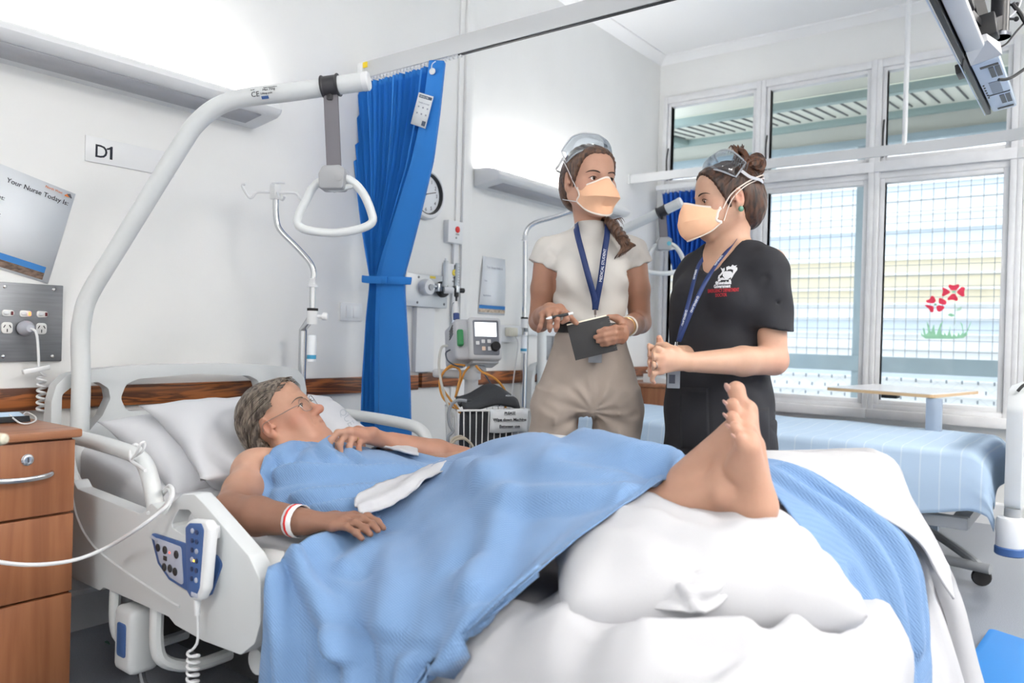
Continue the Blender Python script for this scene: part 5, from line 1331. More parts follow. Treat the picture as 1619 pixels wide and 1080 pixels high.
    def mesh(s, smooth=2):
        F = s.F.copy(); F[0], F[-1] = .05, .05; F[:, 0], F[:, -1] = .05, .05; F[:, :, 0], F[:, :, -1] = .05, .05
        ins = F < 0; nx, ny, nz = F.shape
        cs = np.zeros((nx - 1, ny - 1, nz - 1), np.int8)
        for i in (0, 1):
            for j in (0, 1):
                for k in (0, 1): cs += ins[i:nx - 1 + i, j:ny - 1 + j, k:nz - 1 + k]
        act = np.argwhere((cs > 0) & (cs < 8)); ids = np.full(cs.shape, -1, np.int32); ids[tuple(act.T)] = np.arange(len(act))
        P = np.zeros((len(act), 3)); W = np.zeros(len(act)); co = [(i, j, k) for i in (0, 1) for j in (0, 1) for k in (0, 1)]
        for a in co:
            for ax in range(3):
                if a[ax]: continue
                b = list(a); b[ax] = 1
                fa = F[tuple((act + a).T)]; fb = F[tuple((act + b).T)]; m = (fa < 0) != (fb < 0)
                t = np.where(m, fa / np.where(np.abs(fa - fb) < 1e-9, 1, fa - fb), 0); pt = np.array(a, float)[None] + t[:, None] * (np.array(b) - np.array(a))[None]
                P[m] += pt[m]; W[m] += 1
        V = s.lo + s.h * (act + P / W[:, None]); Q = []
        for ax in range(3):
            sl0 = [slice(None)] * 3; sl1 = [slice(None)] * 3; sl0[ax] = slice(0, -1); sl1[ax] = slice(1, None)
            A, B = ins[tuple(sl0)], ins[tuple(sl1)]; e = np.argwhere(A != B); o1, o2 = [(1, 2), (2, 0), (0, 1)][ax]
            ok = (e[:, o1] > 0) & (e[:, o2] > 0); e = e[ok]
            def cell(d1, d2): c = e.copy(); c[:, o1] -= d1; c[:, o2] -= d2; return ids[tuple(c.T)]
            q = np.stack([cell(1, 1), cell(0, 1), cell(0, 0), cell(1, 0)], 1); fl = ~A[tuple(e.T)]; q[fl] = q[fl][:, ::-1]; Q.append(q)
        Q = np.concatenate(Q); Q = Q[(Q >= 0).all(1)]
        E = np.concatenate([Q[:, [0, 1]], Q[:, [1, 2]], Q[:, [2, 3]], Q[:, [3, 0]]]); 
        for it in range(smooth):
            S_ = np.zeros_like(V); N_ = np.zeros(len(V)); np.add.at(S_, E[:, 0], V[E[:, 1]]); np.add.at(S_, E[:, 1], V[E[:, 0]]); np.add.at(N_, E[:, 0], 1); np.add.at(N_, E[:, 1], 1)
            V = V + (.5 if it % 2 == 0 else -.35) * (S_ / np.maximum(N_, 1)[:, None] - V)
        return V, Q
    def build(s, name, m, parent, color=None, smooth=2, local=True, keep=True):
        V, Q = s.mesh(smooth)
        me = bpy.data.meshes.new(name); me.vertices.add(len(V)); me.vertices.foreach_set('co', V.astype(np.float32).ravel())
        me.loops.add(Q.size); me.loops.foreach_set('vertex_index', Q.astype(np.int32).ravel()); me.polygons.add(len(Q))
        me.polygons.foreach_set('loop_start', np.arange(0, Q.size, 4, dtype=np.int32)); me.polygons.foreach_set('loop_total', np.full(len(Q), 4, np.int32))
        me.update(calc_edges=True); me.validate()
        if keep:                                              # drops stray crumbs: only the largest connected piece stays
            n = len(V); lab = np.arange(n); E = np.concatenate([Q[:, [0, 1]], Q[:, [1, 2]], Q[:, [2, 3]]])
            for _ in range(4000):
                m0 = np.minimum(lab[E[:, 0]], lab[E[:, 1]]); l2 = lab.copy(); np.minimum.at(l2, E[:, 0], m0); np.minimum.at(l2, E[:, 1], m0); l2 = l2[l2]
                if (l2 == lab).all(): break
                lab = l2
            u, c = np.unique(lab, return_counts=True)
            if len(u) > 1:
                big = u[c.argmax()]; bm = bmesh.new(); bm.from_mesh(me); bm.verts.ensure_lookup_table()
                bmesh.ops.delete(bm, geom=[bm.verts[i] for i in np.nonzero(lab != big)[0]], context='VERTS'); bm.to_mesh(me); bm.free()
        if color is not None:
            nv = len(me.vertices); co = np.empty(nv * 3, np.float32); me.vertices.foreach_get('co', co); co = co.reshape(-1, 3)
            ca = me.color_attributes.new('Col', 'FLOAT_COLOR', 'POINT'); c = np.ones((nv, 4), np.float32); c[:, :3] = color(co); ca.data.foreach_set('color', c.ravel())
        me.materials.append(m)
        return finish(name, me, parent, local, 180)

def lin(c): return np.array(srgb(c)[:3])
def blend(base, co, spots):
    """spots: (centre, radius, colour, amount) soft patches of skin tone"""
    c = np.repeat(base[None], len(co), 0)
    for p, r, col, a in spots:
        r = np.array(r if hasattr(r, '__len__') else [r] * 3); w_ = a * np.exp(-(((co - np.array(p)) / r) ** 2).sum(1)); c = c * (1 - w_[:, None]) + lin(col)[None] * w_[:, None]
    return c

class Head:
    """a head about O (between the ears): F the way it faces, U up; p = (to its left, forward, up) in metres"""
    def __init__(s, O, F, U=(0, 0, 1), k=1.0):
        s.O = np.array(O, float); F = np.array(F, float); F /= np.linalg.norm(F); U = np.array(U, float); U -= F * (U @ F); U /= np.linalg.norm(U)
        s.F, s.U = F, U; s.L = np.cross(U, F); s.M = np.stack([s.L, s.F, s.U], 1); s.k = k
    def p(s, a, b, c): return s.O + s.M @ (np.array([a, b, c]) * s.k)
    def loc(s, co): return ((np.asarray(co) - s.O) @ s.M) / s.k
    def rot(s, rx=0, ry=0, rz=0): return s.M @ np.array(Euler((R(rx), R(ry), R(rz))).to_matrix())
    def carve(s, v, neck=None, old=False, wide=1.0, lips=1.0):
        k = s.k; E = lambda c, r, rot=None, kk=.012, mode='u': v.ell(s.p(*c), np.array(r) * k, s.M if rot is None else rot, kk, mode)
        Cn = lambda a, b, ra, rb=None, kk=.012, mode='u': v.cone(s.p(*a), s.p(*b), ra * k, (ra if rb is None else rb) * k, kk, mode)
        E((0, -.014, .040), (.074 * wide, .094, .086)); E((0, .030, -.012), (.061 * wide, .062, .086), kk=.03)
        E((0, .055, .055), (.052, .036, .045), kk=.03)
        for q in (-1, 1):
            Cn((q * .056, -.004, -.042), (q * .016, .070, -.094), .020, .018, .03)
            E((q * .043, .060, -.016), (.023, .022, .022), kk=.022)
            E((q * .034, .062, -.050), (.026, .024, .028), kk=.025)
        E((0, .076, -.091), (.021, .019, .018), kk=.018)
        Cn((-.036, .075, .024), (0, .087, .020), .012, .011, .016); Cn((.036, .075, .024), (0, .087, .020), .012, .011, .016)
        for q in (-1, 1): E((q * .033, .0955, .004), (.0165, .013, .0125), kk=.014, mode='s')
        # nose
        Cn((0, .085, .018), (0, .104, -.018), .0085, .010, .010); E((0, .1095, -.028), (.012, .0125, .0105), kk=.010)
        for q in (-1, 1):
            E((q * .0125, .097, -.031), (.0085, .0105, .0085), kk=.007); E((q * .0065, .105, -.0395), (.0035, .0045, .004), kk=.003, mode='s')
        # lips and chin crease
        E((0, .083, -.058), (.026, .017, .018), kk=.014)
        if lips:
            Cn((-.019, .0885, -.0575), (0, .0985, -.0535), .0048 * lips, .006 * lips, .006); Cn((.019, .0885, -.0575), (0, .0985, -.0535), .0048 * lips, .006 * lips, .006)
            Cn((-.017, .0885, -.0645), (.017, .0885, -.0645), .0055 * lips, .0055 * lips, .006); E((0, .093, -.0655), (.012, .0085, .0065), kk=.006)
        for q in (-1, 1): Cn((q * .026, .083, -.0605), (0, .1025, -.0597), .0022, .0026, .003, 's')
        # eyelids round the eyeball, with the opening
        for q in (-1, 1):
            E((q * .0325, .0765, .0045), (.0158, .0140, .0140), kk=.006)
            E((q * .0325, .0935, .0042), (.0145, .0120, .0050), rot=s.rot(0, q * -5, 0), kk=.002, mode='s')
        # ears
        for q in (-1, 1):
            rt = s.rot(-12, 0, q * -24)
            E((q * .0785, -.010, .004), (.0075, .019, .031), rot=rt, kk=.005); E((q * .0765, -.004, -.022), (.007, .010, .012), rot=rt, kk=.008)
            E((q * .0845, -.004, .006), (.0055, .010, .018), rot=rt, kk=.004, mode='s'); Cn((q * .077, .010, -.004), (q * .078, .006, .004), .005, .004, .005)
        if neck is not None:
            for a, b, ra, rb in neck: v.cone(a, b, ra, rb, .03)
    def eyes(s, parent, iris, look=(0, 0)):
        out = []
        for q in (-1, 1):
            c = s.p(q * .0325, .0770, .0042); d = np.array([look[0], 1.0, look[1]]); d /= np.linalg.norm(d)
            ax = Vector(s.M @ d); r = .0122 * s.k; mb = MB(); n = 20
            prof = [(0, 1)] + [(math.sin(a), math.cos(a)) for a in np.linspace(.17, math.pi, 14)]
            angs = [0.001, .20, .235, .48, .54, .9, 1.3, 1.8, 2.4, 3.14]; mi = [2, 2, 1, 3, 0, 0, 0, 0, 0]
            u = ax.orthogonal().normalized(); w_ = ax.cross(u)
            for i, (a0, a1) in enumerate(zip(angs, angs[1:])):
                mb.m(mi[i]); V = []
                for a in (a0, a1):
                    for k in range(n): b = 2 * math.pi * k / n; V.append(Vector(c) + (ax * math.cos(a) + (u * math.cos(b) + w_ * math.sin(b)) * math.sin(a)) * r)
                mb.add(V, [(k, (k + 1) % n, n + (k + 1) % n, n + k) for k in range(n)])
            out.append(mb.build('eye', [mat('eye_white', (226, 220, 216), .2), mat('iris_' + iris[0], iris[1], .2), mat('pupil', (16, 14, 14), .1), mat('iris_rim', (50, 40, 34), .2)], parent, True))
        return out
    def lashes(s, parent, m, brow=True, brow_m=None, thick=1.0, gap=0.0):
        for q in (-1, 1):
            pts = [s.p(q * a, b, c) for a, b, c in ((.0190, .0850, .0035), (.0250, .0902, .0085), (.0330, .0910, .0100), (.0410, .0872, .0078), (.0480, .0815, .0035))]
            MB().tube(pts, [.0004 * s.k, .0010 * s.k, .0013 * s.k, .0012 * s.k, .0004 * s.k], 6, 4).build('eyelash', m, parent, True)
            if brow:
                pts = [s.p(q * a, b, c + gap) for a, b, c in ((.013, .0965, .0215), (.024, .0970, .0255), (.036, .0925, .0275), (.047, .0840, .0260), (.055, .0755, .0215))]
                MB().tube(pts, [.0022 * thick, .0032 * thick, .0030 * thick, .0024 * thick, .0006], 8, 4, flat=(1, .55)).build('eyebrow', brow_m or m, parent, True)

def hand(v, W, knuck, tips, n, thumb, k=.008, r=1.0, wr=.026):
    """W wrist; knuck: four knuckles from index to little finger; tips: four finger tips (or joint lists); n: back of the hand;
    thumb: (root, joint, tip)"""
    W = np.array(W, float); n = np.array(n, float); n /= np.linalg.norm(n)
    for i, q in enumerate(knuck):
        q = np.array(q, float); v.cone(W, q, wr * .62 * r, (.0125 - .001 * i) * r, .014)
    for i in range(3): v.cone(knuck[i], knuck[i + 1], .0105 * r, .0105 * r, .008)
    v.cone(W, (np.array(knuck[1]) + np.array(knuck[2])) / 2 - n * .006, .018 * r, .014 * r, .012)
    for i, (a, b) in enumerate(zip(knuck, tips)):
        rr = (.0090, .0092, .0088, .0078)[i] * r
        if hasattr(b[0], '__len__'): P = [np.array(a, float)] + [np.array(x, float) for x in b]
        else:
            a = np.array(a, float); b = np.array(b, float); L = np.linalg.norm(b - a); bend = max(0, (.078 - .006 * abs(i - 1.2)) * r - L) * .9 + .004
            P = [a, a + (b - a) * .42 + n * bend, a + (b - a) * .75 + n * bend * .8, b]
        m = len(P); v.chain(P, [rr * (1.06 - .26 * j / (m - 1)) for j in range(m)], .004)
        for j in range(1, m - 1): v.ell(P[j], rr * 1.06, None, .004)
    T = [W + (np.array(thumb[0], float) - W) * .35] + [np.array(x, float) for x in thumb]
    v.chain(T, [.017 * r, .0145 * r, .0112 * r, .0088 * r][:len(T)], .010)
    return v

def skin_mat(name, rough=.5):
    m = mat(name, (210, 170, 150), rough, attr='Col', sss=.12, var=.05, vscale=30, bump=.06, bscale=420); return m
HAIRS = {}
def hair_mat(name, c1, c2, scale=(60, 60, 60), rough=.42):
    m = wood(name, c1, c2, scale, rough)
    nt = m.node_tree; N = nt.nodes; L = nt.links; b = N['Principled BSDF']; n = [q for q in N if q.type == 'TEX_NOISE'][0]
    bp = N.new('ShaderNodeBump'); bp.inputs['Strength'].default_value = .5; bp.inputs['Distance'].default_value = .004; L.new(n.outputs[0], bp.inputs['Height']); L.new(bp.outputs[0], b.inputs['Normal'])
    return m

def hair_shell(h, off, cut, back=(.066, .056, .076), wave=None, ear=(.030, .028, .036), lo=.17, step=.0035):
    """hair lying on the skull, off metres thick; cut(a, b, c) > 0 is bare skin, in head coordinates"""
    v = Vol(h.O - lo, h.O + lo, step); k = h.k; o = np.array([off] * 3) / k
    v.ell(h.p(0, -.014, .040), (np.array([.074, .094, .086]) + o) * k, h.M, 0); v.ell(h.p(0, .055, .055), (np.array([.054, .037, .046]) + o) * k, h.M, .03)
    v.ell(h.p(0, .030, -.002), (np.array([.0605, .060, .080]) + o) * k, h.M, .03)
    v.ell(h.p(0, -.062, -.008), (np.array(back) + o) * k, h.M, .03)
    X, Y, Z = v.ax[0][:, None, None], v.ax[1][None, :, None], v.ax[2][None, None, :]
    q = [((X - h.O[0]) * h.M[0, i] + (Y - h.O[1]) * h.M[1, i] + (Z - h.O[2]) * h.M[2, i]) / k for i in range(3)]
    if wave: v.F += wave(*q).astype(np.float32)
    g = cut(*q) + .0022 * np.sin(q[2] * 420) * np.sin(q[0] * 300)
    v.F = np.maximum(v.F, (g * .8).astype(np.float32))
    for s_ in (-1, 1): v.ell(h.p(s_ * .088, -.004, -.004), np.array(ear) * k, h.M, .006, 's')
    return v

def person_root(name, label, px, d):
    p = dep(d, px, 540); t = thing(name, label, 'person', (p.x, p.y, 0), rz=math.atan2(_r.y, _r.x))
    inv = (Matrix.Translation(t.location) @ Matrix.Rotation(t.rotation_euler.z, 4, 'Z')).inverted()
    def L(a, b, dy=0.0): return np.array(inv @ dep(d + dy, a, b))
    return t, L
def strand_tubes(paths, r, name, m, parent, taper=.35, n=7, local=True, sm=4):
    mb = MB()
    for P in paths:
        k = len(P); mb.tube([Vector(q) for q in P], [r * (1 - (1 - taper) * (i / (k - 1)) ** 2) for i in range(k)], n, sm)
    return mb.build(name, m, parent, local, 180)
# ------------------------------------------------------------------ person in the cream top
ps, L = person_root('person', 'person in cream top and beige trousers holding a black notebook and pen', 935, 2.67)
m_skin1 = skin_mat('skin_tan')
G_ = lambda px, py: L(px, py)                       # on the body plane
def half(a, b, py): p, q = L(a, py), L(b, py); return (p + q) / 2, abs(q[0] - p[0]) / 2
O1 = L(931, 291, -.005); F1 = (.40, -.91, -.03)
hd = Head(O1, F1, (-.03, .02, 1), 1.025)
lo, hi = (-.33, -.42, 0), (.33, .24, 1.74)
v = Vol(lo, hi, .0045)
# trunk and legs
c0, w0 = half(872, 992, 455); cs = []
for a, b, py, dpt, dy in ((905, 968, 366, .050, .02), (880, 992, 388, .062, .01), (872, 996, 430, .094, 0), (876, 990, 470, .092, 0), (882, 985, 510, .088, 0), (862, 1004, 575, .108, .01), (856, 1002, 628, .10, .015)):
    c, w_ = half(a, b, py); c[1] += dy; cs.append((c, w_ * (.97 if py < 480 else .90), dpt * (1 if py < 480 else .93)))
v.loft(cs, k=.02)
hipL, hipR = L(888, 640, .01), L(972, 640, .01)
footL, footR = L(868, 990, .0), L(968, 990, .02); footL[2] = footR[2] = .06
for h_, f_ in ((hipL, footL), (hipR, footR)):
    kn = (h_ * .52 + f_ * .48) + np.array([0, -.02, 0])
    v.chain([h_, kn, f_], [.062, .05, .036], .015); v.cone(f_ + [0, .03, -.02], f_ + [0, -.14, -.035], .032, .026, .03)
# neck
nb = L(936, 378, .012); v.cone(hd.p(0, -.018, -.055), nb, .049, .052, .02)
# arms: shoulder, elbow, wrist
shL, elL, wrL = L(866, 405, .0), L(853, 508, .045), L(869, 491, -.165)
shR, elR, wrR = L(1001, 405, .0), L(1012, 510, .045), L(985, 518, -.165)
v.chain([shL, (shL + elL) / 2 + [-.002, -.004, 0], elL], [.046, .041, .036], .015); v.chain([elL, elL * .6 + wrL * .4, wrL], [.036, .035, .0255], .012, )
v.chain([shR, (shR + elR) / 2 + [.002, -.004, 0], elR], [.046, .042, .037], .015); v.chain([elR, elR * .6 + wrR * .4, wrR], [.037, .036, .0255], .012)
# the hand with the pen: back of the hand up and towards us, fingers pointing down
K1 = [L(886, 494, -.225), L(876, 492, -.235), L(866, 493, -.235), L(857, 497, -.225)]
T1 = [[L(894, 497, -.262), L(896, 505, -.268), L(889, 510, -.262)], [L(881, 505, -.275), L(880, 516, -.268), L(879, 522, -.255)], [L(869, 506, -.27), L(869, 517, -.265), L(869, 523, -.25)], [L(857, 508, -.255), L(854, 517, -.255), L(851, 524, -.248)]]
hand(v, wrL, K1, T1, (-.05, -.75, .65), (L(885, 488, -.19), L(898, 499, -.215), L(911, 511, -.235)))
# the hand holding the notebook from its right edge
K2 = [L(986, 519, -.215), L(987, 526, -.218), L(986, 533, -.216), L(983, 539, -.21)]
T2 = [[L(973, 518, -.262), L(957, 521, -.262), L(946, 524, -.256)], [L(972, 527, -.265), L(955, 530, -.264), L(941, 533, -.256)], [L(971, 535, -.263), L(957, 538, -.262), L(945, 540, -.254)], [L(970, 541, -.256), L(960, 544, -.256), L(951, 546, -.25)]]
hand(v, wrR, K2, T2, (.25, -.95, .1), (L(983, 509, -.185), L(975, 503, -.195), L(962, 501, -.195)))
hd.carve(v)
tone = lin((196, 152, 130)); 
def col1(co):
    c = blend(tone, co, [(hd.p(.045, .06, -.025), .03, (214, 146, 124), .5), (hd.p(-.045, .06, -.025), .03, (214, 146, 124), .5), (hd.p(0, .11, -.028), .014, (206, 140, 120), .6), (hd.p(0, .095, -.06), (.022, .012, .01), (186, 108, 104), .8),
        (hd.p(.033, .085, .004), .018, (176, 124, 106), .55), (hd.p(-.033, .085, .004), .018, (176, 124, 106), .55), (hd.p(0, .06, .06), .05, (214, 166, 140), .5)] + [(t_[-1], .009, (224, 170, 150), .8) for t_ in T1 + T2] + [(k_, .010, (188, 132, 108), .5) for k_ in K1 + K2])
    arm = np.clip((1.33 - co[:, 2]) / .12, 0, 1)[:, None] * .8
    return c * (1 - arm) + lin((158, 114, 92))[None] * arm
body1 = v.build('body', m_skin1, ps, col1)
hd.eyes(ps, ('brown', (70, 46, 34)), (.25, .02))
m_brow1 = mat('brow_brown', (64, 46, 38), .7)
hd.lashes(ps, mat('lash_dark', (30, 24, 22), .7), True, m_brow1, 1.15)

# short-sleeved ribbed top
m_top = mat('ribbed_cream_knit', (206, 203, 198), .85, var=.03, vscale=40, bump=.12, bscale=1.0, stretch=(500, 500, 500))
v = Vol((-.30, -.20, .98), (.30, .22, 1.50), .0042)
ts = []
for a, b, py, dpt, dy in ((914, 959, 366, .050, .018), (900, 973, 376, .062, .014), (878, 993, 394, .086, .006), (871, 996, 415, .102, -.002), (871, 994, 440, .106, -.004), (875, 991, 465, .098, -.002), (879, 989, 490, .094, 0), (880, 987, 512, .095, 0), (878, 990, 526, .098, 0)):
    c, w_ = half(a, b, py); c[1] += dy; ts.append((c, w_ + .003, dpt))
v.loft(ts, k=.0)
for px, s_ in ((908, -1), (962, 1)): v.ell(L(px, 437, -.068), (.058, .042, .055), None, .04)
v.cone(L(935, 356, -.004), L(936, 385, .01), .0515, .058, .012); v.cutcyl(L(935, 353, -.004), (0, .1, 1), .09)
sleeves = []
for a, b in (((918, 372), (866, 396)), ((954, 372), (1003, 396))): v.cone(L(*a, .012), L(*b, .0), .032, .040, .03)
for sh, a1, a2, el in ((L(869, 400, 0), (833, 409), (872, 428), L(853, 422, .005)), (L(999, 400, 0), (993, 428), (1032, 412), L(1012, 421, .005))):
    e2 = sh + (el - sh) * 1.6; v.cone(sh, e2, .049, .048, .03)
    p, q = L(*a1), L(*a2); ax = (el - sh); u_ = q - p; n_ = np.array([-u_[2], 0, u_[0]]); n_ *= np.sign(n_ @ ax); sleeves.append(((p + q) / 2, n_))
    v.cutcyl((p + q) / 2, n_, .11)
    v.crease([sh + [.0, -.055, .0], sh + (el - sh) * .3 + [np.sign(el[0]) * -.045, -.05, -.02]], .008, .004)
v.crease([L(872, 400, -.1), L(876, 430, -.1), L(872, 450, -.05)], .006, .004); v.crease([L(996, 400, -.1), L(992, 432, -.1), L(995, 450, -.05)], .006, .004)
rs = np.random.RandomState(3)
v.ripple(lambda X, Y, Z: .0034 * np.sin(Z * 62 + 2.2 * np.sin(X * 17 + 1) + X * 14) * np.exp(-((Z - 1.10) / .07) ** 2))
v.ripple(lambda X, Y, Z: .0028 * np.sin(Z * 45 + X * 60) * np.exp(-((Z - 1.22) / .06) ** 2))
v.ripple(lambda X, Y, Z: .0032 * np.sin((Z * 1.0 + np.abs(X) * 1.1) * 95) * np.exp(-((np.abs(X) - .175) / .03) ** 2))
v.plane((0, 0, 1.035), (0, 0, -1))
top = v.build('top', m_top, ps)
# belt and trousers
m_trs = mat('beige_trouser_cloth', (172, 160, 150), .85, var=.04, vscale=18, bump=.12, bscale=700)
v = Vol((-.30, -.22, .0), (.30, .24, 1.10), .005)
tr = []
for a, b, py, dpt, dy in ((880, 985, 519, .10, 0), (876, 990, 545, .115, .002), (862, 1003, 585, .128, .006), (847, 1012, 625, .135, .012), (842, 1014, 655, .122, .015)):
    c, w_ = half(a, b, py); c[1] += dy; tr.append((c, w_ + .002, dpt))
v.loft(tr, k=.0, ends=.035)
for h_, a, b, ft, side in ((L(880, 640, .01), 837, 911, footL, -1), (L(976, 640, .01), 932, 1008, footR, 1)):
    kn, kw = half(a, b, 705); kn[1] += .015
    k2 = kn * .55 + np.array([ft[0], ft[1], .10]) * .45; k2[2] = .42
    v.loft([(h_ + [side * -.002, 0, .05], .060, .110), (h_ + [side * .006, 0, 0], .078, .120), (L(874 if side < 0 else 975, 680, .012), .082, .112), (kn, kw + .010, .108), (k2, .092, .10), (np.array([ft[0], ft[1] - .01, .05]), .082, .095)], k=.035, ends=.0)
    v.crease([L(893 if side < 0 else 968, 530, -.13), L(884 if side < 0 else 975, 600, -.15), kn + [side * .01, -.12, 0], [ft[0], -.1, .1]], .012, -.009)
for px in (897, 905, 966, 958): v.crease([L(px, 522, -.10), L(px - 1, 552, -.125), L(px - 2, 590, -.135)], .005, .010)
v.crease([L(936, 548, -.125), L(937, 600, -.135), L(936, 650, -.12)], .006, .010)
for a, b in (((862, 600), (930, 650)), ((852, 640), (922, 668)), ((846, 668), (905, 655)), ((1006, 612), (946, 656)), ((1008, 655), (950, 672)), ((890, 560), (865, 640)), ((985, 560), (1003, 640))):
    v.crease([L(*a, -.10), (L(*a, -.135) + L(*b, -.14)) / 2 + [0, 0, -.012], L(*b, -.12)], .011, .011)
v.ripple(lambda X, Y, Z: .003 * np.sin(Z * 38 + X * 25 + 3 * np.sin(X * 9)) * np.clip((.85 - Z) / .1, 0, 1) * np.clip(Z / .2, 0, 1))
Cr = L(936, 640, -.10)
v.ripple(lambda X, Y, Z: .0045 * np.sin(11 * np.arctan2(Z - Cr[2] + .02, X - Cr[0]) + .8 * np.sin(40 * Z)) * np.exp(-(((X - Cr[0]) ** 2 + (Z - Cr[2]) ** 2) / .0225)) * (1 - np.exp(-(((X - Cr[0]) ** 2 + (Z - Cr[2]) ** 2) / .0009))) * np.clip((-.02 - Y) / .05, 0, 1))
v.ripple(lambda X, Y, Z: .0035 * np.sin(X * 62 + 1.5 * np.sin(Z * 14)) * np.clip((Z - .86) / .08, 0, 1) * np.clip((1.03 - Z) / .06, 0, 1) * np.clip((-.02 - Y) / .05, 0, 1))
trs = v.build('trousers', m_trs, ps)
bt = []
for k in range(28):
    a = 2 * math.pi * k / 28; c, w_ = half(880, 986, 516); bt.append((c[0] + (w_ + .005) * math.copysign(abs(math.cos(a)) ** .87, math.cos(a)), c[1] + .103 * math.copysign(abs(math.sin(a)) ** .87, math.sin(a)), c[2] - .006))
MB().tube(bt, .018, 8, 2, closed=True, flat=(.22, 1)).build('belt', mat('black_leather', (26, 26, 28), .45), ps, True)
for f_ in (footL, footR):
    mb = MB().tube([f_ + [0, .06, -.02], f_ + [0, .0, -.01], f_ + [0, -.08, -.022], f_ + [0, -.165, -.034], f_ + [0, -.19, -.04]], [.034, .046, .045, .038, .012], 14, 3, flat=(1, .8))
    mb.v = [(a, b, max(c, .0)) for a, b, c in mb.v]; mb.build('shoe', mat('dark_shoe', (40, 38, 40), .5), ps, True, 60)

# hair, tied back into a plait over her left shoulder
m_h1 = hair_mat('hair_brown', (52, 36, 29), (112, 80, 60), (90, 90, 14))
def wave1(a, b, c):
    an = np.arctan2(a, c + .02); return .0010 * np.sin(an * 44 + 2.5 * np.sin(b * 40)) + .0035 * np.exp(-(a / .004) ** 2) * (b > -.02)
v = hair_shell(hd, .0075, lambda a, b, c: np.maximum(b - (.030 + .52 * c) - .010 * np.exp(-(a / .03) ** 2), np.minimum(-.045 - c, b + .045)), wave=wave1)
v.build('hair', m_h1, ps)
pl = [L(950, 350, .03), L(962, 352, -.03), L(972, 360, -.075), L(981, 372, -.10), L(987, 381, -.11)]
paths = []
P = cr([Vector(p) for p in pl], 6)
for q in range(3):
    path = []
    for i, p in enumerate(P):
        a = i * .62 + q * 2.094; path.append(p + Vector((.011 * math.cos(a), .007 * math.sin(2 * a), .009 * math.sin(a))))
    paths.append(path)
plait = strand_tubes(paths, .0125, 'plait', m_h1, ps, .8, 8, True, 2)
tail = []
for k in range(26):
    a = random.uniform(-1, 1); b = random.uniform(-1, 1)
    tail.append([Vector(L(984 + 3 * b, 377, -.11)), Vector(L(989 + 8 * a, 384, -.115 + .01 * b)), Vector(L(990 + 12 * a + 3, 391 - 3 * a, -.115)), Vector(L(984 + 14 * a, 402 - 9 * a + 3 * b, -.11 + .01 * b))])
strand_tubes(tail, .0042, 'plait_end', m_h1, plait, .2, 6)
wisp = []
for k in range(7):
    wisp.append([Vector(L(962 + k, 350, -.03)), Vector(L(970 + 2 * k, 348 - k * .6, -.06)), Vector(L(976 + 2 * k, 352 + 3 * (k % 3), -.08))])
strand_tubes(wisp, .0016, 'loose_strands', m_h1, plait, .2, 5)
MB().tube([L(984 + 7 * math.cos(a), 377 + 4 * math.sin(a), -.112 + .011 * math.sin(a)) for a in np.linspace(0, 2 * math.pi, 10)[:-1]], .0035, 7, 3, closed=True).build('hair_tie', mat('brown_elastic', (70, 50, 40), .8), plait, True)

# orange duckbill mask
m_mask = mat('orange_mask_cloth', (252, 200, 162), .8, bump=.08, bscale=300, var=.03, vscale=20); m_maskw = mat('mask_white_edge', (240, 226, 216), .8)
def duckbill(h, parent, beak=1.0, dent=0.0, fold=.0):
    """upper and lower panel meeting in a projecting fold; edges bound in white"""
    T = [(-.066, .040, -.026), (-.050, .079, -.018), (-.028, .097, -.008), (-.012, .111, .001), (0, .118, .004), (.012, .111, .001), (.028, .097, -.008), (.050, .079, -.018), (.066, .040, -.026)]
    Bk = [(-.0655, .055, -.052), (-.058, .098, -.056), (-.040, .124, -.057), (-.020, .136, -.058), (0, .140, -.059), (.020, .136, -.058), (.040, .124, -.057), (.058, .098, -.056), (.0655, .055, -.052)]
    D = [(-.063, .040, -.070), (-.050, .066, -.094), (-.034, .086, -.106), (-.016, .099, -.1125), (0, .102, -.114), (.016, .099, -.1125), (.034, .086, -.106), (.050, .066, -.094), (.063, .040, -.070)]
    def row(P): return cr([Vector(p) for p in P], 4)
    T, Bk, D = row(T), row(Bk), row(D); nn = len(T); G = []
    rows = []
    for k in range(8):
        u = k / 7; rows.append([T[i].lerp(Bk[i], u) + Vector((0, .003 * math.sin(u * math.pi), .001 * math.sin(u * math.pi))) for i in range(nn)])
    for k in range(1, 8):
        u = k / 7; rows.append([Bk[i].lerp(D[i], u) + Vector((0, (-.010 + fold) * math.sin(u * math.pi) + fold * .6 * u * math.exp(-((i - nn / 2) / 9.0) ** 2) - dent * math.exp(-((u - .35) / .25) ** 2 - ((i - nn * .55) / 6.0) ** 2), -.002 * math.sin(u * math.pi))) for i in range(nn)])
    for r_ in rows:
        for i, p in enumerate(r_): p.y += (beak - 1) * .03 * math.exp(-((i - nn / 2) / 12.0) ** 2) + .0006 * math.sin(i * 1.1 + p.z * 90)
    W = [[Vector(h.p(p.x * 1.03, p.y + .004, p.z)) for p in r_] for r_ in rows]
    o = MB().grid(W).build('mask', m_mask, parent, True, 25, thk=.0014, off=0)
    def edge(row, w_=.003, up=1):
        mb = MB(); mb.tube([Vector(h.p(p.x * 1.032, p.y + .0045, p.z)) for p in row], w_, 8, 0, flat=(.35, 1)); return mb.build('mask_border', m_maskw, o, True, 180)
    edge(rows[0], .0042); edge(rows[-1], .0032)
    for sgn in (0, -1): edge([r_[sgn] for r_ in rows], .0042)
    return o
mk = duckbill(hd, ps, 1.0, .016)
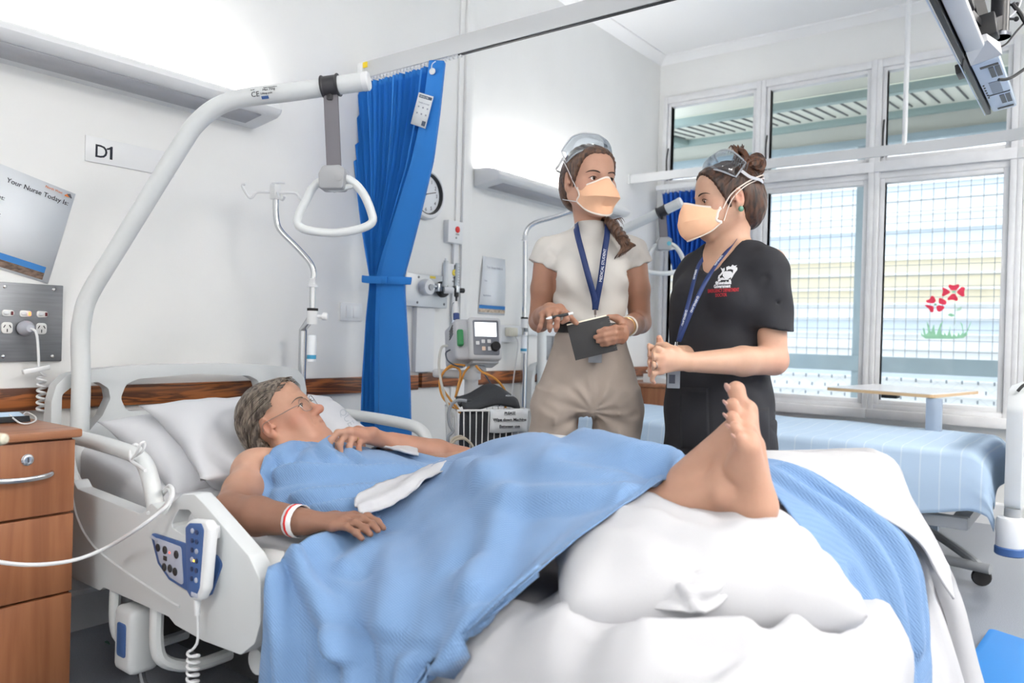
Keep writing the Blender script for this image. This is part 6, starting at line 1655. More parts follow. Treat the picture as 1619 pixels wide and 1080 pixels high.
for q in (-1, 1):
    MB().tube([hd.p(q * .066, .042, -.030), hd.p(q * .076, .020, .010), hd.p(q * .083, .0, .045), hd.p(q * .075, -.05, .085), hd.p(q * .04, -.10, .10), hd.p(0, -.118, .10)], .0014, 6, 5).build('mask_strap', m_white, mk, True)
    MB().tube([hd.p(q * .063, .040, -.068), hd.p(q * .072, .0, -.060), hd.p(q * .07, -.05, -.05), hd.p(0, -.11, -.04)], .0014, 6, 5).build('mask_strap', m_white, mk, True)
# clear goggles pushed up on the head
m_gog = glass('goggle_clear', .05, (238, 242, 246)); m_gfr = mat('goggle_frame', (226, 230, 236), .2, alpha=.45)
def goggles(h, parent, lift, tiltv, vents):
    c = []
    A = [(-.082, .020, .052), (-.070, .058, .075), (-.040, .078, .088), (0, .084, .086), (.040, .078, .088), (.070, .058, .075), (.082, .020, .052)]
    Bq = [(-.082, -.018, .095), (-.064, .012, .135), (-.036, .030, .150), (0, .036, .152), (.036, .030, .150), (.064, .012, .135), (.082, -.018, .095)]
    A = [Vector(p) + Vector((0, lift[0], lift[1])) for p in A]; Bq = [Vector(p) + Vector((0, lift[0], lift[1])) for p in Bq]
    a, b = cr(A, 4), cr(Bq, 4); G = []
    for k in range(6):
        u = k / 5; G.append([Vector(h.p(*(p.lerp(q, u) + Vector((0, .016, .010)) * math.sin(u * math.pi)))) for p, q in zip(a, b)])
    o = MB().grid(G).build('goggles', m_gog, parent, True, 60, thk=.0015)
    loop = a + b[::-1]
    MB().tube([Vector(h.p(*p)) for p in loop], .0028, 8, 1, closed=True).build('goggle_rim', m_gfr, o, True)
    for q in (-1, 1):
        if vents:
            for k in range(8):
                p = Vector(h.p(q * (.088 - .001 * k), -.018 + .006 * k + lift[0], .082 + .004 * k + lift[1])); d = Vector(h.M @ np.array([q * -.1, .35, -.9]))
                MB().obox(p - d * .012, p + d * .014, .0022, .0022).build('vent_slot', mat('vent_smoke', (90, 96, 104), .3, alpha=.8), o, True)
        MB().tube([Vector(h.p(q * .084, -.0 + lift[0], .07 + lift[1])), Vector(h.p(q * .090, -.045, .06)), Vector(h.p(q * .078, -.085, .05)), Vector(h.p(0, -.125, .045))], .0035, 7, 4, flat=(.5, 1.4)).build('goggle_strap', mat('strap_clear', (214, 216, 220), .4), o, True)
    return o
goggles(hd, ps, (-.028, .012), 0, False)

# lanyard with lettering, worn round the neck
m_lan = mat('navy_lanyard', (22, 46, 98), .6, bump=.15, bscale=600)
def bvh_of(objs):
    V = []; F = []
    for o in objs:
        k = len(V); V += [v_.co.copy() for v_ in o.data.vertices]; F += [[i + k for i in p.vertices] for p in o.data.polygons]
    return BVHTree.FromPolygons(V, F)
def ribbon(pts, wdt, bv, m, name, parent, lift=.003, sm=5, back=(0, -1, 0)):
    """a flat band lying on the surface in bv along pts"""
    P = cr([Vector(p) for p in pts], sm); Q = []; Ns = []
    for p in P:
        r_ = bv.find_nearest(p); q, n = (r_[0], r_[1]) if r_[0] is not None and (r_[0] - p).length < .06 else (p, Vector(back))
        Q.append(q + n * lift if (p - q).dot(n) < lift * 3 else p); Ns.append(n)
    for _ in range(3):
        Q = [Q[0]] + [(Q[i - 1] + Q[i] * 2 + Q[i + 1]) / 4 for i in range(1, len(Q) - 1)] + [Q[-1]]; Ns = [Ns[0]] + [((Ns[i - 1] + Ns[i] * 2 + Ns[i + 1]) / 4).normalized() for i in range(1, len(Ns) - 1)] + [Ns[-1]]
    G = []
    for i, q in enumerate(Q):
        t_ = (Q[min(i + 1, len(Q) - 1)] - Q[max(i - 1, 0)]).normalized(); s_ = Ns[i].cross(t_).normalized()
        G.append([q - s_ * wdt / 2, q, q + s_ * wdt / 2])
    o = MB().grid(G).build(name, m, parent, True, 60, thk=.0012, off=0)
    return o, Q, Ns
bv1 = bvh_of([top]); 
lan1, Q1, N1 = ribbon([L(914, 350, .04), L(911, 357, -.055), L(913, 372, -.10), L(921, 402, -.125), L(931, 440, -.14), L(940, 472, -.125), L(941, 490, -.115)], .0195, bv1, m_lan, 'lanyard', ps)
lan2, Q2, N2 = ribbon([L(955, 350, .04), L(959, 357, -.055), L(960, 372, -.10), L(955, 402, -.125), L(950, 440, -.14), L(944, 472, -.125), L(941, 490, -.116)], .0195, bv1, m_lan, 'lanyard_band', lan1, lift=.0045)
def along(body, Q, Ns, i0, i1, size, m, parent, lift=.0022, **kw):
    """lettering that follows a ribbon from point i0 to i1"""
    idx = list(range(i0, i1 + (1 if i1 > i0 else -1), 1 if i1 > i0 else -1)); P = [Q[i] for i in idx]; NN = [Ns[i] for i in idx]
    S_ = [0]
    for a, b in zip(P, P[1:]): S_.append(S_[-1] + (b - a).length)
    def wrap(p, n, h):
        x = p.x + S_[-1] / 2; k = 0
        while k < len(S_) - 2 and S_[k + 1] < x: k += 1
        f = (x - S_[k]) / max(S_[k + 1] - S_[k], 1e-6); q = P[k].lerp(P[k + 1], f); nn = NN[k].lerp(NN[k + 1], min(max(f, 0), 1)).normalized(); t_ = (P[k + 1] - P[k]).normalized()
        return q + nn.cross(t_).normalized() * (p.y - size * .36) + nn * (h + lift)
    return text_mesh(body, size, (0, 0, 0), (1, 0, 0), (0, 1, 0), m, 'lettering', parent, align='CENTER', wrap=wrap, local=True, **kw)
m_lw = mat('lanyard_white_print', (224, 228, 236), .6)
along('MEDICAL STUDENT', Q2, N2, 26, 9, .0125, m_lw, lan1)
MB().cyl(L(941, 489, -.118), L(941, 498, -.115), .004).build('clip', m_chrome, lan1, True)
MB().box(tuple(L(941, 560, -.135) + [-.022, -.001, -.028]), tuple(L(941, 560, -.135) + [.022, .002, .022]), .002).build('badge', mat('badge_clear', (150, 154, 160), .25), lan1, True)
MB().tube([L(941, 498, -.115), L(941, 520, -.118), L(941, 548, -.136)], .0012, 5, 3).build('badge_cord', m_dkgrey, lan1, True)
# bracelet
wv = Vector(wrR - elR).normalized(); a_ = wv.orthogonal().normalized(); b_ = wv.cross(a_); wc = Vector(elR * .18 + wrR * .82)
MB().tube([wc + (a_ * math.cos(k * .524) + b_ * math.sin(k * .524)) * .0285 for k in range(12)], .0032, 7, 2, closed=True).build('bracelet', mat('gold', (198, 160, 110), .3, metal=.8), ps, True)
wc = Vector(elR * .26 + wrR * .74)
MB().tube([wc + (a_ * math.cos(k * .524) + b_ * math.sin(k * .524)) * .030 for k in range(12)], .005, 7, 2, closed=True, flat=(.5, 1)).build('watch_strap', mat('watch_white', (226, 222, 214), .4), ps, True)

# notebook and pen, held: things of their own
Wp = Matrix.Translation(ps.location) @ Matrix.Rotation(ps.rotation_euler.z, 4, 'Z')
def Wd(a, b, dy): return Wp @ Vector(L(a, b, dy))
tl, tr_, br, bl = Wd(916, 513, -.235), Wd(982, 497, -.235), Wd(973, 556, -.25), Wd(910, 570, -.25)
nb = thing('notebook', 'black spiral notebook held by the person in the cream top', 'notebook', (tl + br) / 2)
un = (tr_ - tl).normalized(); vn = (tl - bl); hN = vn.length; wN = (tr_ - tl).length; vn = (vn - un * vn.dot(un)).normalized(); nn_ = un.cross(vn)
if nn_.dot(VV) > 0: nn_ = -nn_
sg_ = 1 if un.cross(vn).dot(nn_) > 0 else -1
Xn = Matrix((un, vn, un.cross(vn))).transposed().to_4x4(); Xn.translation = bl
MB().box((0, 0, -.001), (wN, hN * .985, .001), .0005, 2, Xn).build('cover', mat('notebook_black', (40, 40, 42), .6), nb)
MB().box((.001, .001, -.009 * sg_), (wN - .006, hN + .003, -.001 * sg_), .0005, 2, Xn).build('pages', mat('cream_pages', (232, 226, 208), .7), nb)
for k in range(17):
    y = hN * (.04 + .92 * k / 16)
    MB().tube([Xn @ Vector((wN - .004 + .006 * math.cos(a), y, -.004 * sg_ + .006 * math.sin(a))) for a in np.linspace(0, 2 * math.pi, 9)[:-1]], .0008, 5, 1, closed=True).build('spiral_ring', mat('ring_grey', (110, 112, 116), .4, metal=.6), nb)
pen = thing('pen', 'black and white pen between the fingers of the person in the cream top', 'pen', Wd(885, 500, -.278))
p0, p1 = Wd(863, 504, -.282), Wd(906, 495, -.270)
MB().tube([p0, p0.lerp(p1, .10), p0.lerp(p1, .22)], [.0015, .0042, .0046], 10).build('tip', m_white, pen)
MB().tube([p0.lerp(p1, .22), p0.lerp(p1, .82)], .0048, 10).build('barrel', m_dark, pen)
MB().tube([p0.lerp(p1, .82), p1], [.0046, .004], 10).build('cap', m_white, pen)
# ------------------------------------------------------------------ person in black scrubs
pd, L = person_root('person', 'person in black medical scrubs with hair bun clasping hands beside the bed', 1150, 2.5)
m_skin2 = skin_mat('skin_fair')
O2 = L(1149, 321, -.0); F2 = (-.985, -.13, -.10)
hd2 = Head(O2, F2, (-.10, .02, 1), 1.0)
fw = np.array([-.66, -.75, 0]); fw /= np.linalg.norm(fw); lf = np.array([-fw[1], fw[0], 0])        # trunk forward and its left
v = Vol((-.30, -.42, 0), (.32, .30, 1.72), .0045)
ST = [(1160, 392, .10, .058, .0), (1158, 410, .150, .080, 0), (1151, 440, .158, .100, 0), (1142, 485, .152, .108, 0), (1137, 540, .142, .105, 0), (1137, 600, .155, .115, 0), (1139, 665, .17, .125, 0)]
v.loft([(L(a, b, dy), ru * (.9 if b < 560 else .82), rw * (.9 if b < 560 else .82)) for a, b, ru, rw, dy in ST], u=lf, k=.02)
C0 = L(1139, 665); hips = [L(1139, 650) + lf * q * .085 for q in (1, -1)]; feet = []
for q, h_ in zip((1, -1), hips):
    f_ = np.array([h_[0] + .01, h_[1], .06]) + fw * (.05 * q); feet.append(f_)
    v.chain([h_, h_ * .52 + f_ * .48 + fw * .02, f_], [.080, .055, .038], .03); v.cone(f_ - fw * .03 + [0, 0, -.02], f_ + fw * .14 + [0, 0, -.035], .032, .026, .03)
v.cone(hd2.p(0, -.022, -.055), L(1152, 405, .0), .052, .058, .025)
for q in (1, -1): v.cone(L(1152, 392, .005), L(1157, 418) + lf * q * .13, .040, .045, .03)
shA, elA, wrA = L(1212, 432, -.10), L(1223, 570, -.15), L(1091, 573, -.27)
shB = L(1092, 440, .10); elB = L(1100, 565, .06); wrB = L(1072, 560, -.14)
v.chain([shA, (shA + elA) / 2 + [.002, 0, 0], elA], [.043, .046, .041], .012); v.chain([elA, elA * .62 + wrA * .38, wrA], [.043, .043, .028], .015)
v.chain([shB, elB, wrB], [.048, .040, .027], .015)
# clasped hands: the near hand lies over the other
KA = [L(1056, 556, -.30), L(1047, 565, -.315), L(1043, 576, -.315), L(1044, 587, -.305)]
TA = [[L(1040, 552, -.315), L(1028, 560, -.31), L(1024, 570, -.295)], [L(1032, 564, -.325), L(1023, 576, -.315), L(1024, 586, -.295)], [L(1030, 578, -.325), L(1024, 590, -.312), L(1027, 598, -.292)], [L(1034, 591, -.31), L(1030, 600, -.30), L(1034, 605, -.285)]]
hand(v, wrA, KA, TA, (-.3, -.94, .15), (L(1068, 556, -.28), L(1052, 548, -.265), L(1040, 546, -.25)))
KB = [L(1040, 553, -.225), L(1033, 562, -.235), L(1032, 572, -.235), L(1036, 580, -.225)]
TB = [[L(1026, 548, -.235), L(1021, 555, -.255), L(1024, 564, -.27)], [L(1022, 560, -.25), L(1019, 570, -.27), L(1026, 578, -.28)], [L(1022, 574, -.25), L(1021, 584, -.27), L(1029, 589, -.28)], [L(1028, 584, -.24), L(1027, 592, -.26), L(1034, 595, -.27)]]
hand(v, wrB, KB, TB, (-.95, -.1, .3), (L(1052, 553, -.19), L(1044, 545, -.205), L(1042, 534, -.215)))
hd2.carve(v)
tone2 = lin((198, 158, 134))
def col2(co):
    return blend(tone2, co, [(hd2.p(.045, .055, -.02), .03, (202, 142, 124), .45), (hd2.p(.03, .06, .055), .05, (210, 170, 148), .4), (hd2.p(.032, .085, .012), .018, (196, 142, 126), .5), (hd2.p(.078, -.01, 0), .025, (216, 140, 124), .45), (hd2.p(.056, .045, -.012), .0035, (120, 74, 60), .8), (hd2.p(.05, .0, -.07), .03, (204, 156, 138), .4)]
        + [(k_, .011, (216, 146, 128), .5) for k_ in KA + KB] + [(t_[-1], .010, (224, 150, 136), .6) for t_ in TA + TB] + [(L(1042, 536, -.215), .014, (200, 130, 108), .5), (elA, .06, (214, 150, 130), .5)])
body2 = v.build('body', m_skin2, pd, col2)
hd2.eyes(pd, ('dark', (52, 36, 28)), (0, -.32))
hd2.lashes(pd, MATS['lash_dark'], True, mat('brow_dark', (58, 42, 36), .7), 1.0, .0)
for q in (-1, 1):                                                   # lowered lids
    MB().ell(hd2.p(q * .0325, .0778, .0052), np.array([.0138, .0138, .0136]), Matrix([list(r_) for r_ in hd2.M]), 20, 12)
    G = []
    for i in range(9):
        a = -1.15 + 2.3 * i / 8; row = []
        for j in range(6):
            b = .95 - .88 * j / 5; row.append(hd2.p(q * .0325 + .0132 * math.sin(a) * math.cos(b), .0768 + .0132 * math.cos(a) * math.cos(b), .0045 + .0132 * math.sin(b)))
        G.append([Vector(p) for p in row])
    MB().grid(G).build('eyelid', mat('eyelid_skin', (190, 138, 120), .5), pd, True, 180, thk=.0008)

# scrub top
m_scr = mat('black_scrub_cloth', (36, 37, 43), .85, var=.08, vscale=12, bump=.15, bscale=600)
v = Vol((-.30, -.30, .55), (.32, .28, 1.46), .0045)
TS = [(1160, 386, .085, .055, .01), (1158, 404, .125, .078, .004), (1152, 434, .158, .106, 0), (1143, 470, .168, .124, 0), (1136, 520, .158, .124, 0), (1134, 570, .160, .126, 0), (1135, 620, .170, .134, 0), (1137, 670, .176, .140, 0), (1138, 735, .178, .142, 0)]
se = shA * .40 + elA * .60; sdir = elA - shA; v.cone(shA + [.0, 0, .002], se + sdir * .12, .070, .067, .03)
v.cutcyl(L(1217, 520, -.14), (-.14, 0, -1), .13)
v.cone(shB, shB * .4 + elB * .6, .056, .058)
v.loft([(L(a, b, dy), ru, rw) for a, b, ru, rw, dy in TS], u=lf, k=.03, ends=.005)
for q in (1, -1): v.cone(L(1153, 392, .005), L(1155, 420) + lf * q * .115, .040, .050, .03)
for q in (1, -1): v.ell(L(1146, 478) + lf * q * .07 + fw * .085, (.062, .06, .062), None, .05)
# neck opening: a V cut towards the front
nk = L(1150, 392, .0); vb = L(1108, 437, -.06)
vv_ = (vb - nk)
v.cone(nk + [0, 0, .03], nk * .45 + vb * .55 + fw * .03 + [0, 0, .01], .068, .042, .005, 's'); v.cone(nk * .5 + vb * .5 + fw * .035, vb + fw * .05, .038, .006, .005, 's')
v.cone(nk + [0, 0, 0], nk + [0, 0, .12], .064, .09, .005, 's')
# folds
for pts, w_, a in (((( 1212, 440, -.17), (1190, 470, -.19), (1186, 520, -.20)), .009, .008), (((1180, 520, -.19), (1150, 545, -.2), (1110, 555, -.17)), .012, .006), (((1200, 560, -.19), (1170, 590, -.21), (1130, 600, -.2)), .014, .007), (((1075, 470, -.06), (1095, 500, -.13), (1130, 515, -.18)), .010, .005), (((1085, 590, -.13), (1120, 640, -.2), (1150, 700, -.2)), .012, .005), (((1195, 600, -.2), (1190, 660, -.2), (1200, 720, -.18)), .010, .005), (((1240, 450, -.14), (1228, 480, -.175), (1234, 512, -.17)), .008, .005), (((1168, 425, -.14), (1176, 460, -.18), (1184, 500, -.19)), .007, .004), (((1095, 620, -.15), (1090, 670, -.15), (1086, 722, -.14)), .008, .004)):
    v.crease([L(*p) for p in pts], w_, a)
v.ripple(lambda X, Y, Z: .0022 * np.sin(Z * 44 + X * 22 + 2 * np.sin(X * 13 + Y * 9)) * np.clip((1.30 - Z) / .1, 0, 1))
v.plane(L(1138, 726), (0, 0, -1))
scr = v.build('scrub_top', m_scr, pd)
bv2 = bvh_of([scr])
# patch pockets and side vent as raised cloth
def onto(p, n=None, lift=.003, bv=None):
    r_ = (bv or bv2).find_nearest(Vector(p)); return r_[0] + r_[1] * lift
def patch(px, name, m, parent, bv, dy=-.2, lift=.003, thk=.002, nu=10, nv=10):
    (a, b, c, d) = px; G = []
    for i in range(nu + 1):
        row = []
        for j in range(nv + 1):
            u, w_ = i / nu, j / nv; x = (a[0] * (1 - u) + b[0] * u) * (1 - w_) + (d[0] * (1 - u) + c[0] * u) * w_; y = (a[1] * (1 - u) + b[1] * u) * (1 - w_) + (d[1] * (1 - u) + c[1] * u) * w_
            p0 = Vector(L(x, y, -.6)); dr = (Vector(L(x, y, .3)) - p0).normalized(); h_ = bv.ray_cast(p0, dr)
            row.append((h_[0] if h_[0] else Vector(L(x, y, dy))) - dr * lift)
        G.append(row)
    return MB().grid(G).build(name, m, parent, True, 60, thk=thk, off=0)
patch(((1075, 612), (1120, 614), (1122, 712), (1076, 708)), 'pocket', m_scr, scr, bv2)
patch(((1186, 648), (1216, 644), (1217, 716), (1196, 722)), 'pocket', m_scr, scr, bv2)
def ray_wrap(bv):
    def f(p, n, h):
        q = Wq @ p; d = (q - CAM).normalized(); d2 = Wq.to_3x3().inverted() @ d; o_ = Wq.inverted() @ CAM
        r_ = bv.ray_cast(o_, d2); return (r_[0] - d2 * (h + .0012)) if r_[0] else p
    return f
Wq = Matrix.Translation(pd.location) @ Matrix.Rotation(pd.rotation_euler.z, 4, 'Z')
def emb(body, px, py, px2, py2, size, m, sx=1.0, bold=.0):
    a, b = Vector(L(px, py, -.19)), Vector(L(px2, py2, -.19)); u = (b - a).normalized(); up_ = Vector((.0, 0, 1)); n_ = u.cross(up_).normalized(); vv = n_.cross(u)
    vv = (vv + u * .22).normalized()                                 # slanted with the cloth
    me_o = a
    cu_w = ray_wrap(bv2)
    return text_mesh(body, size, a, u, vv, m, 'embroidery', scr, wrap=cu_w, local=True, sx=sx, bold=bold)
m_emw, m_emr = mat('white_thread', (222, 224, 228), .7), mat('red_thread', (178, 40, 52), .7)
emb('Queensland', 1131, 450, 1154, 449, .0135, m_emw, .72, .0006); emb('Government', 1128.5, 455.5, 1153, 454.5, .0135, m_emw, .70, .0006)
emb('EMERGENCY DEPARTMENT', 1119, 463, 1158, 461, .0145, m_emr, .52, .0004); emb('DOCTOR', 1131, 469.5, 1146, 468.5, .0135, m_emr, .58, .0004)
# the crest: shield with supporters, crown and scroll in white thread
def crest(polys):
    mb = MB(); wr = ray_wrap(bv2)
    for P in polys:
        pts = [Vector((a, b)) for a, b in P]
        T_ = tessellate_polygon([[Vector((p.x, p.y, 0)) for p in pts]])
        V = []
        for p in pts: V.append(wr(Vector(L(1110 + p.x / 15.43, 410 + p.y / 15.43, -.19)), None, .0006))
        mb.add(V, T_)
    return mb.build('crest', m_emw, scr, True, 60)
crest([[(385, 500), (700, 490), (690, 600), (330, 600), (345, 560), (390, 545)],
       [(510, 320), (560, 290), (700, 290), (740, 330), (720, 420), (650, 480), (560, 480), (500, 400)],
       [(450, 200), (500, 230), (550, 205), (555, 260), (520, 330), (470, 390), (430, 420), (440, 460), (380, 480), (400, 400), (450, 350), (490, 300), (470, 250)],
       [(590, 190), (650, 165), (700, 185), (740, 130), (790, 160), (855, 140), (820, 190), (860, 200), (860, 260), (810, 320), (770, 380), (740, 440), (700, 490), (710, 400), (750, 330), (760, 260), (700, 240), (640, 250), (600, 280), (590, 230)],
       [(400, 480), (500, 440), (560, 480), (620, 470), (640, 500), (400, 510)]])
# trousers and shoes
v = Vol((-.28, -.28, 0), (.30, .28, .80), .006)
v.loft([(L(1139, 640), .15, .115), (L(1139, 680), .158, .122), (L(1140, 735), .15, .12)], u=lf, k=0, ends=.01)
for q, h_, f_ in zip((1, -1), hips, feet):
    v.loft([(h_ + [0, 0, -.02], .088, .10), ((h_ * .5 + f_ * .5) + fw * .02, .078, .088), (np.array([f_[0], f_[1], .06]), .068, .08)], u=lf, k=.03, ends=.005)
v.ripple(lambda X, Y, Z: .003 * np.sin(Z * 40 + X * 30 + Y * 20) * np.clip((.7 - Z) / .1, 0, 1))
v.build('trousers', m_scr, pd)
for f_ in feet:
    mb = MB().tube([f_ - fw * .06 + [0, 0, -.02], f_ + [0, 0, -.01], f_ + fw * .08 + [0, 0, -.022], f_ + fw * .165 + [0, 0, -.034], f_ + fw * .19 + [0, 0, -.04]], [.034, .046, .045, .038, .012], 14, 3, flat=(1, .8))
    mb.v = [(a, b, max(c, .0)) for a, b, c in mb.v]; mb.build('shoe', MATS['dark_shoe'], pd, True, 60)

# hair swept up into a bun
m_h2 = hair_mat('hair_dark_brown', (34, 25, 22), (92, 62, 46), (80, 80, 20))
m_h2b = hair_mat('hair_bun_brown', (44, 28, 22), (124, 80, 54), (70, 70, 40))
def wave2(a, b, c):
    an = np.arctan2(c - .12, b + .06); return .0010 * np.sin(an * 60 + 3 * np.sin(a * 50)) + .0008 * np.sin(an * 23 + 40 * a)
v = hair_shell(hd2, .0085, lambda a, b, c: np.maximum(b - (.034 + .52 * c), np.minimum(-.030 - c, b + .030)), wave=wave2)
h2 = v.build('hair', m_h2, pd)
BN = L(1186, 262, .0)
bunp = []
for q, (cx, cy, rx, ry) in enumerate(((1177, 262, 14, 17), (1193, 264, 17, 18), (1186, 270, 22, 14), (1198, 256, 12, 13), (1172, 250, 10, 12))):
    path = []
    for k in range(22):
        a = k * .42 + q; rr = 1 - .025 * k
        path.append(Vector(L(cx + rx * rr * math.cos(a), cy + ry * rr * math.sin(a), .035 * math.sin(a * .9 + q * 1.3))))
    bunp.append(path)
MB().ell(BN, (.034, .034, .032), None, 16, 12).build('bun', m_h2b, h2, True, 180)
bun = children(h2)[-1]
fine = []
for P in bunp:
    for j in range(5):
        off_ = Vector((random.uniform(-.007, .007), random.uniform(-.007, .007), random.uniform(-.007, .007)))
        fine.append([p + off_ for p in P])
strand_tubes(fine, .0058, 'coil', m_h2b, bun, .6, 7)
ends = []
for k in range(20):
    a = random.uniform(-1, 1); ends.append([Vector(L(1172 + 5 * a, 252, .01 * a)), Vector(L(1168 + 7 * a, 240 - 3 * a * a, .015 * a)), Vector(L(1166 + 11 * a, 232 - 4 * random.random(), .02 * a)), Vector(L(1163 + 13 * a, 236 + 8 * random.random(), .03 * a))])
for k in range(10):
    a = random.uniform(-1, 1); ends.append([Vector(L(1190 + 5 * a, 285, .01 * a)), Vector(L(1194 + 3 * a, 296, -.01)), Vector(L(1196 + 5 * a, 305, -.015)), Vector(L(1198 + 8 * a, 312 + 4 * a, -.01))])
strand_tubes(ends, .0022, 'loose_strands', m_h2b, bun, .2, 5)
# mask, goggles, earring
mk2 = duckbill(hd2, pd, 1.75, .004, .020)
MB().tube([hd2.p(.066, .042, -.028), hd2.p(.079, .018, .012), hd2.p(.086, -.03, .044), hd2.p(.062, -.095, .07), hd2.p(0, -.128, .075)], .0024, 7, 5).build('mask_strap', m_maskw, mk2, True)
MB().tube([hd2.p(.064, .042, -.066), hd2.p(.078, .016, -.004), hd2.p(.087, -.03, .036), hd2.p(.062, -.097, .060), hd2.p(0, -.13, .065)], .0018, 7, 5).build('mask_strap', m_maskw, mk2, True)
goggles(hd2, pd, (-.020, .012), 0, True)
er = MB().lathe([(.0085, 0), (.0088, .003), (.006, .006), (.001, .007)], hd2.p(.087, -.006, -.036), Vector(hd2.L), 16).build('earring', mat('green_stone', (96, 150, 128), .25, var=.4, vscale=160), pd, True)
# lanyard and badge
l1, Qa, Na = ribbon([L(1176, 366, .02), L(1160, 385, -.075), L(1140, 408, -.12), L(1118, 440, -.175), L(1098, 480, -.20), L(1083, 515, -.20), L(1073, 540, -.19)], .013, bv2, m_lan, 'lanyard', pd)
l2, Qb, Nb = ribbon([L(1118, 400, .05), L(1106, 415, -.01), L(1098, 440, -.09), L(1088, 480, -.14), L(1078, 515, -.165), L(1072, 540, -.185)], .012, bv2, m_lan, 'lanyard_band', l1)
for i0, i1, Q, N_ in ((14, 7, Qa, Na), (24, 17, Qa, Na), (12, 6, Qb, Nb), (22, 15, Qb, Nb)): along('QUEENSLAND', Q, N_, i1, i0, .0085, m_lw, l1)
MB().tube([L(1071, 541, -.195), L(1070, 549, -.205), L(1067, 549, -.205), L(1068, 541, -.195)], .0016, 6, 3).build('clip', m_chrome, l1, True)
bp0 = L(1065, 600, -.205)
bd = MB().box(tuple(bp0 + [-.019, -.001, -.026]), tuple(bp0 + [.019, .002, .026]), .002).build('badge', mat('badge_grey', (150, 156, 166), .3), l1, True)
MB().box(tuple(bp0 + [-.014, -.0022, -.012]), tuple(bp0 + [.004, -.001, .014]), 0).build('badge_photo', mat('badge_dark', (70, 76, 92), .4), bd, True)
MB().tube([L(1069, 549, -.205), L(1067, 570, -.208), L(1066, 588, -.205)], .0016, 5, 3).build('badge_cord', m_dkgrey, l1, True)
rp0, rp1 = np.array(KA[2]), np.array(TA[2][0]); ra = Vector(rp1 - rp0).normalized(); u_ = ra.orthogonal().normalized(); w_ = ra.cross(u_); rc = Vector(rp0 * .45 + rp1 * .55)
MB().tube([rc + (u_ * math.cos(k * .524) + w_ * math.sin(k * .524)) * .0098 for k in range(12)], .0014, 6, 2, closed=True).build('ring', m_chrome, pd, True)
# ------------------------------------------------------------------ the patient, lying with head and shoulders raised
pp = thing('person', 'older person with glasses lying in the near bed under a blue blanket', 'person', (1.55, -1.3, .5))
def W(ax, val, a, b): return np.array(at(ax, val, a, b))
m_skin3 = skin_mat('skin_older', .55)
F3 = np.array(VR * .80 + VU * .56 - VV * .10); U3 = np.array(-VR * .58 + VU * .80 + VV * .02)
O3 = np.array(dep(2.33, 437, 672)) + np.array(VV) * .055
hd3 = Head(O3, F3, U3, 1.09)
x0 = 1.5
chest = np.array([1.53, -1.0, .615]); 
sh_n, el_n, wr_n = np.array([1.315, -.865, .632]), np.array([1.125, -1.03, .575]), np.array([1.165, -1.275, .585])
sh_f, el_f, wr_f = np.array([1.74, -.90, .640]), np.array([1.93, -1.10, .62]), W('x', 1.70, 619, 699)
nbase = np.array([1.53, -.86, .655])
knee_n, ank_n = np.array([1.43, -1.70, .635]), np.array(W('x', 1.50, 1150, 778))
knee_f, ank_f = np.array([1.70, -1.64, .685]), np.array([1.78, -2.10, .645])
hip_n, hip_f = np.array([1.44, -1.40, .535]), np.array([1.66, -1.40, .545])
v = Vol((1.02, -2.45, .42), (2.04, -.55, 1.06), .0045)
ax = np.array([0, -1, -.12])
v.loft([((1.53, -.84, .585), .16, .07), ((1.53, -.95, .56), .20, .085), ((1.54, -1.12, .54), .19, .085), ((1.55, -1.28, .525), .18, .08), ((1.55, -1.42, .52), .18, .08), ((1.55, -1.52, .52), .15, .07)], axis=ax, u=(1, 0, 0), k=.03)
for h_, k_, a_ in ((hip_n, knee_n, ank_n), (hip_f, knee_f, ank_f)): v.chain([h_, k_, k_ * .55 + a_ * .45 + [0, 0, -.03], a_], [.075, .056, .046, .038], .02)
for s_, e_, w_ in ((sh_n, el_n, wr_n), (sh_f, el_f, wr_f)):
    v.ell(s_, (.062, .062, .058), None, .03); v.chain([s_, s_ * .5 + e_ * .5, e_], [.056, .050, .044], .02); v.chain([e_, e_ * .62 + w_ * .38, w_], [.046, .046, .031], .015)
v.cone(nbase, sh_n, .055, .050, .04); v.cone(nbase, sh_f, .055, .050, .04)
v.cone(hd3.p(0, -.02, -.06), nbase, .060, .066, .025); v.cone(hd3.p(.0, .045, -.075), nbase + [0, -.06, .01], .030, .040, .04)
hd3.carve(v, wide=1.03, lips=.55)
v.ell(hd3.p(0, .1125, -.029), (.0135, .0135, .0115), hd3.M, .010)                    # a fuller nose, fuller jowl
v.ell(hd3.p(.038, .05, -.075), (.026, .03, .022), hd3.M, .025); v.ell(hd3.p(-.038, .05, -.075), (.026, .03, .022), hd3.M, .025)
for q in (-1, 1):
    v.crease([hd3.p(q * .020, .100, -.028), hd3.p(q * .031, .089, -.05), hd3.p(q * .032, .083, -.068)], .005, .0035)
    v.crease([hd3.p(q * .018, .098, -.010), hd3.p(q * .03, .094, -.014), hd3.p(q * .046, .083, -.010)], .004, .002)
for z in (.045, .058, .070): v.crease([hd3.p(-.035, .088 - (z - .045) * .5, z), hd3.p(0, .095 - (z - .045) * .6, z + .002), hd3.p(.035, .088 - (z - .045) * .5, z)], .0035, .0016)
for k in range(3): v.crease([hd3.p(-.05, .02, -.10 - .012 * k), hd3.p(-.058, -.01, -.085 - .014 * k), hd3.p(-.05, -.04, -.085 - .012 * k)], .004, .002)
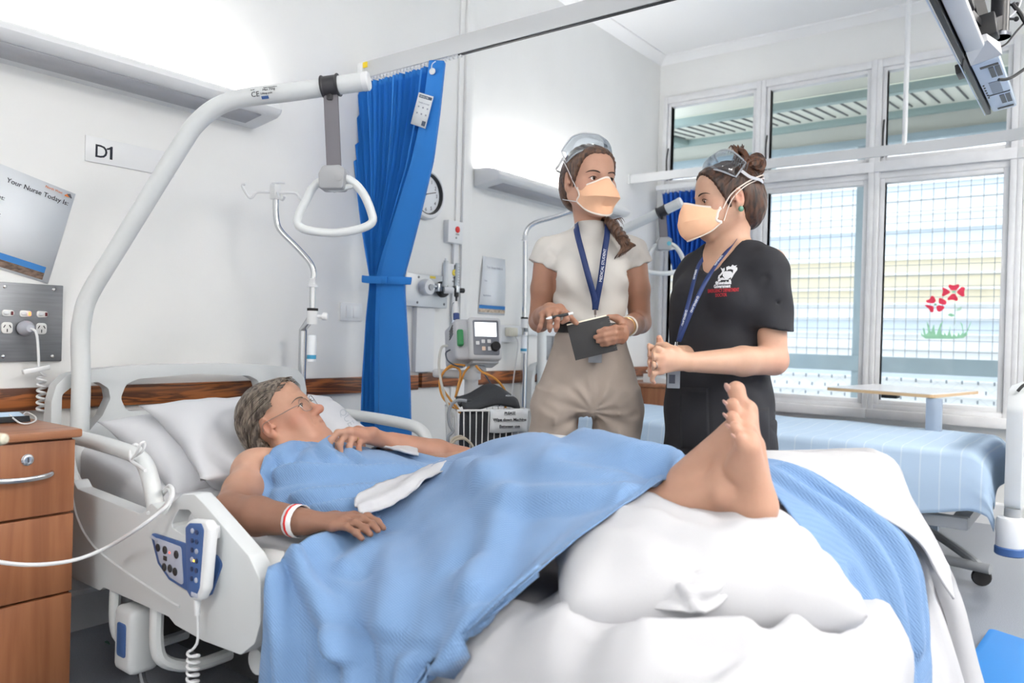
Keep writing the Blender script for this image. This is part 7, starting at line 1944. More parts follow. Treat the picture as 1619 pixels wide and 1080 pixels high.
# the hand on the chest
n1 = (VU * .75 - VV * .65)
def C(a, b, x): return W('x', x, a, b)
KA3 = [C(552, 682, 1.545), C(563, 685, 1.57), C(574, 689, 1.595), C(584, 694, 1.615)]
TA3 = [[C(534, 684, 1.51), C(523, 696, 1.49), C(519, 713, 1.485)], [C(543, 690, 1.53), C(537, 703, 1.51), C(539, 714, 1.51)], [C(556, 695, 1.55), C(552, 706, 1.535), C(555, 715, 1.535)], [C(569, 700, 1.575), C(567, 709, 1.56), C(570, 716, 1.56)]]
hand(v, wr_f, KA3, TA3, n1, (C(590, 684, 1.62), C(566, 680, 1.60), C(545, 684, 1.58)), r=1.08)
# the near hand beside the body, fingers slipped under the blanket
KB3 = [np.array(p) for p in ((1.235, -1.365, .600), (1.212, -1.372, .600), (1.19, -1.372, .595), (1.17, -1.366, .588))]
TB3 = [[k_ + [.01, -.035, .004], k_ + [.012, -.065, -.004], k_ + [.012, -.085, -.014]] for k_ in KB3]
hand(v, wr_n, KB3, TB3, (0, 0, 1), ((1.225, -1.31, .59), (1.255, -1.34, .585), (1.268, -1.37, .578)), r=1.08)
# the bare near foot: sole end towards the toes pointing up
def Fp(a, b, x): return W('x', x, a, b)
heel = Fp(1196, 800, 1.50); inst = Fp(1140, 735, 1.50)
toes = [Fp(1164, 617, 1.535), Fp(1158, 640, 1.50), Fp(1158, 660, 1.475), Fp(1162, 676, 1.455), Fp(1170, 692, 1.44)]
ball = [Fp(1180, 650, 1.535), Fp(1178, 668, 1.51), Fp(1178, 685, 1.485), Fp(1182, 698, 1.462), Fp(1184, 710, 1.45)]
v.cone(Fp(1085, 760, 1.52), Fp(1163, 676, 1.515), .040, .022, .03)
v.ell(heel, (.038, .034, .040), None, .02); v.cone(ank_n, heel, .036, .034, .025)
v.cone(ank_n + [0, 0, .01], Fp(1160, 690, 1.51), .034, .022, .02); v.cone(heel, Fp(1190, 705, 1.50), .032, .024, .02)
for i, b in enumerate(ball):
    v.cone(Fp(1172, 740, 1.505 - .008 * i), b, .024, (.021, .017, .0165, .016, .0155)[i], .016)
    v.cone(heel, b, .028, .017, .016)
rt = (.0185, .0138, .0132, .0126, .0120)
for i, (b, t_) in enumerate(zip(ball, toes)):
    m_ = b * .5 + t_ * .5 + np.array(-VR) * .004; v.chain([b, m_, t_], [rt[i] * 1.02, rt[i] * .86, rt[i] * 1.02], .005)
v.ell(ank_n + np.array([-.034, 0, .0]), (.014, .016, .018), None, .015)
v.crease([Fp(1185, 700, 1.49), Fp(1196, 740, 1.49), Fp(1200, 770, 1.49)], .008, .002)
tone3 = lin((180, 138, 116))
def col3(co):
    c = blend(tone3, co, [(hd3.p(0, .112, -.028), .018, (190, 116, 98), .7), (hd3.p(-.045, .06, -.018), .032, (190, 120, 102), .6), (hd3.p(.045, .06, -.018), .032, (190, 120, 102), .6), (hd3.p(0, .06, .06), .05, (190, 148, 124), .4), (hd3.p(-.08, -.01, 0), .03, (196, 124, 104), .6), (hd3.p(0, .09, -.06), (.018, .01, .008), (172, 104, 94), .7), (hd3.p(0, .06, -.1), .03, (188, 132, 112), .5), (nbase, .10, (190, 128, 108), .5),
        (sh_n, .13, (204, 160, 138), .8)] + [(k_, .012, (186, 122, 102), .5) for k_ in KA3 + KB3] + [(t_, .014, (208, 150, 128), .5) for t_ in toes] + [(b, .02, (196, 140, 118), .5) for b in ball])
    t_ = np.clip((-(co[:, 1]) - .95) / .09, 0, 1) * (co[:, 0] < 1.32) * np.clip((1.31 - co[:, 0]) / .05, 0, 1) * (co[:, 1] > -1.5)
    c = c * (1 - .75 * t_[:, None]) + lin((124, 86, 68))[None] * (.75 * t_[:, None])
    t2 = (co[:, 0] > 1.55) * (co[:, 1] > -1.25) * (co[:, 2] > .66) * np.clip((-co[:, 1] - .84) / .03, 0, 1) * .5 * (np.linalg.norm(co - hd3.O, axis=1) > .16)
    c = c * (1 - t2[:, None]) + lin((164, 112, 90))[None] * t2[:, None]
    f_ = np.clip((-co[:, 1] - 2.0) / .1, 0, 1)[:, None] * .6
    return c * (1 - f_) + lin((190, 148, 126))[None] * f_
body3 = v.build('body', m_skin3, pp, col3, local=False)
for e in hd3.eyes(pp, ('grey_blue', (92, 104, 112)), (.15, .1)): e.matrix_parent_inverse = pp.matrix_basis.inverted()
n_before = set(o.name for o in bpy.data.objects)
hd3.lashes(pp, MATS['lash_dark'], True, mat('brow_grey', (112, 98, 88), .8), .9)
# nails
m_nail = mat('nail', (206, 162, 146), .3)
for i, (b, t_) in enumerate(zip(ball, toes)):
    d = (t_ - b) / np.linalg.norm(t_ - b); q = t_ + d * rt[i] * .25 + np.array(-VR) * rt[i] * .82
    MB().ell(q, np.array([.28, .65, .7]) * rt[i], Matrix((Vector(-VR), Vector(d), Vector(-VR).cross(Vector(d)))).transposed(), 10, 6).build('toenail', m_nail, pp, True)
# hair: thin and grey, combed back from a high forehead
m_h3 = hair_mat('hair_grey_brown', (56, 48, 43), (138, 126, 114), (110, 110, 24), .5)
def wave3(a, b, c):
    an = np.arctan2(a, c + .01); return .0011 * np.sin(an * 55 + 3 * np.sin(b * 45)) + .0009 * np.sin(an * 21 + 30 * b)
v = hair_shell(hd3, .0055, lambda a, b, c: np.maximum(b - np.maximum(-.045 + 1.35 * c, -.048), np.minimum(-.085 - c, b + .2)), wave=wave3, ear=(.032, .030, .040))
h3 = v.build('hair', m_h3, pp, None, local=False)
st = []
for k in range(70):
    a = random.uniform(-1, 1); s0 = random.uniform(-.012, .012)
    w_ = .035 + .045 * abs(a)
    st.append([Vector(hd3.p(a * .060, .048 - .02 * a * a + s0, .104 - .03 * a * a)), Vector(hd3.p(a * .073, .02 + s0, .119 - .035 * a * a)), Vector(hd3.p(a * .083, -.02, .118 - .05 * a * a)), Vector(hd3.p(a * .088, -.06 + s0, .09 - .05 * a * a))])
for k in range(34):
    a = random.uniform(-1, 1); s0 = random.uniform(-.01, .012)
    st.append([Vector(hd3.p(a * .045 - .006, .092 - .018 * a * a + s0, .083 - .012 * a * a + s0 * .3)), Vector(hd3.p(a * .056, .080 - .02 * a * a + s0, .094 - .02 * a * a)), Vector(hd3.p(a * .066, .04, .115 - .03 * a * a)), Vector(hd3.p(a * .074, -.01, .124 - .035 * a * a))])
for k in range(60):
    z = random.uniform(.036, .095); s0 = random.uniform(-.01, .01)
    st.append([Vector(hd3.p(-.074, .030 + s0, z + .010)), Vector(hd3.p(-.083, .005 + s0, z + .006)), Vector(hd3.p(-.083, -.045, z - .008)), Vector(hd3.p(-.070, -.085, z - .04 + s0)), Vector(hd3.p(-.05, -.105, z - .075))])
strand_tubes(st, .0017, 'loose_strands', m_h3, h3, .3, 5)
# glasses
m_spec = mat('spectacle_metal', (150, 142, 134), .3, metal=.7)
gl = None
for q in (-1, 1):
    c = np.array([q * .0335, .1020, .000]); loop = []
    for k in range(16):
        a = 2 * math.pi * k / 16; ca, sa = math.copysign(abs(math.cos(a)) ** .75, math.cos(a)), math.copysign(abs(math.sin(a)) ** .75, math.sin(a))
        loop.append(hd3.p(c[0] + .0265 * ca, c[1] - .008 * abs(ca) * (1 if ca * q > 0 else .1), c[2] + .0195 * sa))
    mb = MB().tube(loop,   .0009, 7, 2, closed=True)
    if gl is None:
        gl = mb.build('glasses', m_spec, pp, True)
    else: mb.build('rim', m_spec, gl, True)
    ctr = Vector(hd3.p(*c)); V = [ctr] + [Vector(p) for p in loop]
    MB().add(V, [(0, 1 + k, 1 + (k + 1) % 16) for k in range(16)]).build('lens', glass('spectacle_lens', .05), gl, True, 180)
    MB().tube([hd3.p(q * .060, .094, .006), hd3.p(q * .070, .082, .009), hd3.p(q * .078, .05, .012), hd3.p(q * .084, .0, .018), hd3.p(q * .085, -.014, .014), hd3.p(q * .083, -.022, .0)], .0011, 7, 4).build('temple_arm', m_spec, gl, True)
MB().tube([hd3.p(-.008, .1030, .004), hd3.p(0, .1085, .008), hd3.p(.008, .1030, .004)], .0011, 6, 3).build('bridge', m_spec, gl, True)
# everything just made in world space keeps its place under the person
for o in bpy.data.objects:
    if o.name not in n_before and o.parent == pp and o.name.split('.')[0] in ('eyelash', 'eyebrow', 'toenail', 'glasses'): o.matrix_parent_inverse = pp.matrix_basis.inverted()
# singlet strap, wristband, ring
v = Vol((1.28, -1.5, .45), (1.80, -.70, .86), .005)
v.loft([((1.53, -.84, .588), .135, .070), ((1.53, -.95, .562), .165, .090), ((1.54, -1.12, .542), .192, .091), ((1.55, -1.28, .526), .186, .086), ((1.55, -1.42, .52), .186, .086)], axis=ax, u=(1, 0, 0), k=0)
v.cone(nbase + [-.06, .0, -.01], nbase + [-.085, .03, -.02], .062, .055, .03); v.cone(nbase + [.06, .0, -.01], nbase + [.085, .03, -.02], .062, .055, .03)
v.cone(nbase, hd3.p(0, 0, -.1), .074, .074, .01, 's')
v.build('singlet', mat('white_vest', (232, 233, 236), .85, bump=.1, bscale=600), pp, None, local=False)
def band(c, axis, r0, wdt, name, m, parent, flat=.16, n=16):
    ax_ = Vector(axis).normalized(); u_ = ax_.orthogonal().normalized(); w_ = ax_.cross(u_); c = Vector(c)
    G = [[c + ax_ * t_ + (u_ * math.cos(2 * math.pi * k / n) + w_ * math.sin(2 * math.pi * k / n)) * r0 for t_ in (-wdt / 2, wdt / 2)] for k in range(n)]
    return MB().grid(G, closed_u=True).build(name, m, parent, False, 60, thk=.0012, off=0)
bc_ = el_n * .10 + wr_n * .90
wb = band(bc_, wr_n - el_n, .038, .028, 'wristband', mat('band_white', (236, 236, 238), .4), pp)
band(el_n * .115 + wr_n * .885, wr_n - el_n, .0388, .006, 'red_stripe', m_red, wb)
ra = np.array(TA3[2][0]) - KA3[2]; band(KA3[2] * .35 + np.array(TA3[2][0]) * .65, ra, .0108, .005, 'ring', MATS['gold'], pp)
# ------------------------------------------------------------------ bedding
def weave(name, c, bscale=260, st=.3, rough=.85, var=.05):
    """cloth with a small square waffle relief"""
    m = mat(name, c, rough, var=var, vscale=9, sheen=.15)
    nt = m.node_tree; N = nt.nodes; L_ = nt.links; b = N['Principled BSDF']; tc = N.new('ShaderNodeTexCoord')
    out = None
    for ax, ro in (('X', 0), ('Y', R(38))):
        mp = N.new('ShaderNodeMapping'); mp.inputs['Rotation'].default_value = (R(35), R(20), R(30)); L_.new(tc.outputs['Object'], mp.inputs[0])
        wv = N.new('ShaderNodeTexWave'); wv.bands_direction = ax; wv.inputs['Scale'].default_value = bscale / 6.0; L_.new(mp.outputs[0], wv.inputs['Vector'])
        if out is None: out = wv.outputs['Fac']
        else:
            a = N.new('ShaderNodeMath'); a.operation = 'ADD'; L_.new(out, a.inputs[0]); L_.new(wv.outputs['Fac'], a.inputs[1]); out = a.outputs[0]
    bp = N.new('ShaderNodeBump'); bp.inputs['Strength'].default_value = st; bp.inputs['Distance'].default_value = .002; L_.new(out, bp.inputs['Height']); L_.new(bp.outputs[0], b.inputs['Normal'])
    return m
m_blk = weave('blue_waffle_cloth', (114, 148, 190), 420, .35)
m_sh = mat('white_bed_linen', (188, 189, 193), .85, bump=.08, bscale=500)
m_stripe = weave('white_striped_linen', (194, 195, 198), 160, .2, var=.01)
m_pil = mat('pillowcase_white', (202, 204, 209), .8, bump=.08, bscale=400)

def patch3(rows, name, m, parent=None, nu=6, nv=6, folds=(), push=0.0, thk=.004, noise_amp=.003, nscale=7.0, sub=0, wav=0.0):
    """a cloth through control points: each row runs across, rows follow one another; folds = (list of (row, column) params, width, height)"""
    rows = [[Vector(p) for p in r_] for r_ in rows]
    A = [cr(r_, nv) for r_ in rows]; ncol = len(A[0]); G = [[None] * ncol for _ in range((len(A) - 1) * nu + 1)]
    for j in range(ncol):
        c = cr([A[i][j] for i in range(len(A))], nu)
        for i, p in enumerate(c): G[i][j] = p
    ni = len(G)
    N_ = [[None] * ncol for _ in range(ni)]
    for i in range(ni):
        for j in range(ncol):
            du = G[min(i + 1, ni - 1)][j] - G[max(i - 1, 0)][j]; dv = G[i][min(j + 1, ncol - 1)] - G[i][max(j - 1, 0)]
            n = du.cross(dv); n = n.normalized() if n.length > 1e-9 else Vector((0, 0, 1))
            if n.dot(CAM - G[i][j]) < 0: n = -n
            N_[i][j] = n
    out = []
    for i in range(ni):
        row = []
        for j in range(ncol):
            p = G[i][j]; u, v_ = i / nu, j / nv
            d = push + noise_amp * noise.noise(p * nscale) + noise_amp * .5 * noise.noise(p * nscale * 2.3 + Vector((3, 1, 7)))
            for pts, w_, h_ in folds:
                best = 9
                for (a, b), (c, e) in zip(pts, pts[1:]):
                    dx, dy = c - a, e - b; l2 = dx * dx + dy * dy; t = max(0, min(1, ((u - a) * dx + (v_ - b) * dy) / l2)) if l2 else 0
                    best = min(best, math.hypot(u - a - t * dx, v_ - b - t * dy) * (1 + .0 * t))
                s = best / w_
                d += h_ * (math.exp(-s * s) - .45 * math.exp(-(s - 1.6) ** 2 * 1.5))
            row.append(p + N_[i][j] * d)
        out.append(row)
    o = MB().grid(out).build(name, m, parent, False, 180, thk=thk, off=0, sub=sub)
    return o
def X_(pts): return [at('x', x, a, b) for x, a, b in pts]

def pillow(name, label, c, ux, uy, w, h, t, m, seed=0, corner=.012, group=None, wr=.010, sag=None, rnd=.10):
    c, ux, uy = Vector(c), Vector(ux).normalized(), Vector(uy); uy = (uy - ux * uy.dot(ux)).normalized(); uz = ux.cross(uy); uz = uz if uz.z > 0 else -uz
    n = 36; mb = MB()
    for s in (1, -1):
        G = []
        for i in range(n + 1):
            row = []
            for j in range(n + 1):
                u, v_ = -1 + 2 * i / n, -1 + 2 * j / n
                e = max(0, (1 - abs(u) ** 3.2)) ** .62 * max(0, (1 - abs(v_) ** 3.2)) ** .62
                pull = 1 - .10 * (1 - abs(v_) ** 2) * (abs(u) ** 4) - (rnd - .10) * abs(u) ** 4 * abs(v_) ** 4; pull2 = 1 - (rnd - .10) * abs(u) ** 4 * abs(v_) ** 4 - .10 * (1 - abs(u) ** 2) * (abs(v_) ** 4)
                p = c + ux * (u * w / 2 * pull) + uy * (v_ * h / 2 * pull2) + uz * (s * t / 2 * e)
                k = noise.noise(Vector((u * 2.1 + seed, v_ * 2.3, s * 2))) * wr + wr * .8 * noise.noise(Vector((u * 5 + seed, v_ * 2.2 - u * 3, s * 4 + seed)))
                edge = min(1 - abs(u), 1 - abs(v_)); k2 = wr * .7 * math.sin((u * 9 if abs(v_) > abs(u) else v_ * 9) + seed) * max(0, 1 - edge * 4) * (edge > .01)
                p += uz * (k * e * s + k2 * s * .4)
                if sag: p += uz * sag(u, v_) * e
                row.append(p)
            G.append(row)
        mb.grid(G)
    o = mb.build(name, m, None, False, 180); tag(o, label, 'pillow', group)
    return o
pillow('pillow', 'white pillow lying flat against the headboard beneath the other one', (1.50, -.49, .645), (1, .03, 0), (0, -1, -.42), .70, .46, .15, m_pil, 1)
pB = pillow('pillow', 'white pillow under the head of the patient', (1.555, -.625, .700), (1, -.10, .0), (.02, -1, -.40), .70, .46, .14, m_pil, 5, sag=lambda u, v_: -.13 * math.exp(-((u + .38) / .50) ** 2 - ((v_ - .65) / .7) ** 2))
bvp = bvh_of([pB])
def drop(p, n, h):
    r_ = bvp.ray_cast(CAM, (p - CAM).normalized()); return r_[0] - (p - CAM).normalized() * (h + .002) if r_[0] else p
lg = dep(2.62, 535, 650)
text_mesh('QUE', .032, lg, (VR * .55 - VU * .8), (VR * .8 + VU * .55), mat('faint_grey_print', (176, 182, 190), .7), 'lettering', pB, wrap=drop)
# pillow under the raised foot
pillow('pillow', 'plump white pillow propping the bare foot at the end of the near bed', (1.392, -2.130, .610), (.62, -.78, .0), (.78, .62, .14), .56, .46, .205, mat('foot_pillowcase_white', (191, 192, 196), .8, bump=.08, bscale=400), 9, wr=.010, rnd=.22, sag=lambda u, v_: -.032 * math.exp(-((u + .85) / .3) ** 2 - ((v_ - .3) / .6) ** 2) + .010 * math.sin(u * 13 + v_ * 7 + 1.5 * math.sin(v_ * 4)) * max(0, .75 - abs(u + .25)) + .010 * math.sin(v_ * 15 - u * 5) * max(0, u - .1) - .02 * math.exp(-((u - .15) / .3) ** 2 - ((v_ - .4) / .5) ** 2))

pf = [o for o in bpy.data.objects if o.name.startswith('pillow')][-1]
H_ = [[(1.20, 985, 915), (1.195, 990, 930), (1.19, 1000, 945)], [(1.205, 1030, 935), (1.19, 1030, 952), (1.185, 1040, 966)], [(1.22, 1070, 938), (1.20, 1075, 958), (1.19, 1080, 976)], [(1.25, 1110, 905), (1.225, 1108, 945), (1.21, 1112, 975)], [(1.30, 1130, 880), (1.27, 1135, 925), (1.25, 1140, 955)]]
patch3([X_(r_) for r_ in H_], 'case_hem', MATS['foot_pillowcase_white'], pf, push=.022, noise_amp=.004, nscale=14, thk=.004, folds=(([(.3, .4), (3.5, 1.0)], .25, .010), ([(2.2, .2), (2.6, 1.9)], .2, .010)))
# rumpled white sheet over the foot half of the mattress
ms_ = [(p.y, p.z) for p in cr([(0, y, z) for y, z in mattress_surface(0, 0, .16, .02)], 5)]
def mz(y):
    for a, b in zip(ms_, ms_[1:]):
        if a[0] >= y >= b[0]: return a[1] + (b[1] - a[1]) * (a[0] - y) / (a[0] - b[0] + 1e-9)
    return ms_[-1][1] if y < ms_[-1][0] else ms_[0][1]
G = []; ny, nx = 84, 64
ridges = [((-1.99, 1.20), (-2.08, 1.28), .045, .045), ((-1.95, 1.02), (-2.18, 1.17), .03, .034), ((-2.10, 1.03), (-2.30, 1.22), .028, .040), ((-2.2, 1.10), (-2.42, 1.35), .026, .034), ((-1.85, 1.15), (-2.05, 1.10), .03, .02), ((-2.36, 1.30), (-2.28, 1.60), .03, .03), ((-2.0, 1.06), (-2.36, 1.06), .035, .028), ((-2.32, 1.12), (-2.38, 1.5), .018, .018)]
for i in range(ny + 1):
    s = i / ny; row = []
    for j in range(nx + 1):
        q = j / nx
        y = -1.74 - .68 * min(s / .82, 1); x = 1.085 + .60 * max(0, (q - .18) / .82); z = mz(y) + .012
        for a, b, w_, h_ in ridges:
            ax_, ay = b[0] - a[0], b[1] - a[1]; l2 = ax_ * ax_ + ay * ay; t_ = max(0, min(1, ((y - a[0]) * ax_ + (x - a[1]) * ay) / l2)); d2 = (y - a[0] - t_ * ax_) ** 2 + (x - a[1] - t_ * ay) ** 2
            z += h_ * math.exp(-d2 / (w_ * w_))
        rp_ = min(1, max(.0, (-1.80 - y) / .2)); z -= .012 * (1 - rp_); z += rp_ * .016 * noise.noise((x * 6, y * 6, 3)) + rp_ * .012 * abs(noise.noise((x * 9 + y * 7, y * 5, 8))) + .004
        dn = max(0, (.18 - q) / .18)                                  # near side hang
        if dn > 0: x = 1.085 - .05 * math.sin(min(dn * 4, 1) * math.pi / 2) - .02 * math.sin(dn * 3 + y * 9) * dn; z -= .02 * min(dn * 5, 1) + .30 * dn
        de = max(0, (s - .82) / .18)                                  # foot end hang
        if de > 0: y = -2.42 - .05 * math.sin(min(de * 4, 1) * math.pi / 2) - .012 * math.sin(x * 26) * de; z -= .02 * min(de * 5, 1) + .34 * de
        row.append(Vector((x, y, z)))
    G.append(row)
o = MB().grid(G).build('bed_sheet', m_sh, None, False, 180, thk=.003, off=0); tag(o, 'rumpled white sheet on the mattress below the foot pillow of the occupied bed', 'sheet')

# the white top sheet, turned over at the foot end and hanging there
W_ = [[(1.62, 1150, 748), (1.70, 1152, 738), (1.80, 1155, 730), (1.90, 1160, 732), (1.98, 1165, 745), (2.0, 1172, 800)],
      [(1.62, 1200, 765), (1.70, 1203, 745), (1.80, 1206, 731), (1.90, 1212, 730), (1.99, 1222, 742), (2.01, 1228, 800)],
      [(1.62, 1262, 810), (1.71, 1264, 772), (1.80, 1266, 742), (1.89, 1275, 728), (1.98, 1290, 736), (2.02, 1296, 800)],
      [(1.62, 1305, 870), (1.72, 1318, 815), (1.81, 1330, 768), (1.89, 1342, 738), (1.955, 1352, 728), (2.03, 1362, 790)],
      [(1.62, 1335, 940), (1.73, 1362, 880), (1.82, 1380, 822), (1.90, 1390, 766), (1.955, 1400, 738), (2.035, 1405, 800)],
      [(1.62, 1360, 1010), (1.74, 1395, 950), (1.86, 1420, 890), (1.94, 1425, 835), (1.985, 1425, 795), (2.045, 1428, 850)],
      [(1.62, 1380, 1080), (1.76, 1420, 1020), (1.88, 1450, 960), (1.97, 1465, 905), (2.01, 1469, 868), (2.05, 1472, 920)],
      [(1.62, 1395, 1150), (1.77, 1437, 1090), (1.90, 1475, 1030), (2.0, 1495, 972), (2.03, 1503, 945), (2.055, 1506, 990)],
      [(1.62, 1402, 1220), (1.77, 1450, 1150), (1.90, 1493, 1090), (2.0, 1517, 1045), (2.03, 1522, 1015), (2.055, 1526, 1060)],
      [(1.62, 1408, 1290), (1.77, 1458, 1220), (1.90, 1505, 1160), (2.0, 1535, 1110), (2.03, 1540, 1085), (2.055, 1544, 1130)]]
o = patch3([X_(r_) for r_ in W_], 'top_sheet', m_sh, folds=(([(5.5, 1.5), (8.8, 1.8)], .25, .006), ([(4.6, 2.7), (8.8, 3.2)], .25, .008)), noise_amp=.004, push=-.022)
tag(o, 'white top sheet hanging over the foot end of the near bed', 'sheet')
# blue blanket tail over the far leg and down the foot end
T_ = [[(1.60, 1150, 762), (1.64, 1155, 752), (1.68, 1160, 744), (1.72, 1165, 740)],
      [(1.60, 1192, 768), (1.64, 1200, 756), (1.69, 1210, 748), (1.73, 1222, 742)],
      [(1.60, 1222, 800), (1.66, 1240, 782), (1.71, 1262, 768), (1.76, 1290, 762)],
      [(1.60, 1258, 845), (1.67, 1288, 825), (1.74, 1320, 806), (1.79, 1352, 800)],
      [(1.60, 1296, 898), (1.68, 1330, 878), (1.76, 1372, 850), (1.83, 1412, 842)],
      [(1.60, 1328, 965), (1.68, 1362, 945), (1.77, 1405, 915), (1.85, 1442, 892)],
      [(1.60, 1350, 1030), (1.68, 1382, 1012), (1.77, 1420, 990), (1.85, 1452, 968)],
      [(1.60, 1368, 1092), (1.68, 1398, 1080), (1.77, 1430, 1062), (1.84, 1456, 1050)],
      [(1.60, 1378, 1160), (1.68, 1405, 1150), (1.77, 1436, 1140), (1.84, 1459, 1130)]]
# blanket over the legs
B_ = [[(1.90, 690, 735), (1.78, 680, 738), (1.62, 660, 748), (1.48, 625, 782), (1.35, 590, 818), (1.26, 562, 842), (1.17, 518, 846), (1.10, 478, 858), (1.055, 450, 878), (1.03, 434, 905), (1.022, 427, 950), (1.02, 423, 1010), (1.015, 419, 1080), (1.01, 415, 1160)],
      [(1.90, 740, 722), (1.78, 732, 720), (1.62, 712, 735), (1.48, 678, 775), (1.35, 640, 825), (1.26, 605, 862), (1.17, 560, 885), (1.10, 520, 905), (1.05, 488, 928), (1.02, 468, 962), (1.005, 458, 1010), (1.0, 452, 1060), (.995, 448, 1120), (.995, 444, 1190)],
      [(1.92, 800, 710), (1.78, 792, 701), (1.62, 772, 710), (1.48, 742, 745), (1.35, 712, 800), (1.26, 678, 850), (1.17, 638, 895), (1.10, 598, 930), (1.05, 560, 962), (1.02, 535, 995), (1.01, 522, 1035), (1.0, 514, 1080), (.995, 508, 1140), (.995, 502, 1210)],
      [(1.92, 870, 702), (1.80, 858, 693), (1.64, 842, 693), (1.48, 812, 720), (1.35, 782, 775), (1.26, 752, 830), (1.17, 712, 885), (1.10, 672, 935), (1.05, 632, 975), (1.02, 603, 1010), (1.01, 590, 1050), (1.0, 580, 1100), (.995, 574, 1155), (.995, 568, 1220)],
      [(1.92, 950, 710), (1.80, 932, 702), (1.64, 918, 702), (1.48, 888, 724), (1.36, 853, 776), (1.27, 818, 830), (1.18, 778, 885), (1.10, 738, 935), (1.05, 698, 980), (1.02, 663, 1025), (1.01, 645, 1065), (1.0, 633, 1110), (.995, 624, 1160), (.995, 618, 1225)],
      [(1.94, 1030, 722), (1.82, 1012, 714), (1.66, 1000, 712), (1.52, 973, 730), (1.40, 938, 770), (1.30, 898, 820), (1.20, 853, 875), (1.12, 813, 925), (1.06, 773, 970), (1.03, 733, 1015), (1.015, 700, 1052), (1.0, 672, 1095), (.995, 655, 1145), (.995, 645, 1215)],
      [(1.96, 1100, 735), (1.86, 1085, 728), (1.72, 1072, 726), (1.60, 1060, 738), (1.47, 1020, 764), (1.36, 972, 796), (1.25, 920, 842), (1.16, 870, 882), (1.09, 822, 925), (1.05, 770, 972), (1.03, 722, 1022), (1.015, 688, 1058), (1.0, 655, 1095), (.99, 625, 1150)],
      [(1.96, 1135, 742), (1.86, 1120, 734), (1.73, 1105, 733), (1.60, 1088, 745), (1.47, 1048, 766), (1.36, 1000, 795), (1.25, 946, 838), (1.16, 892, 876), (1.09, 842, 918), (1.05, 788, 966), (1.03, 738, 1014), (1.015, 697, 1050), (1.0, 660, 1090), (.99, 630, 1145)]]
bl = patch3([X_(r_) for r_ in B_], 'blanket', m_blk, nu=9, nv=5, push=.010, noise_amp=.005, nscale=6.0, folds=(
    ([(4.0, 1.8), (5.2, 2.5), (6.6, 3.2)], .30, 0.027), ([(4.2, 3.0), (5.4, 3.3), (6.4, 3.9)], .26, -0.020), ([(3.6, 4.2), (5.0, 4.4), (6.2, 4.8)], .30, 0.020), ([(2.6, 3.2), (3.6, 5.0), (4.4, 7.2)], .34, 0.017),
    ([(1.0, 5.0), (2.0, 6.4), (3.0, 8.6)], .34, 0.017), ([(.3, 7.6), (1.4, 8.2), (2.4, 9.8)], .30, 0.027), ([(.25, 8.8), (1.0, 10.0), (1.4, 12.6)], .26, 0.031), ([(3.8, 6.6), (4.8, 8.2), (5.2, 10.4)], .36, 0.015), ([(2.2, 9.2), (2.9, 11.0), (3.1, 13.0)], .28, 0.024), ([(4.0, 9.5), (4.3, 11.5), (4.3, 13)], .28, 0.020), ([(1.6, 2.6), (2.6, 3.6)], .28, 0.017), ([(.2, 4.6), (.9, 5.4), (1.2, 6.6)], .24, 0.020), ([(6.7, 2.5), (6.75, 6.0), (6.75, 11)], .10, 0.007)))
tag(bl, 'blue waffle blanket draped over the legs and hanging down the near side of the bed', 'blanket')
tl_ = patch3([X_(r_) for r_ in T_], 'tail', m_blk, bl, nu=7, nv=7, push=.020, noise_amp=.004, nscale=8, folds=(([(.5, .8), (3.0, 1.6), (5.0, 1.8), (8, 1.6)], .22, .016), ([(1.5, 2.3), (4.2, 2.5), (6.5, 2.3)], .22, .012), ([(4.5, .7), (8, .8)], .2, -.010)))
# white flap folded back over the blanket tail
F_ = [[(1.69, 1165, 738), (1.76, 1168, 731), (1.84, 1172, 728), (1.92, 1180, 732)],
      [(1.73, 1238, 754), (1.78, 1236, 740), (1.85, 1240, 728), (1.93, 1252, 730)],
      [(1.76, 1300, 780), (1.81, 1306, 758), (1.87, 1316, 738), (1.94, 1328, 727)],
      [(1.79, 1352, 806), (1.83, 1364, 778), (1.89, 1376, 750), (1.95, 1386, 730)],
      [(1.83, 1414, 840), (1.86, 1412, 808), (1.91, 1410, 778), (1.97, 1408, 748)],
      [(1.86, 1448, 873), (1.89, 1443, 848), (1.94, 1436, 826), (1.99, 1430, 800)],
      [(1.90, 1471, 917), (1.93, 1467, 896), (1.97, 1462, 876), (2.01, 1457, 852)],
      [(1.94, 1493, 951), (1.965, 1491, 938), (1.99, 1489, 922), (2.02, 1486, 900)]]
fl_ = patch3([X_(r_) for r_ in F_], 'sheet_flap', m_stripe, o, nu=6, nv=6, push=.020, noise_amp=.003, thk=.005)
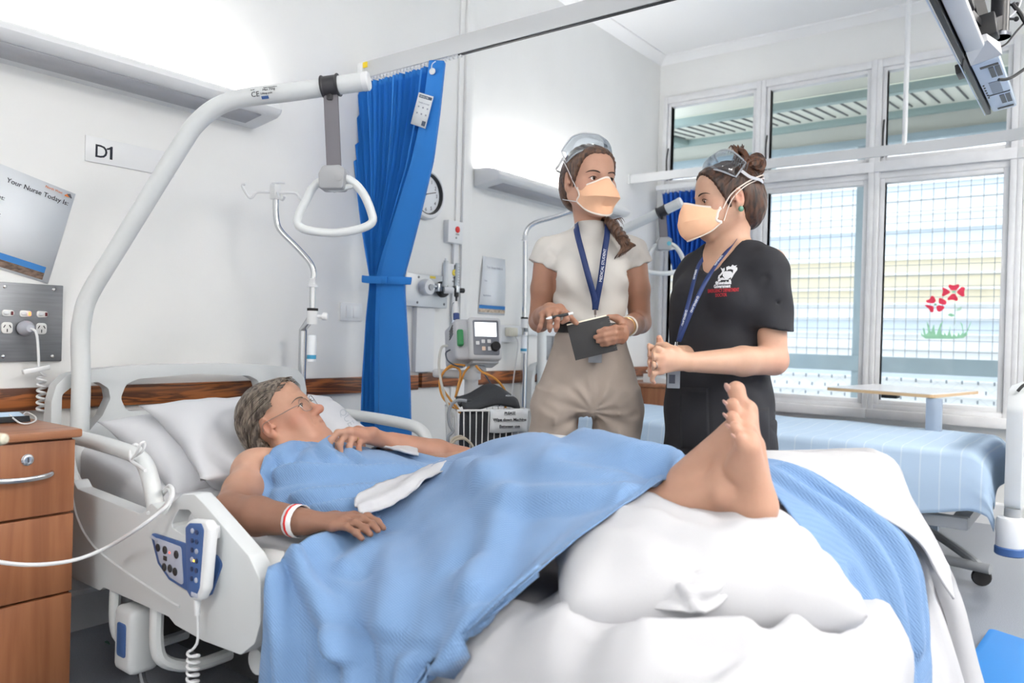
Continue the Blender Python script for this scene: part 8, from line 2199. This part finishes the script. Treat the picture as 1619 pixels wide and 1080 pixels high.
# the sheet edge that shows beyond the knees, and the turned-down band at the waist
E_ = [[(1.92, 742, 722), (1.86, 738, 718), (1.80, 733, 716), (1.74, 728, 719)], [(1.94, 800, 706), (1.88, 796, 699), (1.80, 792, 696), (1.72, 786, 702)], [(1.95, 868, 697), (1.88, 858, 690), (1.80, 850, 688), (1.70, 842, 692)], [(1.95, 948, 704), (1.88, 938, 697), (1.80, 930, 696), (1.70, 922, 700)], [(1.96, 1030, 716), (1.9, 1020, 710), (1.82, 1012, 709), (1.72, 1004, 711)], [(1.98, 1105, 732), (1.94, 1096, 727), (1.86, 1086, 724), (1.76, 1078, 727)], [(1.98, 1172, 738), (1.94, 1166, 734), (1.88, 1160, 731), (1.80, 1154, 734)]]
e_ = patch3([X_(r_) for r_ in E_], 'sheet_edge', m_sh, o, push=.002, noise_amp=.002)
D_ = [[(1.25, 556, 803), (1.24, 562, 812), (1.235, 572, 818)], [(1.30, 562, 792), (1.29, 580, 806), (1.28, 590, 815)], [(1.36, 585, 782), (1.34, 606, 795), (1.33, 618, 803)], [(1.44, 618, 766), (1.41, 640, 777), (1.40, 648, 784)], [(1.54, 655, 750), (1.50, 668, 758), (1.48, 678, 764)], [(1.66, 690, 738), (1.62, 700, 742), (1.59, 708, 748)], [(1.78, 722, 728), (1.74, 730, 730), (1.70, 738, 734)]]
d_ = patch3([X_(r_) for r_ in D_], 'turned_band', m_sh, o, push=.012, noise_amp=.009, nscale=14, thk=.004, folds=(([(.3, 1.0), (5.5, 1.0)], .35, .008),))
# blue blanket over chest and belly
C_ = [[(1.80, 608, 716), (1.68, 572, 713), (1.60, 546, 711), (1.52, 517, 706), (1.45, 480, 706), (1.38, 450, 708), (1.33, 428, 718), (1.29, 416, 745), (1.265, 410, 778), (1.25, 407, 808)],
      [(1.80, 628, 720), (1.70, 597, 717), (1.62, 570, 717), (1.53, 540, 714), (1.45, 508, 717), (1.38, 478, 727), (1.33, 455, 744), (1.285, 438, 770), (1.26, 430, 796), (1.245, 426, 818)],
      [(1.82, 655, 725), (1.72, 628, 722), (1.63, 600, 722), (1.54, 572, 727), (1.46, 545, 737), (1.39, 518, 751), (1.33, 495, 768), (1.285, 478, 788), (1.26, 468, 807), (1.24, 462, 823)],
      [(1.84, 690, 734), (1.74, 660, 731), (1.64, 632, 734), (1.55, 605, 744), (1.47, 578, 759), (1.40, 555, 776), (1.34, 535, 792), (1.29, 520, 806), (1.265, 510, 817), (1.245, 505, 827)],
      [(1.84, 722, 740), (1.74, 694, 740), (1.64, 664, 747), (1.55, 637, 760), (1.47, 612, 777), (1.40, 590, 794), (1.34, 572, 808), (1.29, 558, 820), (1.27, 551, 827), (1.25, 546, 833)],
      [(1.84, 750, 745), (1.74, 722, 750), (1.64, 692, 760), (1.55, 665, 775), (1.47, 640, 795), (1.40, 616, 812), (1.34, 598, 826), (1.29, 585, 836), (1.27, 578, 842), (1.25, 572, 848)]]
ch = patch3([X_(r_) for r_ in C_], 'blanket', m_blk, nu=9, nv=6, push=.014, noise_amp=.004, nscale=8, folds=(
    ([(.5, 3.2), (.9, 3.9), (1.6, 4.2)], .22, .020), ([(.15, 2.4), (.9, 3.2), (2.2, 3.6)], .16, -0.020), ([(.9, 6.6), (1.8, 5.4), (3.2, 3.4), (4.6, 2.0)], .26, 0.024), ([(2.0, 7.4), (3.0, 5.8), (4.4, 3.8)], .24, 0.027), ([(2.8, 8.2), (3.8, 6.4), (4.8, 5.0)], .22, 0.024), ([(.2, 6.5), (.6, 8.0), (1.2, 9)], .25, 0.017), ([(1.6, 1.2), (3.2, 1.0), (4.8, .8)], .22, 0.015), ([(.5, 4.6), (1.0, 5.6)], .25, -0.017)))
tag(ch, 'blue waffle blanket pulled up over the chest of the patient', 'blanket')
# white cloth corner at the far wrist
K_ = [[(1.70, 578, 706), (1.68, 580, 712), (1.66, 584, 717)], [(1.72, 592, 703), (1.69, 598, 709), (1.66, 604, 716)], [(1.74, 612, 702), (1.70, 620, 712), (1.67, 626, 722)], [(1.76, 634, 708), (1.72, 640, 717), (1.68, 644, 726)], [(1.78, 652, 716), (1.74, 657, 722), (1.70, 660, 729)]]
k_ = patch3([X_(r_) for r_ in K_], 'cloth', m_sh, None, push=.018, noise_amp=.006, nscale=22, thk=.006, folds=(([(.2, 1), (3.8, .9)], .3, .006),))
tag(k_, 'crumpled white cloth corner over the far wrist of the patient', 'cloth')
# mattress label showing at the near edge
y0, z0 = -1.27, .512
m0 = [c for c in children(bed1) if c.name.startswith('mattress')][0]
lb = patch3([X_([(1.13, 404, 868), (1.10, 398, 880), (1.08, 396, 892)]), X_([(1.13, 428, 868), (1.10, 426, 882), (1.08, 424, 896)]), X_([(1.13, 450, 872), (1.10, 450, 886), (1.08, 448, 900)])], 'care_label', mat('label_white', (230, 232, 232), .5), m0, noise_amp=0, thk=.002)
gl_ = [at('x', 1.115, *p) + Vector((-.004, 0, .003)) for p in ((404, 873), (416, 871), (421, 873), (410, 877))]
MB().add(gl_, [(0, 1, 2, 3)]).build('green_print', mat('label_green2', (60, 150, 110), .5), lb, thk=.0006)
